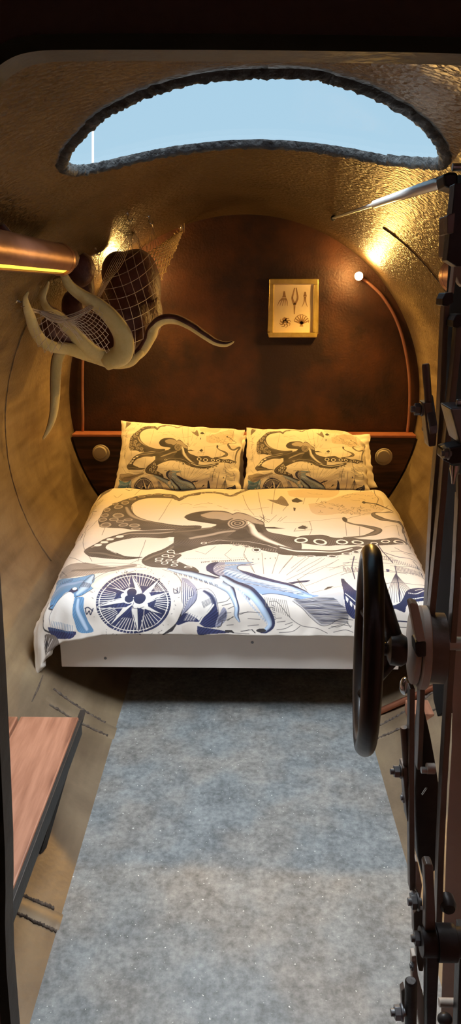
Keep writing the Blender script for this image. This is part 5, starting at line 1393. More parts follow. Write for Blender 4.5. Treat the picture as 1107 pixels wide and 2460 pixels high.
    ('S','k',0.22,[(37.2,164.8),(41.9,163.1),(47.1,163.6)]),
    ('S','k',0.22,[(39.3,166.4),(44.5,165.3),(47.7,166.3)]),
    ('S','k',0.22,[(44.9,161.5),(46.6,164.2)]),
    ('S','k',0.22,[(14.8,165.6),(18.4,165.0),(21.5,163.3)]),
    ('S','k',0.22,[(15.8,166.9),(21.6,166.1),(24.8,163.9)]),
    ('S','k',0.22,[(14.8,162.3),(18.4,161.7)]),
    ('S','k',0.22,[(-2.0,159.1),(2.2,157.8),(7.4,158.1)]),
    ('S','k',0.22,[(2.2,160.7),(7.4,161.0)]),
    ('S','k',0.22,[(2.2,164.0),(6.9,163.5)]),
    ('S','k',0.22,[(-0.9,166.4),(4.3,165.7)]),
    ('S','k',0.22,[(-7.7,158.4),(-5.1,158.1)]),
    ('S','k',0.22,[(-6.7,161.9),(-4.1,159.7)]),
    ('S','k',0.22,[(14.2,160.6),(16.8,160.3)]),
    ('S','k',0.22,[(38.2,163.7),(41.4,163.9),(44.4,162.6)]),
    ('S','k',0.22,[(9.5,155.7),(13.1,156.1)]),
    ('S','k',0.22,[(18.4,163.3),(21.5,162.2)]),
    ('F','k',[(-7.7,166.2),(-4.6,166.2),(-3.5,167.3),(-7.7,167.3)]),
    ('S','m',0.09,[(9.5,152.0),(10.0,155.6)]),
    ('S','m',0.09,[(10.4,152.1),(10.9,156.0)]),
    ('S','m',0.09,[(11.2,152.2),(11.9,156.4)]),
    ('S','m',0.09,[(12.0,152.3),(12.8,156.7)]),
    ('S','m',0.09,[(12.9,152.4),(13.8,157.1)]),
    ('S','m',0.09,[(13.7,152.5),(14.7,157.5)]),
    ('S','m',0.09,[(14.5,152.6),(15.6,157.9)]),
    ('S','m',0.09,[(15.4,152.7),(16.6,158.2)]),
    ('S','m',0.09,[(16.2,152.8),(17.5,158.7)]),
    ('S','m',0.09,[(17.0,152.8),(18.5,159.1)]),
    ('S','m',0.09,[(17.9,152.9),(19.4,159.5)]),
    ('S','m',0.09,[(18.7,153.0),(20.4,159.9)]),
    ('F','n',[(44.3,135.0),(45.8,135.9),(47.2,141.0),(49.1,148.1),(52.0,150.5),(51.6,159.9),(48.5,160.6),(45.7,158.6),(43.9,154.6),(43.9,146.7)]),
    ('F','w',[(45.7,136.4),(48.8,148.1),(49.0,146.6),(46.6,137.5)]),
    ('F','w',[(44.5,151.7),(45.7,152.8),(45.2,154.2),(44.5,153.3)]),
    ('F','w',[(46.2,153.3),(47.4,154.3),(47.0,155.6),(46.2,154.8)]),
    ('F','w',[(47.8,154.6),(49.0,155.6),(48.6,156.9),(47.9,156.1)]),
    ('S','w',0.34,[(44.5,150.5),(48.5,153.5)]),
    ('F','n',[(51.9,151.6),(59.9,154.8),(67.7,153.9),(72.6,147.3),(80.4,143.7),(85.2,138.5),(85.0,149.8),(78.9,152.6),(74.6,153.5),(70.8,154.8),(69.8,157.4),(68.1,157.0),(64.7,156.1),(59.8,157.4),(51.6,159.9)]),
    ('S','w',0.38,[(72.2,149.7),(76.2,149.6),(80.3,146.6)]),
    ('S','w',0.38,[(71.3,152.7),(74.7,152.2),(79.4,151.1)]),
    ('S','w',0.38,[(75.5,147.8),(78.7,146.5)]),
    ('F','n',[(51.6,159.9),(59.8,157.5),(62.8,159.3),(62.8,161.4),(59.0,162.4),(51.7,162.5)]),
    ('S','w',0.59,[(59.8,158.4),(59.9,160.6)]),
    ('S','w',0.59,[(61.8,159.3),(62.1,160.9)]),
    ('S','n',0.59,[(59.0,162.1),(67.7,161.3),(79.5,162.2)]),
    ('S','k',0.34,[(60.0,163.4),(70.7,164.1),(79.5,163.2)]),
    ('S','n',0.55,[(67.2,93.1),(68.8,104.9),(70.7,117.2)]),
    ('S','n',0.55,[(68.1,102.0),(75.0,110.4),(84.8,109.6)]),
    ('S','n',0.55,[(81.3,112.8),(83.4,120.7),(84.9,128.3)]),
    ('S','n',0.55,[(71.1,121.1),(69.1,140.7),(67.8,153.4)]),
    ('S','n',0.55,[(60.2,116.1),(58.4,136.2),(56.8,151.5)]),
    ('S','n',0.55,[(53.5,109.3),(50.9,122.7),(50.5,136.3)]),
    ('S','n',0.34,[(47.2,117.6),(52.2,116.2),(56.8,117.4)]),
    ('S','n',0.34,[(51.0,112.8),(54.2,112.4)]),
    ('S','n',0.34,[(46.8,121.5),(50.2,119.5),(55.8,121.4)]),
    ('S','n',0.34,[(44.7,131.6),(51.3,127.8),(55.3,129.0)]),
    ('S','n',0.34,[(65.0,112.6),(73.2,114.5)]),
    ('S','n',0.34,[(65.6,108.5),(71.7,110.4)]),
    ('S','n',0.34,[(63.6,128.8),(69.7,129.4),(74.6,131.1)]),
    ('S','n',0.34,[(66.1,126.3),(73.8,129.9),(84.9,128.3)]),
    ('S','n',0.34,[(69.0,121.2),(76.1,122.3),(85.7,117.6)]),
    ('S','n',0.34,[(64.8,117.3),(73.5,119.1)]),
    ('S','n',0.34,[(63.6,141.9),(69.8,140.7),(76.7,141.6),(81.6,140.9)]),
    ('S','n',0.34,[(74.9,97.5),(79.5,103.4),(86.8,97.2)]),
    ('S','n',0.34,[(72.5,101.9),(80.8,102.9)]),
    ('S','n',0.34,[(78.0,105.7),(85.0,107.6)]),
    ('S','n',0.19,[(69.7,131.2),(64.6,145.3),(61.9,153.7)]),
    ('S','n',0.19,[(69.7,131.2),(65.3,145.2),(63.1,153.7)]),
    ('S','n',0.19,[(69.7,131.2),(66.0,145.2),(64.2,153.7)]),
    ('S','n',0.19,[(69.7,131.2),(66.7,145.2),(65.4,153.7)]),
    ('S','n',0.19,[(69.7,131.2),(67.4,145.2),(66.6,153.6)]),
    ('S','n',0.19,[(69.7,131.2),(68.0,145.2),(67.7,153.6)]),
    ('S','n',0.19,[(69.7,131.2),(68.7,145.2),(68.9,153.6)]),
    ('S','n',0.19,[(69.7,131.2),(69.4,145.2),(70.1,153.6)]),
    ('S','n',0.19,[(69.7,131.2),(70.1,145.2),(71.3,153.6)]),
    ('S','n',0.19,[(69.7,131.2),(70.8,145.2),(72.4,153.6)]),
    ('S','n',0.19,[(69.7,131.2),(71.5,145.1),(73.6,153.6)]),
    ('S','n',0.19,[(69.7,131.2),(72.2,145.1),(74.8,153.6)]),
    ('S','n',0.19,[(69.7,131.2),(72.9,145.1),(75.9,153.6)]),
    ('S','n',0.13,[(66.4,106.3),(66.1,112.2)]),
    ('S','n',0.13,[(67.2,107.2),(66.9,112.8)]),
    ('S','n',0.13,[(68.0,108.0),(67.7,113.5)]),
    ('S','n',0.13,[(68.8,108.8),(68.5,114.2)]),
    ('S','n',0.13,[(69.6,109.6),(69.3,114.8)]),
    ('S','n',0.13,[(70.4,110.5),(70.1,115.5)]),
    ('S','n',0.13,[(71.2,111.3),(70.9,116.1)]),
    ('S','n',0.13,[(72.0,112.1),(71.7,116.8)]),
    ('S','n',0.13,[(72.8,112.9),(72.5,117.5)]),
    ('S','n',0.13,[(73.5,113.7),(73.3,118.1)]),
    ('S','n',0.13,[(74.3,114.5),(74.1,118.7)]),
    ('S','n',0.13,[(75.1,115.3),(74.9,119.4)]),
    ('S','n',0.13,[(75.9,116.1),(75.7,120.0)]),
    ('S','n',0.13,[(76.6,116.8),(76.5,120.6)]),
    ('S','n',0.13,[(77.4,117.4),(77.3,121.1)]),
    ('S','n',0.13,[(78.3,117.9),(78.2,121.5)]),
    ('S','n',0.13,[(79.2,118.2),(79.1,121.6)]),
    ('S','n',0.13,[(80.1,118.2),(80.0,121.5)]),
    ('S','n',0.13,[(81.2,118.0),(81.1,121.2)]),
    ('S','n',0.13,[(82.4,117.4),(82.3,120.5)]),
    ('S','n',0.13,[(83.8,116.2),(83.8,119.1)]),
    ('S','n',0.13,[(85.8,113.6),(85.9,116.3)]),
    ('S','n',0.13,[(71.1,121.1),(70.5,127.5)]),
    ('S','n',0.13,[(71.7,121.5),(71.2,127.9)]),
    ('S','n',0.13,[(72.3,121.9),(71.8,128.2)]),
    ('S','n',0.13,[(72.9,122.3),(72.4,128.6)]),
    ('S','n',0.13,[(73.6,122.6),(73.0,128.9)]),
    ('S','n',0.13,[(74.2,123.0),(73.6,129.3)]),
    ('S','n',0.13,[(74.8,123.4),(74.2,129.7)]),
    ('S','n',0.13,[(75.4,123.8),(74.8,130.0)]),
    ('S','n',0.13,[(76.0,124.1),(75.4,130.4)]),
    ('S','n',0.13,[(76.6,124.5),(76.0,130.7)]),
    ('S','n',0.13,[(77.3,124.7),(76.6,131.1)]),
    ('S','n',0.13,[(77.9,124.9),(77.3,131.3)]),
    ('S','n',0.13,[(78.6,124.9),(77.9,131.4)]),
    ('S','n',0.13,[(79.4,124.8),(78.6,131.5)]),
    ('S','n',0.13,[(80.1,124.6),(79.3,131.4)]),
    ('S','n',0.13,[(81.0,124.2),(80.1,131.2)]),
    ('S','n',0.13,[(81.9,123.6),(80.9,130.9)]),
    ('S','n',0.13,[(83.0,122.7),(81.8,130.3)]),
    ('S','n',0.13,[(84.2,121.2),(82.8,129.5)]),
    ('S','n',0.13,[(86.0,118.6),(84.0,128.1)]),
    ('S','n',0.13,[(46.8,121.5),(46.6,127.9)]),
    ('S','n',0.13,[(47.3,122.5),(47.2,128.6)]),
    ('S','n',0.13,[(47.8,123.6),(47.7,129.3)]),
    ('S','n',0.13,[(48.7,121.5),(48.5,127.8)]),
    ('S','n',0.13,[(49.2,122.5),(49.0,128.6)]),
    ('S','n',0.13,[(49.7,123.5),(49.6,129.3)]),
    ('S','n',0.13,[(50.6,121.5),(50.4,127.8)]),
    ('S','n',0.13,[(51.1,122.5),(50.9,128.5)]),
    ('S','n',0.13,[(51.6,123.5),(51.4,129.3)]),
    ('S','n',0.13,[(52.5,121.4),(52.2,127.8)]),
    ('S','n',0.13,[(53.0,122.5),(52.8,128.5)]),
    ('S','n',0.13,[(53.5,123.5),(53.3,129.2)]),
    ('S','n',0.13,[(54.4,121.4),(54.1,127.8)]),
    ('S','n',0.13,[(54.9,122.4),(54.6,128.5)]),
    ('F','n',[(66.3,125.1),(67.7,126.0),(67.2,128.8),(65.9,128.8)]),
]
INK = {'k': (.040, .033, .036), 'd': (.058, .047, .046), 'm': (.17, .14, .12), 'h': (.40, .345, .30), 'l': (.13, .11, .10), 'w': (.86, .82, .77), 'n': (.020, .024, .075),
       'u': (.11, .24, .42), 'v': (.25, .36, .56), 's': (.50, .64, .82), 'g': (.24, .24, .32), 'p': (.30, .25, .22), 'c': (.74, .66, .58), 'q': (.55, .52, .52), 'e': (.66, .565, .46)}
PXM = 640                                    # texels per metre of cloth
A0, A1, B0, B1 = -1.06, 1.06, -.16, 1.84
def make_print():
    w, h = int((A1 - A0) * PXM), int((B1 - B0) * PXM)
    img = np.empty((h, w, 3), np.float32); img[:] = (.80, .735, .665)
    yy, xx = np.mgrid[0:h, 0:w].astype(np.float32)
    XA = (A0 + (xx + .5) / PXM) * 100; YB = (B0 + (yy + .5) / PXM) * 100        # cloth centimetres
    rg = np.random.RandomState(2)
    blot = np.zeros((h, w), np.float32)
    for i in range(26):
        cx_, cy_, rr = rg.uniform(-100, 100), rg.uniform(-10, 170), rg.uniform(8, 30)
        blot += rg.uniform(-.05, .05) * np.exp(-((XA - cx_) ** 2 + (YB - cy_) ** 2) / rr ** 2)
    img *= (1 + blot)[..., None]
    # engraved tone: fine wavering lines that come and go
    HAT = .5 + .5 * np.sin(2 * PI * (XA * .75 + YB * .55 + 1.1 * np.sin(YB * .31) + .8 * np.sin(XA * .27)))
    HAT *= np.clip(.5 + .75 * np.sin(XA * .19 + 1.4 * np.sin(YB * .13)) * np.sin(YB * .23 + 1.2 * np.sin(XA * .11)), 0, 1)
    def win_(x0, x1, y0, y1):
        i0 = max(int((x0 / 100 - A0) * PXM) - 1, 0); i1 = min(int((x1 / 100 - A0) * PXM) + 2, w)
        j0 = max(int((y0 / 100 - B0) * PXM) - 1, 0); j1 = min(int((y1 / 100 - B0) * PXM) + 2, h)
        return (slice(j0, j1), slice(i0, i1)) if i1 > i0 and j1 > j0 else None
    def put(s, cov, col):
        if cov.ndim == 2: cov = cov[..., None]
        img[s] = img[s] * (1 - cov) + np.asarray(col, np.float32) * cov
    def seg_dist(s, P, rad):
        X, Y = XA[s], YB[s]; best = np.full(X.shape, 1e9, np.float32); side = np.zeros(X.shape, np.float32)
        for (a, b, ra, rb) in zip(P[:-1], P[1:], rad[:-1], rad[1:]):
            dx, dy = b[0] - a[0], b[1] - a[1]; L2 = dx * dx + dy * dy + 1e-9
            t = np.clip(((X - a[0]) * dx + (Y - a[1]) * dy) / L2, 0, 1)
            ex_, ey_ = X - a[0] - t * dx, Y - a[1] - t * dy
            d = np.sqrt(ex_ * ex_ + ey_ * ey_); rr = ra + (rb - ra) * t
            q = d - rr; k = q < best
            best = np.where(k, q, best); side = np.where(k, np.sign(dx * ey_ - dy * ex_) * d / np.maximum(rr, .05), side)
        return best, side
    px = 100.0 / PXM
    for it in PRINT:
        if it[0] == 'F':
            P = [p[:2] for p in catmull(it[2] + [it[2][0]], 4)] if len(it[2]) > 5 else it[2]
            xs = [p[0] for p in P]; ys = [p[1] for p in P]; s = win_(min(xs), max(xs), min(ys), max(ys))
            if s is None: continue
            X, Y = XA[s], YB[s]; c = np.zeros(X.shape, bool); n = len(P)
            for i in range(n):
                x0, y0 = P[i][0], P[i][1]; x1, y1 = P[(i + 1) % n][0], P[(i + 1) % n][1]
                if y0 == y1: continue
                c ^= ((y0 > Y) != (y1 > Y)) & (X < (x1 - x0) * (Y - y0) / (y1 - y0) + x0)
            put(s, c.astype(np.float32), INK[it[1]])
            if it[1] in 'dmngpu': img[s] *= (1 + (1.5 if it[1] in 'dn' else .7) * HAT[s] * c)[..., None]
        elif it[0] == 'S':
            P = catmull(it[3], 5) if len(it[3]) > 2 else it[3]; r = max(it[2] / 2, .12)
            xs = [p[0] for p in P]; ys = [p[1] for p in P]; s = win_(min(xs) - r, max(xs) + r, min(ys) - r, max(ys) + r)
            if s is None: continue
            d, _ = seg_dist(s, P, [r] * len(P)); put(s, np.clip(.5 - d / px, 0, 1), INK[it[1]])
        elif it[0] == 'R':
            P = catmull(it[4], 5); rad = [max(p[2], .05) for p in P]; rm = max(rad)
            xs = [p[0] for p in P]; ys = [p[1] for p in P]; s = win_(min(xs) - rm, max(xs) + rm, min(ys) - rm, max(ys) + rm)
            if s is None: continue
            d, sd_ = seg_dist(s, P, rad); t = np.clip(1 - ((sd_ - it[3]) ** 2) * 1.3, 0, 1)[..., None]
            lo, hi = np.array(INK[it[1]]), np.array(INK[it[2]])
            put(s, np.clip(.5 - d / px, 0, 1), lo * (1 - t) + hi * t)
        elif it[0] == 'E':
            k, ctr, rx, ry = it[1], it[2:4], max(it[4], .3), max(it[5], .3)
            s = win_(ctr[0] - rx, ctr[0] + rx, ctr[1] - ry, ctr[1] + ry)
            if s is None: continue
            q = np.sqrt(((XA[s] - ctr[0]) / rx) ** 2 + ((YB[s] - ctr[1]) / ry) ** 2)
            if k in INK: put(s, (q < 1).astype(np.float32), INK[k])
            else:
                a, b, c3 = {'o': ('k', 'h', 'm'), 'r': ('d', 'w', 'd'), 'b': ('k', 'w', 'd')}[k]
                put(s, (q < 1).astype(np.float32), INK[a]); put(s, (q < .9).astype(np.float32), INK[b]); put(s, (q < .60).astype(np.float32), INK[c3])
                if k == 'b': put(s, (q < .35).astype(np.float32), INK['k'])
    im = bpy.data.images.new('octopus_map_print', w, h, alpha=False, float_buffer=True)
    im.colorspace_settings.name = 'Non-Color'
    buf = np.ones((h, w, 4), np.float32); buf[..., :3] = np.clip(img, 0, 1); im.pixels.foreach_set(buf.ravel())
    return im
def print_material():
    m = bpy.data.materials.new('printed_cotton'); m.use_nodes = True
    t = m.node_tree; N = t.nodes; L = t.links; p = N['Principled BSDF']
    ti_ = N.new('ShaderNodeTexImage'); ti_.image = make_print(); ti_.extension = 'EXTEND'; ti_.interpolation = 'Linear'
    L.new(ti_.outputs[0], p.inputs['Base Color']); p.inputs['Roughness'].default_value = .75; p.inputs['Sheen Weight'].default_value = .15
    tc = N.new('ShaderNodeTexCoord'); n = N.new('ShaderNodeTexNoise'); n.inputs['Scale'].default_value = 14; n.inputs['Detail'].default_value = 5
    L.new(tc.outputs['Object'], n.inputs['Vector'])
    b = N.new('ShaderNodeBump'); b.inputs['Strength'].default_value = .25; b.inputs['Distance'].default_value = .012; L.new(n.outputs[0], b.inputs['Height']); L.new(b.outputs[0], p.inputs['Normal'])
    return m
M_PRINT = print_material()

def grid_object(name, fn, nu, nv, uvfn, mats, solid=0):
    vs = []; fs = []; uv = []
    for j in range(nv + 1):
        for i in range(nu + 1):
            vs.append(fn(i / nu, j / nv)); uv.append(uvfn(i / nu, j / nv))
    for j in range(nv):
        for i in range(nu): fs.append((j * (nu + 1) + i, j * (nu + 1) + i + 1, (j + 1) * (nu + 1) + i + 1, (j + 1) * (nu + 1) + i))
    me = bpy.data.meshes.new(name); me.from_pydata(vs, [], fs); me.materials.append(mats)
    ul = me.uv_layers.new(name='cloth'); vi = np.empty(len(me.loops), np.int32); me.loops.foreach_get('vertex_index', vi)
    ul.data.foreach_set('uv', np.array(uv, np.float32)[vi].ravel())
    me.polygons.foreach_set('use_smooth', [True] * len(me.polygons))
    o = bpy.data.objects.new(name, me); COL.objects.link(o)
    return o

def duvet_fn(u, v):
    a = -1.0 + 2.0 * u; b = -.05 + 1.735 * v
    p = duvet_s(a, b)
    e = 1e-3
    n = np.cross(duvet_s(a + e, b) - p, duvet_s(a, b + e) - p); n = n / (np.linalg.norm(n) + 1e-12)
    if n[2] < 0 and abs(n[2]) > .3: n = -n
    if n[1] > .3: n = -n
    h = .010 * noise.noise(Vector((a * 3.1, b * 2.6, 1.7))) + .006 * noise.noise(Vector((a * 8, b * 7, 4.1)))
    # hem puckers and folds at the sides, pillow end ripple
    hem = max(0, (b - 1.30) / .4)
    h += hem * (.012 * noise.noise(Vector((a * 9, b * 5, 9.0))) + .006 * noise.noise(Vector((a * 22, b * 16, 2.0))))
    sd2 = max(0, (abs(a) - .70) / .3)
    h += sd2 * (.014 * noise.noise(Vector((a * 6, b * 9, 5.0))) + .008 * noise.noise(Vector((a * 14, b * 24, 3.0))))
    bk = max(0, (.14 - b) / .18)
    h += bk * (.016 * noise.noise(Vector((a * 7.5, 3.3, .5))) )
    q = p + n * h
    if b < .02: q[2] -= (.02 - b) * .9
    return tuple(q)
duv = grid_object('duvet', duvet_fn, 240, 210, lambda u, v: (((-1.0 + 2.0 * u) - A0) / (A1 - A0), ((-.05 + 1.735 * v) - B0) / (B1 - B0)), M_PRINT)
sm = duv.modifiers.new('thickness', 'SOLIDIFY'); sm.thickness = .03; sm.offset = -1
tag(duv, 'duvet printed with an octopus, compass rose, whale and tall ship, spread over the bed', 'duvet')
# is the normal up? make sure the thickness goes inwards
_n = sum((duv.data.polygons[k].normal.z for k in range(0, 2000, 50)))
if _n < 0: duv.data.flip_normals()

def pillow(name, tl, tr, br, bl, mats, label, uvbox=None, th=.085, seed=1, flop=0.0):
    """A stuffed pillow whose four corners are the given points."""
    tl, tr, br, bl = (Vector(p) for p in (tl, tr, br, bl))
    nrm = (tr - tl).cross(bl - tl).normalized()
    if nrm.y > 0: nrm = -nrm
    nu, nv = 64, 44
    def surf(u, v, s):
        U, V = u * 2 - 1, v * 2 - 1
        fu, fv = (1 - abs(U) ** 2.6), (1 - abs(V) ** 2.6)
        pin = 1 - .045 * (1 - V * V) * (abs(U) ** 3) ; pin2 = 1 - .05 * (1 - U * U) * (abs(V) ** 3)
        uu, vv = .5 + .5 * U * pin, .5 + .5 * V * pin2
        p = (tl * (1 - uu) + tr * uu) * (1 - vv) + (bl * (1 - uu) + br * uu) * vv
        t = th * max(fu * fv, 0) ** .55
        w = .010 * noise.noise(Vector((U * 2.2 + seed * 7, V * 2.0, seed))) + .006 * (abs(U) ** 2 + abs(V) ** 2) * noise.noise(Vector((U * 7 + seed, V * 7, seed * 2)))
        edge = .008 * noise.noise(Vector((U * 6, V * 6, seed + .5)))
        p = p + nrm * (t * s + w * (1 if s > 0 else .4)) + Vector((edge, 0, edge)) * max(abs(U), abs(V)) ** 6
        if flop: p = p + nrm * (-flop * max(0, U - .55) * max(0, -V)) + Vector((0, 0, -flop * max(0, U - .5) * max(0, -V) * .9))
        return p
    vs = []; fs = []; uv = []
    for s in (1, -1):
        for j in range(nv + 1):
            for i in range(nu + 1):
                vs.append(surf(i / nu, j / nv, s))
                if uvbox: uv.append((uvbox[0] + (uvbox[1] - uvbox[0]) * i / nu, uvbox[2] + (uvbox[3] - uvbox[2]) * j / nv))
                else: uv.append((i / nu, j / nv))
    K = (nu + 1) * (nv + 1)
    for s in (0, 1):
        for j in range(nv):
            for i in range(nu):
                a = s * K + j * (nu + 1) + i; q = (a, a + 1, a + nu + 2, a + nu + 1); fs.append(q if s else q[::-1])
    ring = [i for i in range(nu + 1)] + [j * (nu + 1) + nu for j in range(1, nv + 1)] + [nv * (nu + 1) + i for i in range(nu - 1, -1, -1)] + [j * (nu + 1) for j in range(nv - 1, 0, -1)]
    for k in range(len(ring)): a, b = ring[k], ring[(k + 1) % len(ring)]; fs.append((a, b, b + K, a + K))
    me = bpy.data.meshes.new(name); me.from_pydata(vs, [], fs); me.materials.append(mats)
    ul = me.uv_layers.new(name='cloth'); vi = np.empty(len(me.loops), np.int32); me.loops.foreach_get('vertex_index', vi)
    ul.data.foreach_set('uv', np.array(uv, np.float32)[vi].ravel())
    me.polygons.foreach_set('use_smooth', [True] * len(me.polygons))
    bm = bmesh.new(); bm.from_mesh(me); bmesh.ops.recalc_face_normals(bm, faces=bm.faces); bm.to_mesh(me); bm.free()
    o = bpy.data.objects.new(name, me); COL.objects.link(o); tag(o, label, 'pillow'); return o
UVP = ((-.93 - A0) / (A1 - A0), (.93 - A0) / (A1 - A0), (-.04 - B0) / (B1 - B0), (1.50 - B0) / (B1 - B0))
PT, PB = 4.50, 4.14
pl = pillow('pillow', at(291, 1009, PT), at(588, 1033, PT), at(578, 1180, PB), at(272, 1180, PB), M_PRINT, 'octopus printed pillow, the one with its upper left corner poking up', UVP, .075, 1)
pr = pillow('pillow', at(590, 1029, PT), at(880, 1033, PT), at(889, 1180, PB), at(582, 1180, PB), M_PRINT, 'octopus printed pillow with a flopped corner, on the side of the framed picture', UVP, .075, 2, flop=.10)
pillow('pillow', at(300, 1052, 4.565), at(592, 1046, 4.565), at(590, 1185, 4.32), at(296, 1185, 4.32), M_SHEET, 'plain white pillow almost hidden behind the printed pillow under the octopus', None, .05, 3)
pillow('pillow', at(600, 1052, 4.565), at(888, 1044, 4.565), at(906, 1172, 4.30), at(610, 1185, 4.32), M_SHEET, 'plain white pillow showing its edge behind the printed pillow nearer the lamp', None, .05, 4)

# ------------------------------------------------------------------ headboard, switches, picture, wall lamps
YH = 4.60
zt = at(580, 1050, YH).z
hb = empty('headboard', (0, YH, .5), 'dark red wooden headboard cut to the curve of the tank', 'headboard')
m = MB(); P = []
Rh = R - .012
z0 = .34
for k in range(25):
    z = zt + (z0 - zt) * k / 24; P.append(Vector((math.sqrt(max(Rh * Rh - (z - ZA) ** 2, 0)), YH, z)))
P = [Vector((-p.x, YH, p.z)) for p in P][::-1] + P
m.prism(P, (0, .022, 0)); m.build('panel', M_DARKWOOD, hb, bevel=.002)
m = MB(); xe = math.sqrt(Rh * Rh - (zt - ZA) ** 2)
m.box((-xe, YH - .012, zt), (xe, YH + .10, zt + .018)); m.build('ledge', M_LEDGE, hb, bevel=.004, label='reddish ledge along the top')
def switch(px, py, label):
    p = at(px, py, YH - .001); r = plen(21, py, YH)
    t = empty('round_switch', p, label, 'switch', 'round switches on the headboard')
    m = MB(); m.lathe(p, (0, -1, 0), [(-.001, r), (.006, r), (.010, r * .93), (.010, r * .80)], 40); m.build('plate', M_SWITCH, t, smooth='auto')
    m = MB(); q = p + Vector((-.004, -.010, .004)); m.lathe(q, (0, -1, 0), [(-.001, r * .76), (.010, r * .74), (.014, r * .66), (.015, 0)], 40); m.build('knob', M_SWITCH, t, smooth='auto')
switch(243, 1088, 'round ivory switch on the headboard below the net')
switch(921, 1097, 'round ivory switch on the headboard below the lit lamp')

YP = DEND - .002
fp = [at(x, y, YP - .03) for x, y in ((647, 667), (765, 672), (762, 814), (645, 808))]
x0, x1 = (fp[0].x + fp[3].x) / 2, (fp[1].x + fp[2].x) / 2; z1, z0 = (fp[0].z + fp[1].z) / 2, (fp[2].z + fp[3].z) / 2
pic = empty('framed_picture', (x0, YP, z0), 'small gilt framed print of brown sea creatures hung on the bulkhead', 'picture')
m = MB(); w = .030
for (a, b) in (((x0, z0), (x1, z0 + w)), ((x0, z1 - w), (x1, z1)), ((x0, z0 + w), (x0 + w, z1 - w)), ((x1 - w, z0 + w), (x1, z1 - w))):
    m.box((a[0], YP - .028, a[1]), (b[0], YP, b[1]))
m.build('frame', M_GOLD, pic, bevel=.007, seg=3)
m = MB(); m.box((x0 + w * .8, YP - .014, z0 + w * .8), (x1 - w * .8, YP - .002, z1 - w * .8))
sheet = m.build('paper', mat('yellowed_paper', (.62, .49, .30), .7, 0, (.70, .56, .36), 6), pic)
# five plain generic sea creatures drawn in brown on the paper
def sketch(items):
    m = MB(); yq = YP - .0146
    W_, H_ = (x1 - x0 - 2 * w), (z1 - z0 - 2 * w)
    def P2(u, v): return (x0 + w + u * W_, z1 - w - v * H_)
    for pts, r0, r1 in items:
        C2 = catmull([(u, v) for u, v in pts], 6); n = len(C2)
        vs = []; fs = []
        for i, c in enumerate(C2):
            a = P2(*C2[min(i + 1, n - 1)]); b = P2(*C2[max(i - 1, 0)]); d = Vector((a[0] - b[0], 0, a[1] - b[1])).normalized(); nn = Vector((d.z, 0, -d.x)); c = P2(*c)
            r = (r0 + (r1 - r0) * i / (n - 1)) * W_
            vs += [Vector((c[0], yq, c[1])) + nn * r, Vector((c[0], yq, c[1])) - nn * r, Vector((c[0], yq + .0008, c[1])) + nn * r, Vector((c[0], yq + .0008, c[1])) - nn * r]
        for i in range(n - 1): fs += [(i * 4, i * 4 + 1, i * 4 + 5, i * 4 + 4), (i * 4, i * 4 + 4, i * 4 + 6, i * 4 + 2), (i * 4 + 1, i * 4 + 3, i * 4 + 7, i * 4 + 5)]
        m.add(vs, fs)
    return m
IT = []
def blob(u, v, r, s=1.5): IT.append(([(u, v - r * s), (u, v - r * .4), (u, v + r * .3)], r * .35, r))
blob(.26, .26, .055, 2.0)
for k in range(5): IT.append(([(.26 + (k - 2) * .02, .29), (.24 + (k - 2) * .05, .36), (.22 + (k - 2) * .065, .45)], .016, .004))
IT.append(([(.52, .08), (.49, .2), (.47, .3), (.53, .42)], .012, .03)); IT.append(([(.56, .08), (.59, .2), (.60, .3), (.54, .42)], .012, .028)); IT.append(([(.53, .40), (.53, .5), (.53, .62)], .028, .010))
blob(.79, .24, .05, 1.6); IT.append(([(.78, .26), (.77, .36), (.72, .47)], .02, .004)); IT.append(([(.80, .26), (.81, .36), (.86, .47)], .02, .004))
blob(.30, .78, .075, 1.2)
for k in range(8):
    g = 2 * PI * k / 8 + .2; IT.append(([(.30 + .04 * math.cos(g), .79 + .03 * math.sin(g)), (.30 + .12 * math.cos(g), .79 + .08 * math.sin(g)), (.30 + .15 * math.cos(g + .5), .79 + .11 * math.sin(g + .5))], .02, .006))
blob(.72, .86, .05, 1.0)
for k in range(8):
    g = PI + PI * (k + .5) / 8; IT.append(([(.72, .82), (.72 + .12 * math.cos(g), .80 + .10 * math.sin(g)), (.72 + .19 * math.cos(g), .78 + .14 * math.sin(g)), (.72 + .17 * math.cos(g + .4), .77 + .15 * math.sin(g + .4))], .02, .006))
sketch(IT).build('drawing', mat('sepia_ink', (.20, .11, .05), .8, 0, (.34, .20, .10), 30), pic)

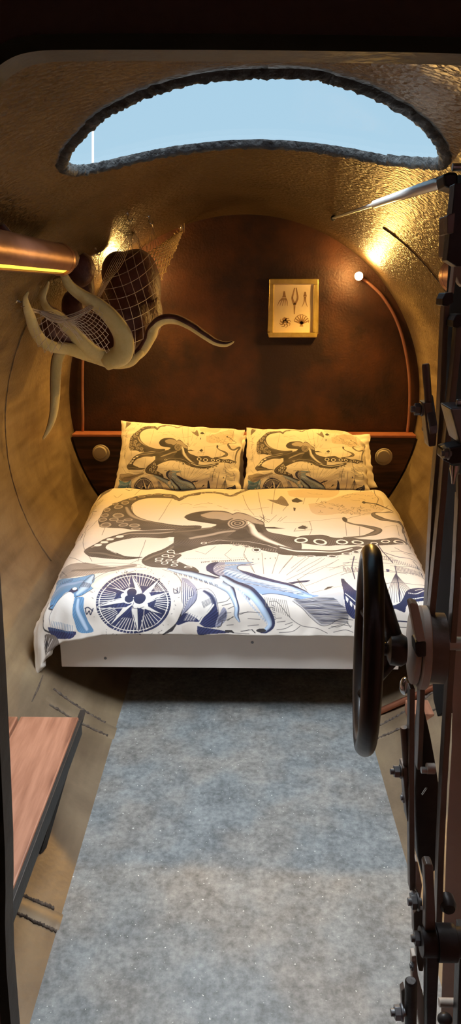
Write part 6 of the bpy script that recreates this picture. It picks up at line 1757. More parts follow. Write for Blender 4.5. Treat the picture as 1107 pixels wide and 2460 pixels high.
# copper pipes that climb the rim of the bulkhead to the two lamps
def wall_lamp(side, label):
    s = side
    base = Vector((s * at(978, 1050, YH + .06).x, YH + .06, zt + .018))
    t = empty('wall_lamp', base, label, 'lamp', 'wall lamps on copper pipes')
    yb = DEND - .035
    if s > 0: px = [(978, 1047), (982, 1000), (984, 950), (982, 900), (975, 850), (963, 800), (945, 755), (918, 712), (890, 684), (868, 668)]
    else: px = [(199, 1047), (199, 1000), (198, 950), (198, 900), (199, 865), (206, 820), (222, 770), (246, 725), (275, 692), (305, 668)]
    pts = [at(x, y, yb) for x, y in px]; pts[0] = Vector((pts[0].x, YH + .09, zt + .018))
    end = pts[-1] + Vector((-s * .018, -.085, .004))
    m = MB(); m.tube(catmull([tuple(p) for p in pts] + [tuple(end)], 6), .0098, 14); m.build('pipe', M_COPPERD, t, smooth=True)
    d = Vector((-s * .35, -.9, .10)).normalized()
    m = MB(); m.lathe(end, d, [(-.01, .016), (.0, .020), (.032, .020), (.036, .017)], 24); m.build('socket', M_COPPER, t, smooth='auto')
    m = MB(); m.sphere(end + d * .052, .024, 20, 14); m.build('bulb', M_BULB, t, smooth=True, label='small glowing bulb')
    sl = bpy.data.lights.new('bulb_beam', 'SPOT'); sl.energy = SPOT_W; sl.color = (1.0, .56, .12); sl.spot_size = math.radians(150); sl.spot_blend = .7; sl.shadow_soft_size = .03
    so_ = bpy.data.objects.new('bulb_beam', sl); COL.objects.link(so_); so_.parent = t; so_.matrix_parent_inverse = t.matrix_world.inverted()
    so_.location = end + d * .085; so_.rotation_euler = Vector((-s * .25, -.55, -1)).to_track_quat('-Z', 'Y').to_euler()
wall_lamp(1, 'lit bulb on a copper pipe beside the framed picture')
wall_lamp(-1, 'copper pipe lamp behind the hanging octopus')

# ------------------------------------------------------------------ the copper tube lamps along the ceiling
def tube_lamp(end, label, s):
    r = .052; L_ = 1.55
    t = empty('tube_lamp', end, label, 'lamp')
    e = Vector(end); back = e + Vector((0, -L_, .0))
    m = MB(); n = 40
    # a pipe with a slot cut along its underside
    vs = []; fs = []; g0, g1 = math.radians(-118 if s < 0 else -62), None
    a0 = (-PI / 2 - s * .52) + .23; a1 = a0 + 2 * PI - .46
    for Y in (e.y - .03, e.y - L_):
        for rr in (r, r - .004):
            for k in range(n + 1):
                g = a0 + (a1 - a0) * k / n; vs.append(Vector((e.x + rr * math.cos(g), Y, e.z + rr * math.sin(g))))
    q = n + 1
    for k in range(n):
        fs += [(k, k + 1, 2 * q + k + 1, 2 * q + k), (q + k, q + k + 1, 3 * q + k + 1, 3 * q + k)]
    fs += [(0, q, 3 * q, 2 * q), (n, q + n, 3 * q + n, 2 * q + n)]
    m.add(vs, fs); m.build('tube', M_COPPERD, t, smooth='auto')
    for Y, sg in ((e.y, 1), (e.y - L_, -1)):
        m = MB(); o = Vector((e.x, Y - sg * .045, e.z))
        m.lathe(o, (0, sg, 0), [(0, r + .001), (.018, r + .004), (.030, r + .003), (.041, r * .80), (.0455, r * .45), (.046, 0)], 40); m.build('end_cap', M_COPPERD, t, smooth='auto')
    m = MB(); gm = (a0 + a1) / 2 + PI
    c = Vector((e.x + (r - .006) * math.cos(gm), 0, e.z + (r - .006) * math.sin(gm))); tx = Vector((-math.sin(gm), 0, math.cos(gm))) * .0098
    m.add([c + tx + Vector((0, e.y - .03, 0)), c - tx + Vector((0, e.y - .03, 0)), c - tx + Vector((0, e.y - L_, 0)), c + tx + Vector((0, e.y - L_, 0))], [(0, 1, 2, 3)])
    m.build('light_strip', M_LED, t, label='glowing yellow strip in the slot of the tube')
    for dy in (-.45, -1.2):
        up = Vector((e.x, 0, e.z - ZA)).normalized(); p = Vector((e.x, e.y + dy, e.z)); k = R - math.hypot(e.x, e.z - ZA)
        m = MB(); m.cyl(p + up * (r - .004), p + up * k, .012, 14); m.build('bracket', M_COPPERD, t, smooth='auto')
YT = 2.72
tube_lamp(at(148, 624, YT), 'copper tube lamp with a glowing yellow underside near the net', -1)
tube_lamp(at(1092, 661, 2.46), 'copper tube lamp whose round end peeps out behind the hatch gear', 1)

# ------------------------------------------------------------------ the octopus in its net
octo = empty('octopus', at(270, 860, 3.62), 'large brown stuffed octopus with cream undersides slung in the net', 'octopus')
def ellipsoids(name, items, material, parent, vox=.014):
    m = MB()
    for (px, py, Y, rx, ry, rz, rot) in items:
        c = at(px, py, Y); m.sphere(c, 1, 28, 18, sc=(rx, ry, rz), rot=Matrix.Rotation(rot, 3, 'Y'))
    o = m.build(name, material, parent, smooth=True)
    rmod = o.modifiers.new('merge', 'REMESH'); rmod.mode = 'VOXEL'; rmod.voxel_size = vox; rmod.use_smooth_shade = True
    s = o.modifiers.new('soften', 'SMOOTH'); s.iterations = 10; s.factor = .6
    return o
ellipsoids('body', [(318, 705, 3.92, .15, .14, .22, .16), (328, 665, 3.96, .115, .12, .14, .1), (300, 780, 3.84, .16, .14, .17, .1), (255, 800, 3.78, .14, .12, .14, -.3),
                    (190, 790, 3.66, .10, .09, .10, 0), (345, 760, 3.88, .10, .10, .16, .1), (268, 845, 3.74, .10, .09, .06, 0), (290, 665, 3.95, .10, .10, .13, -.2)], M_OBROWN, octo)
ellipsoids('web_and_shadow', [(188, 648, 3.52, .080, .06, .085, .5), (162, 620, 3.36, .055, .05, .055, .3), (203, 692, 3.64, .05, .05, .12, 0), (176, 740, 3.60, .06, .05, .09, 0), (150, 800, 3.55, .07, .06, .07, 0), (120, 790, 3.48, .05, .05, .06, 0)], M_OBROWN, octo, .012)  # webbing behind the arms; the upper left shadow is shaped as a lobe
def tentacle(pts, under, flat=.62, name='tentacle', lim=.25, label=None):
    """pts: (px, py, Y, width in photo points); the side that faces `under` is cream."""
    C = catmull(pts, 9); P = [at(c[0], c[1], c[2]) for c in C]; rad = [max(plen(c[3], c[1], c[2]) / 2, .004) for c in C]
    under = Vector(under).normalized(); n = 20; vs = []; fs = []; mi = []
    for i, p in enumerate(P):
        t = (P[min(i + 1, len(P) - 1)] - P[max(i - 1, 0)]).normalized()
        a = under - t * under.dot(t)
        if a.length < .15: a = prev
        a = a.normalized(); prev = a; b = t.cross(a)
        for k in range(n):
            g = 2 * PI * k / n; vs.append(p + a * math.cos(g) * rad[i] * flat + b * math.sin(g) * rad[i])
    m = MB()
    for i in range(len(P) - 1):
        for k in range(n):
            g = 2 * PI * (k + .5) / n
            m_i = 1 if math.cos(g) > lim else 0
            fs.append((i * n + k, i * n + (k + 1) % n, (i + 1) * n + (k + 1) % n, (i + 1) * n + k)); mi.append(m_i)
    tip = len(vs); vs.append(P[-1] + (P[-1] - P[-2]).normalized() * rad[-1]); vs.append(P[0])
    for k in range(n):
        fs.append(((len(P) - 1) * n + k, (len(P) - 1) * n + (k + 1) % n, tip)); mi.append(1 if math.cos(2 * PI * (k + .5) / n) > lim else 0)
        fs.append((k, (k + 1) % n, tip + 1)); mi.append(0)
    m.v = [tuple(v) for v in vs]; m.f = fs; m.m = mi
    return m.build(name, [M_OBROWN, M_OCREAM], octo, smooth=True, label=label)
CAMDIR = (.0, -1, -.1)
tentacle([(252, 868, 3.62, 46), (292, 850, 3.58, 52), (296, 810, 3.54, 50), (272, 768, 3.50, 44), (238, 735, 3.47, 38), (200, 712, 3.44, 33), (170, 688, 3.40, 28), (153, 660, 3.36, 20)], (-.2, -1, -.2), lim=-.1)
tentacle([(262, 866, 3.64, 44), (225, 848, 3.60, 48), (190, 815, 3.54, 44), (160, 780, 3.48, 38), (135, 755, 3.44, 32), (113, 738, 3.38, 26), (103, 712, 3.31, 19), (112, 690, 3.26, 12), (117, 676, 3.22, 6)], (-.3, -1, -.3), lim=-.15)
tentacle([(255, 868, 3.68, 40), (300, 866, 3.70, 40), (335, 848, 3.70, 38), (358, 815, 3.70, 36), (370, 785, 3.70, 36), (392, 768, 3.70, 38), (425, 768, 3.70, 37), (460, 784, 3.68, 34), (492, 806, 3.66, 30), (518, 822, 3.65, 26), (542, 827, 3.64, 19), (558, 822, 3.63, 11)], (.0, -.25, -1), lim=.42, label='long arm reaching out over the bulkhead, brown on top')
tentacle([(250, 864, 3.66, 34), (205, 850, 3.60, 34), (165, 838, 3.52, 32), (128, 833, 3.44, 30), (100, 818, 3.38, 29), (82, 790, 3.30, 28), (73, 762, 3.22, 25), (65, 738, 3.10, 20), (61, 716, 2.98, 12), (67, 702, 2.96, 6)], (.3, -1, -.4), lim=-.1)
tentacle([(190, 838, 3.58, 30), (158, 832, 3.54, 32), (138, 862, 3.52, 33), (133, 910, 3.50, 31), (132, 955, 3.48, 28), (128, 995, 3.47, 23), (118, 1028, 3.46, 16), (104, 1054, 3.45, 6)], (.9, -.5, 0), lim=.12, label='arm hanging straight down along the tank wall')
tentacle([(230, 860, 3.70, 34), (265, 872, 3.66, 38), (310, 870, 3.66, 34), (340, 845, 3.68, 22)], (0, -.6, -1), lim=.0)

hooks = []
def hook(p, label, n):
    t = empty('ceiling_hook', p, label, 'hook', 'hooks that hold the net')
    p = Vector(p); m = MB(); m.lathe(p + n * -.002, n, [(0, .013), (.003, .013), (.005, .006), (.012, .004)], 18)
    c = p + n * .024; a = n.orthogonal().normalized(); pts = [p + n * .008]
    for k in range(10):
        g = -PI / 2 + 1.5 * PI * k / 9; pts.append(c + n * math.sin(g) * .012 + a * math.cos(g) * .012)
    m.tube(pts, .0024, 8); m.build('hook_wire', M_CHROME, t, smooth='auto')
    return c + n * .010
def shell_n(p): return Vector((-p.x, 0, ZA - p.z)).normalized()
HK = {}
for key, (x, y), lab in (('a', (306, 512), 'ceiling hook above the middle of the net, over the octopus head'), ('b', (357, 520), 'ceiling hook right of the middle hook, holding the net'),
                         ('c', (228, 596), 'ceiling hook in the bright lamplight beside the octopus'), ('d', (42, 722), 'hook on the tank wall at the gathered end of the net')):
    p = shell_at(x, y); HK[key] = hook(p, lab, shell_n(p))
p = at(437, 546, DEND - .003); HK['e'] = hook(p, 'hook at the top of the bulkhead holding the dense corner of the net', Vector((0, -1, 0)))

net = empty('fishing_net', at(230, 740, 3.4), 'pale cotton fishing net draped round the octopus from ceiling hooks', 'net')
TW = .0013
def strand(m, pts, r=TW, sm=3): m.tube(catmull([tuple(p) for p in pts], sm) if len(pts) > 2 else pts, r, 5, cap=False)
def net_panel(fn, nu, nv, name, material, r=TW, knots=True):
    """Diamond mesh over the surface fn(u, v)."""
    m = MB()
    for i in range(nu + 1):
        for j in range(nv):
            if (i + j) % 2: continue
            a = fn(i / nu, j / nv)
            for di in (-1, 1):
                if 0 <= i + di <= nu:
                    b = fn((i + di) / nu, (j + 1) / nv); c = fn((i + di * .5) / nu, (j + .5) / nv) * .3 + (a + b) * .35; strand(m, [a, c, b], r, 2)
    for i in range(nu + 1):
        for j in range(1, nv):
            if (i + j) % 2: continue
            a = fn(i / nu, j / nv)
            for di in (-1, 1):
                if 0 <= i + di <= nu and j == nv: pass
            if knots: m.sphere(a, r * 1.9, 6, 4)
    return m.build(name, material, net, smooth=True)
def patch(tl, tr, bl, br, top=None, bottom=None, left=None, right=None, bulge=0.0):
    """Coons patch between photo points (px, py, Y)."""
    tl, tr, bl, br = (np.array(p, float) for p in (tl, tr, bl, br))
    def curve(a, b, mid):
        if mid is None: return lambda t: a * (1 - t) + b * t
        mid = np.array(mid, float); c = 2 * mid - (a + b) / 2
        return lambda t: a * (1 - t) ** 2 + 2 * c * t * (1 - t) + b * t * t
    T, B, L_, R_ = curve(tl, tr, top), curve(bl, br, bottom), curve(tl, bl, left), curve(tr, br, right)
    def fn(u, v):
        p = T(u) * (1 - v) + B(u) * v + L_(v) * (1 - u) + R_(v) * u - (tl * (1 - u) * (1 - v) + tr * u * (1 - v) + bl * (1 - u) * v + br * u * v)
        return at(p[0], p[1], p[2] - bulge * 4 * u * (1 - u) * math.sin(PI * min(v * .7 + .3, 1)))
    return fn
ha = (318, 546, 4.05); hb2 = (368, 540, 4.15)
fA = patch((316, 560, 3.95), (384, 610, 3.92), (226, 738, 3.52), (322, 852, 3.62), left=(262, 668, 3.66), right=(374, 735, 3.76), bottom=(285, 800, 3.50), bulge=.08)
net_panel(fA, 8, 12, 'netting', M_COTTON)
fB = patch((166, 764, 3.38), (240, 738, 3.45), (168, 772, 3.38), (262, 852, 3.56), right=(258, 790, 3.46), bottom=(220, 822, 3.46))
net_panel(fB, 12, 13, 'netting', M_COTTON)
fC = patch((96, 752, 3.30), (164, 772, 3.36), (78, 812, 3.27), (160, 828, 3.38), bottom=(115, 850, 3.32), left=(82, 775, 3.27))
net_panel(fC, 10, 6, 'netting', M_COTTON)
m = MB()
kn = at(98, 750, 3.30)
# gathered bundles
for i in range(14):
    o = Vector((random.uniform(-.012, .012), random.uniform(-.01, .01), random.uniform(-.014, .014)))
    strand(m, [kn + o * .5, at(140, 768, 3.33) + o, at(180, 760, 3.38) + o, at(215, 742, 3.43) + o * .9, at(232, 728, 3.50) + o * .6], TW)
for i in range(12):
    o = Vector((random.uniform(-.02, .02), random.uniform(-.01, .01), random.uniform(-.02, .02)))
    strand(m, [kn + o * .3, at(118 + i * 4, 760 + i * 1.5, 3.34) + o, at(165 + i * 3, 785 + i * 4, 3.40) + o], TW)
for i in range(6):
    o = Vector((random.uniform(-.008, .008), 0, random.uniform(-.008, .008)))
    strand(m, [kn + o, at(70, 742, 3.12) + o, HK['d']], TW)
for i in range(7):
    b = fA(0, .0 + i * .02); strand(m, [at(228, 735, 3.50), fA(0, .62) + Vector((i * .007 - .02, 0, i * .004)), fA(0, .30) + Vector((i * .010 - .03, 0, 0)), at(317 + i, 552, 4.0)], TW)
m.build('gathered_cords', M_COTTON, net, smooth=True)
m = MB()
for i in range(5): strand(m, [at(314 + i * 3, 566 + i * 4, 3.95), at(317, 546, 4.0), HK['a']], TW)
for i in range(5): strand(m, [at(352 + i * 8, 604 - i * 2, 3.95), at(360 + i * 4, 570, 4.02), at(367, 545, 4.1), HK['b']], TW)
for i in range(3): strand(m, [at(342 + i * 5, 606 + i * 5, 3.93), at(332 + i * 4, 590, 3.95), at(318, 552, 4.0)], TW)
strand(m, [HK['c'], at(236, 625, 3.9), at(238, 655, 3.85)], TW)
m.build('hanging_cords', M_COTTON, net, smooth=True)
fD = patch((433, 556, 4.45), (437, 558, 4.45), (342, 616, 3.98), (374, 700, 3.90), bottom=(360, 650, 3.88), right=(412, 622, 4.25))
o = net_panel(fD, 14, 17, 'netting', M_DENSE, TW * 2.1); o['label'] = 'dense corner of the net, golden lamplight put into its colour'
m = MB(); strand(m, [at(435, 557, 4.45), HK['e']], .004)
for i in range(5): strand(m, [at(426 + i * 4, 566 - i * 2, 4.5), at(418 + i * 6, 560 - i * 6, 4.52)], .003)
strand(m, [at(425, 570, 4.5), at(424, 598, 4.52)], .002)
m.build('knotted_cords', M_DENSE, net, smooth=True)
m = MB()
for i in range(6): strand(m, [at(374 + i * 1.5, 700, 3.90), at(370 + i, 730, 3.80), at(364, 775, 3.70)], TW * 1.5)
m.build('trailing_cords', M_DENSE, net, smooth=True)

# ------------------------------------------------------------------ bench on the left
ZB = .42
pf = floor_at(185, 1722, ZB); pn = floor_at(34, 2142, ZB)
bxr = (pf.x + pn.x) / 2; byf = pf.y; byn = .74
bench = empty('bench', (bxr - .2, (byf + byn) / 2, 0), 'orange pine slatted bench on a black steel frame along the tank wall', 'bench')
wpl = .185
for k in range(3):
    xr = bxr - k * (wpl + .008); xl = xr - wpl
    hw_ = math.sqrt(R * R - (ZB - .04 - ZA) ** 2) - .02
    xl = max(xl, -hw_)
    if xr - xl < .03: continue
    m = MB(); m.box((xl, byn, ZB - .03), (xr, byf, ZB)); m.build('plank', M_BENCH, bench, bevel=.004)
m = MB(); m.box((bxr - .008, byn, ZB - .055), (bxr + .010, byf - .01, ZB - .006)); m.box((bxr - .40, byf - .03, ZB - .06), (bxr, byf - .012, ZB - .031)); m.box((bxr - .40, byn + .01, ZB - .06), (bxr, byn + .03, ZB - .031))
m.build('frame', M_FRAME, bench, bevel=.002)
lb = shell_at(100, 2044)
for dy in (0.0, -.62):
    m = MB(); e0 = Vector((bxr - .006, lb.y + .30 + dy, ZB - .055)); e1 = Vector((bxr - .006, lb.y + .10 + dy, ZB - .055)); f0 = lb + Vector((.012, .012 + dy, 0)); f1 = lb + Vector((.0, -.016 + dy, 0))
    m.prism([e0, e1, f1, f0], (-.02, 0, 0)); m.build('leg', M_FRAME, bench, bevel=.001)  # slanted leg whose dark wedge fills the shadow gap under the bench

# copper pipe low on the right, and a small block of the same pine
a, b = shell_at(925, 1703, R - .016), shell_at(1004, 1668, R - .016)
m = MB(); d = (b - a); m.tube(catmull([tuple(a - d * .4), tuple(a), tuple(b), tuple(b + d * .8)], 6), .013, 14)
o = m.build('copper_pipe', M_COPPER, smooth=True); tag(o, 'bare copper pipe running low along the tank wall behind the handwheel', 'pipe')
p = shell_at(1003, 1742, R - .004); m = MB(); m.box((p.x - .03, p.y, p.z), (p.x + .06, p.y + .10, p.z + .05))
o = m.build('wood_block', M_BENCH, bevel=.003); tag(o, 'small orange wooden block seen between the locking bars', 'block')

# ------------------------------------------------------------------ the hatch door and its locking gear
door = empty('hatch_door', at(1080, 1500, 1.30), 'dark steel hatch door swung open, with black handwheel and long locking bars', 'door')
def pxprism(name, pts, Y, dep, material, bevel=.0015, parent=None, label=None):
    P = [at(x, y, Y) for x, y in pts]; m = MB(); m.prism(P, (0, dep, 0)); return m.build(name, material, parent or door, bevel=bevel, label=label)
def sidecyl(name, px0, px1, py, Y, rpx, material, parent=None, n=24, slope=0.0):
    """A rod lying across the cabin, from one photo point to another."""
    a = at(px0, py, Y); b = at(px1, py, Y); b = Vector((b.x, a.y, a.z)) ; r = plen(rpx, py, Y)
    m = MB(); m.cyl(a, b, r, n); return m.build(name, material, parent or door, smooth='auto', bevel=.001)
def bolt(px0, px1, py, Y, rpx, parent=None):
    """Hexagon nut and threaded end on a horizontal pin, pointing left."""
    a = at(px0, py, Y); b = at(px1, py, Y); b = Vector((b.x, a.y, a.z)); r = plen(rpx, py, Y); d = b - a
    m = MB(); m.cyl(a, b, r * .5, 14); m.cyl(a + d * .25, a + d * .62, r, 6); m.lathe(a + d * .66, d, [(0, r * 1.12), (d.length * .12, r * 1.12)], 20)
    return m.build('bolt', M_GSTEEL, parent or door, smooth='auto', bevel=.0006)

# the leaf: a round cornered steel plate that stands nearly edge on
YD = 1.62
leaf = [(1033, 1240), (1030, 1400), (1034, 1560), (1040, 1680), (1050, 1722), (1062, 1716), (1090, 1600), (1107, 1500), (1135, 1300), (1150, 1000), (1150, 520), (1120, 420), (1097, 420), (1086, 500), (1066, 800), (1046, 1050)]
m = MB(); n = len(leaf)
A = []; B = []
for x, y in leaf:
    f = min(max((x - 1030) / 120.0, 0), 1); Yq = YD - .42 * f
    p = at(x, y, Yq); A.append(p); B.append(p + Vector((.035, .012, 0)))
m.add(A + B, [tuple(range(n)), tuple(range(2 * n - 1, n - 1, -1))] + [(i, i + n, (i + 1) % n + n, (i + 1) % n) for i in range(n)])
m.build('leaf', M_LEAF, door, bevel=.003)

A = [at(x, y, 1.30) for x, y in ((1088, 1392), (1086, 1560), (1083, 1790), (1071, 2000), (1064, 2230), (1056, 2480), (1170, 2480), (1170, 1392))]
m = MB(); m.prism(A, (.03, .02, 0)); m.build('added_shade_plate', mat('brown_steel', (.42, .33, .28), .5, 0, (.50, .40, .34), 8, .1, 60), door, bevel=.003, label='brown lower plate added to the door, covering the bright wall')  # added plate that hides and shades the bright tank wall
# long flat locking bars
def bar(name, pts, Y, wpx, dep, material=M_STEEL):
    L1 = [at(x, y, Y) for x, y in pts]; L2 = [at(x + wpx, y, Y) for x, y in pts]
    m = MB(); n = len(pts); vs = []; fs = []
    for i in range(n): vs += [L1[i], L2[i], L2[i] + Vector((0, dep, 0)), L1[i] + Vector((0, dep, 0))]
    for i in range(n - 1):
        for k in range(4): fs.append((i * 4 + k, i * 4 + (k + 1) % 4, (i + 1) * 4 + (k + 1) % 4, (i + 1) * 4 + k))
    fs += [(0, 3, 2, 1), tuple(4 * (n - 1) + k for k in range(4))]
    m.add(vs, fs); return m.build(name, material, door, bevel=.0012)
bar('locking_bar', [(1069, 704), (1063, 800), (1055, 1000), (1047, 1100), (1038, 1200), (1028, 1400), (1019, 1540)], 1.16, 13, .024)
bar('locking_bar', [(1096, 786), (1091, 850), (1075, 1000), (1065, 1100), (1057, 1200), (1038, 1400), (1022, 1560)], 1.13, 15, .022)
bar('locking_bar', [(1101, 1190), (1098, 1260), (1091, 1400), (1071, 1700), (1059, 1900), (1052, 2060), (1047, 2225)], 1.12, 15, .022)
bar('locking_bar', [(984, 1655), (983, 1750), (982, 1850), (983, 2040), (984, 2140)], 1.10, 13, .020)
bar('locking_bar', [(1009, 1655), (1006, 1750), (1002, 1850)], 1.16, 12, .024)
# upper bar and its plates
pxprism('upper_bar', [(1092, 440), (1090, 470), (1083, 530), (1076, 600), (1073, 625), (1096, 640), (1118, 640), (1122, 440)], 1.20, .03, M_BSTEEL)
pxprism('bar_plate', [(1074, 517), (1094, 510), (1090, 560), (1074, 562)], 1.19, .05, M_STEEL)
pxprism('bar_plate', [(1073, 560), (1092, 560), (1088, 617), (1072, 617)], 1.22, .05, M_STEEL)
pxprism('lit_wall_plate', [(1093, 618), (1112, 624), (1112, 690), (1104, 682), (1096, 664), (1090, 706), (1083, 704)], 1.26, .02, M_BEIGE, label='pale plate standing in for the lit wall behind the upper bar')  # stands in for a lit bit of wall, brightness put into the colour
for x, y, Y in ((1062, 718, 1.15), (1088, 770, 1.12)):
    pxprism('bar_joint', [(x, y + 16), (x + 1, y), (x + 8, y - 14), (x + 26, y - 16), (x + 28, y + 8), (x + 12, y + 18)], Y, .04, M_BSTEEL)

# handle levers: upper and lower
def lever(gx, gy0, gy1, ax0, ay0, ax1, ay1, bw, Y):
    r = plen(9.5, gy0, Y); t0 = at(gx, gy0, Y); b0 = at(gx + 7, gy1, Y)
    m = MB(); d = (b0 - t0).normalized(); m.lathe(t0, d, [(0, r * .8), (.003, r), ((b0 - t0).length - .004, r * .95), ((b0 - t0).length, r * .8)], 24)
    m.build('lever_grip', M_STEEL, door, smooth='auto')
    pxprism('lever_arm', [(ax0, ay0), (ax0 + bw, ay0 - 2), (ax1 + bw, ay1), (ax1 + bw - 2, ay1 + 28), (ax1, ay1 + 30)], Y - .01, .03, M_STEEL, .002)
lever(1022, 874, 968, 1017, 968, 1030, 1044, 19, 1.10)
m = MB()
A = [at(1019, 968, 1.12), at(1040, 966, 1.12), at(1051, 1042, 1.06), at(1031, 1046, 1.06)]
m.prism(A, (0, .004, .012)); m.build('lever_arm', M_GSTEEL, door, bevel=.002, label='top face of the upper lever, pale grey to show skylight on it')  # paler steel puts the skylight on the lever's top into its colour
bolt(986, 1022, 983, 1.11, 15); bolt(1014, 1030, 1028, 1.12, 14)
lever(970, 1747, 1845, 966, 1846, 978, 1945, 14, 1.12)
bolt(937, 972, 1853, 1.12, 15); bolt(962, 978, 1916, 1.13, 13)
# grey box and clevis on the right
pxprism('steel_box', [(1082, 982), (1125, 980), (1130, 1070), (1104, 1066)], 1.06, .06, M_GSTEEL, .002)
sidecyl('pin', 1096, 1130, 967, 1.08, 8, M_SHAFT)
pxprism('clevis', [(1066, 1080), (1082, 1076), (1112, 1070), (1125, 1072), (1125, 1112), (1085, 1116), (1064, 1106)], 1.05, .04, M_BSTEEL, .003)
bolt(1059, 1084, 1090, 1.04, 13)
m = MB(); m.lathe(at(1092, 1117, 1.10), (0, 0, -1), [(0, .007), (.006, .0075), (.020, .004), (.03, .0025)], 20); m.build('tapered_stud', M_CHROME, door, smooth='auto')
bar('linkage_rod', [(1100, 1140), (1100, 1200)], 1.10, 9, .014)

# black lever plate low down
pxprism('lever_plate', [(1010, 1690), (1019, 1705), (1034, 1770), (1045, 1830), (1053, 1882), (1053, 2000), (1047, 2090), (1018, 2120), (1003, 2060), (998, 1990), (996, 1900), (1001, 1800)], 1.18, .03, M_BSTEEL, .003)
sidecyl('spacer', 1024, 1044, 1846, 1.14, 13, M_BEIGE); sidecyl('pin', 1011, 1026, 1850, 1.14, 8, M_SHAFT)
m = MB(); m.cyl(at(1014, 1908, 1.13), at(1024, 1893, 1.12), .0018, 8); m.build('cotter_pin', M_CHROME, door, smooth='auto')
pxprism('link', [(998, 2070), (1003, 2070), (1014, 2128), (1010, 2160), (998, 2140)], 1.10, .02, M_BEIGE)
pxprism('push_bar', [(1018, 2080), (1024, 2076), (1038, 2077), (1041, 2084), (1046, 2200), (1046, 2250), (1020, 2240), (1022, 2150)], 1.02, .02, M_STEEL, .002)
bolt(979, 1012, 2166, 1.06, 18); bolt(984, 1008, 2150, 1.09, 11)
pxprism('link', [(993, 2195), (1003, 2186), (1018, 2186), (1018, 2240), (994, 2248)], 1.06, .02, M_STEEL)
sidecyl('cross_shaft', 1010, 1140, 2262, 1.02, 34, M_BSTEEL); sidecyl('shaft_collar', 1046, 1092, 2264, 1.02, 42, M_BSTEEL)
bolt(987, 1018, 2254, 1.03, 17)
pxprism('lower_bar', [(1025, 2290), (1056, 2292), (1050, 2410), (1046, 2520), (1026, 2520), (1024, 2420)], 1.0, .025, M_BSTEEL, .002)
pxprism('link', [(999, 2272), (1014, 2272), (1020, 2312), (1016, 2335), (1006, 2334), (1002, 2312)], 1.04, .018, M_STEEL, .002)
pxprism('link', [(989, 2298), (1000, 2296), (1004, 2345), (1024, 2420), (1024, 2500), (1012, 2500), (1000, 2420), (990, 2360)], 1.03, .018, M_BEIGE, .002)
bolt(984, 994, 2320, 1.03, 11)
m = MB(); t0, b0 = at(987, 2355, .98), at(985, 2560, .98); m.lathe(t0, b0 - t0, [(0, .008), (.003, .0105), (.12, .0105)], 24); m.build('lever_grip', M_BSTEEL, door, smooth='auto')
bolt(938, 975, 2432, .98, 17); pxprism('link', [(963, 2382), (972, 2374), (976, 2420), (966, 2430)], 1.0, .015, M_STEEL)
sidecyl('pin', 1054, 1098, 2408, 1.08, 10, M_BEIGE)
bar('lower_post', [(1106, 2240), (1100, 2400), (1096, 2540)], 1.04, 20, .03, M_BSTEEL)
m = MB(); m.sphere(at(1068, 2448, 1.05), .012, 18, 12, sc=(1.2, 1, 1)); m.build('bearing', M_BSTEEL, door, smooth=True)
m = MB(); m.lathe(at(1070, 2158, 1.14), (0, -1, 0), [(0, .016), (.02, .016), (.028, .011)], 24); m.build('stop_knob', M_BSTEEL, door, smooth='auto')

# the handwheel
YWH = 1.10
nrm = Vector((.9925, -.122, 0)).normalized(); side = Vector((-nrm.y, nrm.x, 0))
wc = at(877, 1556, YWH)
wc.x += .003
wheel = empty('handwheel', wc); wheel.parent = door; wheel.matrix_parent_inverse = door.matrix_world.inverted()
bpy.context.view_layer.update()
RW, rw = .158, .0158
m = MB(); m.torus(wc, nrm, RW, rw, 96, 20); m.build('rim', M_WHEEL, wheel, smooth=True)
hub = wc + nrm * .050
for g in (62, 298, 180 - 14):
    e = wc + (side * math.cos(math.radians(g)) + Vector((0, 0, 1)) * math.sin(math.radians(g))) * RW
    if g == 166: continue
    m = MB(); m.tube([tuple(e), tuple(e * .5 + hub * .5), tuple(hub + (e - hub) * .06)], [.0115, .0125, .0145], 14); m.build('spoke', M_WHEEL, wheel, smooth=True)
e = wc + side * RW
m = MB(); m.tube([tuple(e), tuple(hub)], [.0115, .014], 14); m.build('spoke', M_WHEEL, wheel, smooth=True)
m = MB(); m.lathe(hub - nrm * .030, nrm, [(0, .006), (.002, .011), (.012, .011), (.014, .018), (.018, .026), (.036, .027), (.044, .022)], 28); m.build('hub', M_WHEEL, wheel, smooth='auto')
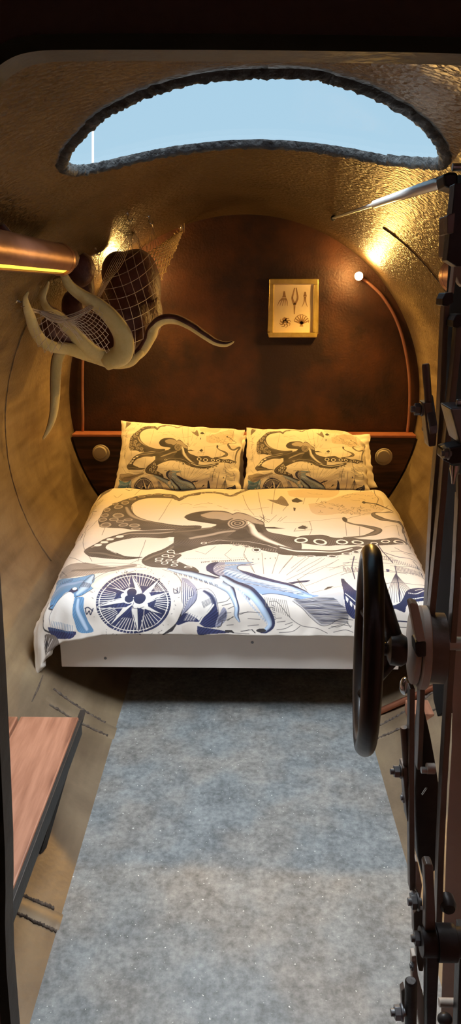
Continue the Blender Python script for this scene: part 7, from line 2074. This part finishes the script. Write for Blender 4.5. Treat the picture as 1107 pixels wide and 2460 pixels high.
# hub flanges, link lever and the shaft
o = at(985, 1553, 1.13); q = Vector((1, -.10, 0)).normalized()
m = MB(); m.lathe(o, q, [(0, .060), (.002, .063), (.010, .063), (.012, .060)], 48); m.build('flange', M_BEIGE, door, smooth='auto')
m = MB(); m.lathe(o + q * .013, q, [(0, .068), (.002, .071), (.012, .071), (.014, .069)], 48); m.build('flange', M_BEIGE, door, smooth='auto')
m = MB(); m.lathe(o + q * .029, q, [(0, .060), (.026, .060)], 48); m.build('hub_drum', M_STEEL, door, smooth='auto')
pxprism('link_lever_bar', [(983, 1452), (990, 1448), (1004, 1452), (1023, 1541), (1003, 1543), (996, 1520)], 1.055, .02, M_BEIGE, .0015)
pxprism('link_lever', [(997, 1545), (1016, 1542), (1024, 1544), (1024, 1578), (1004, 1580), (999, 1572)], 1.06, .03, M_BSTEEL, .002)
m = MB(); m.lathe(at(1052, 1545, 1.12), q, [(-.004, .022), (.004, .026), (.012, .016), (.012, .0)], 28); m.build('thrust_collar', M_GSTEEL, door, smooth='auto')
sidecyl('drive_shaft', 1000, 1160, 1546, 1.13, 17, M_SHAFT)
m = MB(); m.sphere(at(972, 1648, 1.22), .014, 18, 12, sc=(.7, .8, 1.3)); m.build('oil_cup', M_CHROME, door, smooth=True)

# the gas strut that props the door
a = shell_at(800, 524, R - .012); b = at(1070, 434, 1.34); d = b - a; L_ = d.length; d.normalize()
st = empty('gas_strut', b, 'pale gas strut reaching from the ceiling to the top of the open hatch', 'strut')
c = at(893, 498, a.y + (b.y - a.y) * .62)
kc = max(min((c - a).dot(d), L_ * .8), L_ * .3)
m = MB(); m.tube([a, a + d * kc], .0055, 14); m.build('rod', M_STRUT, st, smooth='auto')
m = MB(); m.lathe(a + d * (kc - .004), d, [(0, .007), (.02, .0085), (.024, .0105), (L_ - kc - .05, .0105), (L_ - kc - .045, .0075), (L_ - kc, .0075)], 24); m.build('cylinder', M_STRUT, st, smooth='auto')
m = MB(); m.sphere(a, .013, 16, 10); m.cyl(a, a + shell_n(a) * -.012, .008, 14); m.build('ball_joint', M_RUBBER, st, smooth='auto')
pxprism('strut_bracket', [(1064, 418), (1080, 413), (1100, 414), (1101, 440), (1098, 458), (1068, 448)], 1.30, .05, M_RUBBER, .004, st)
sidecyl('pin', 1086, 1125, 402, 1.33, 9, M_SHAFT, st)
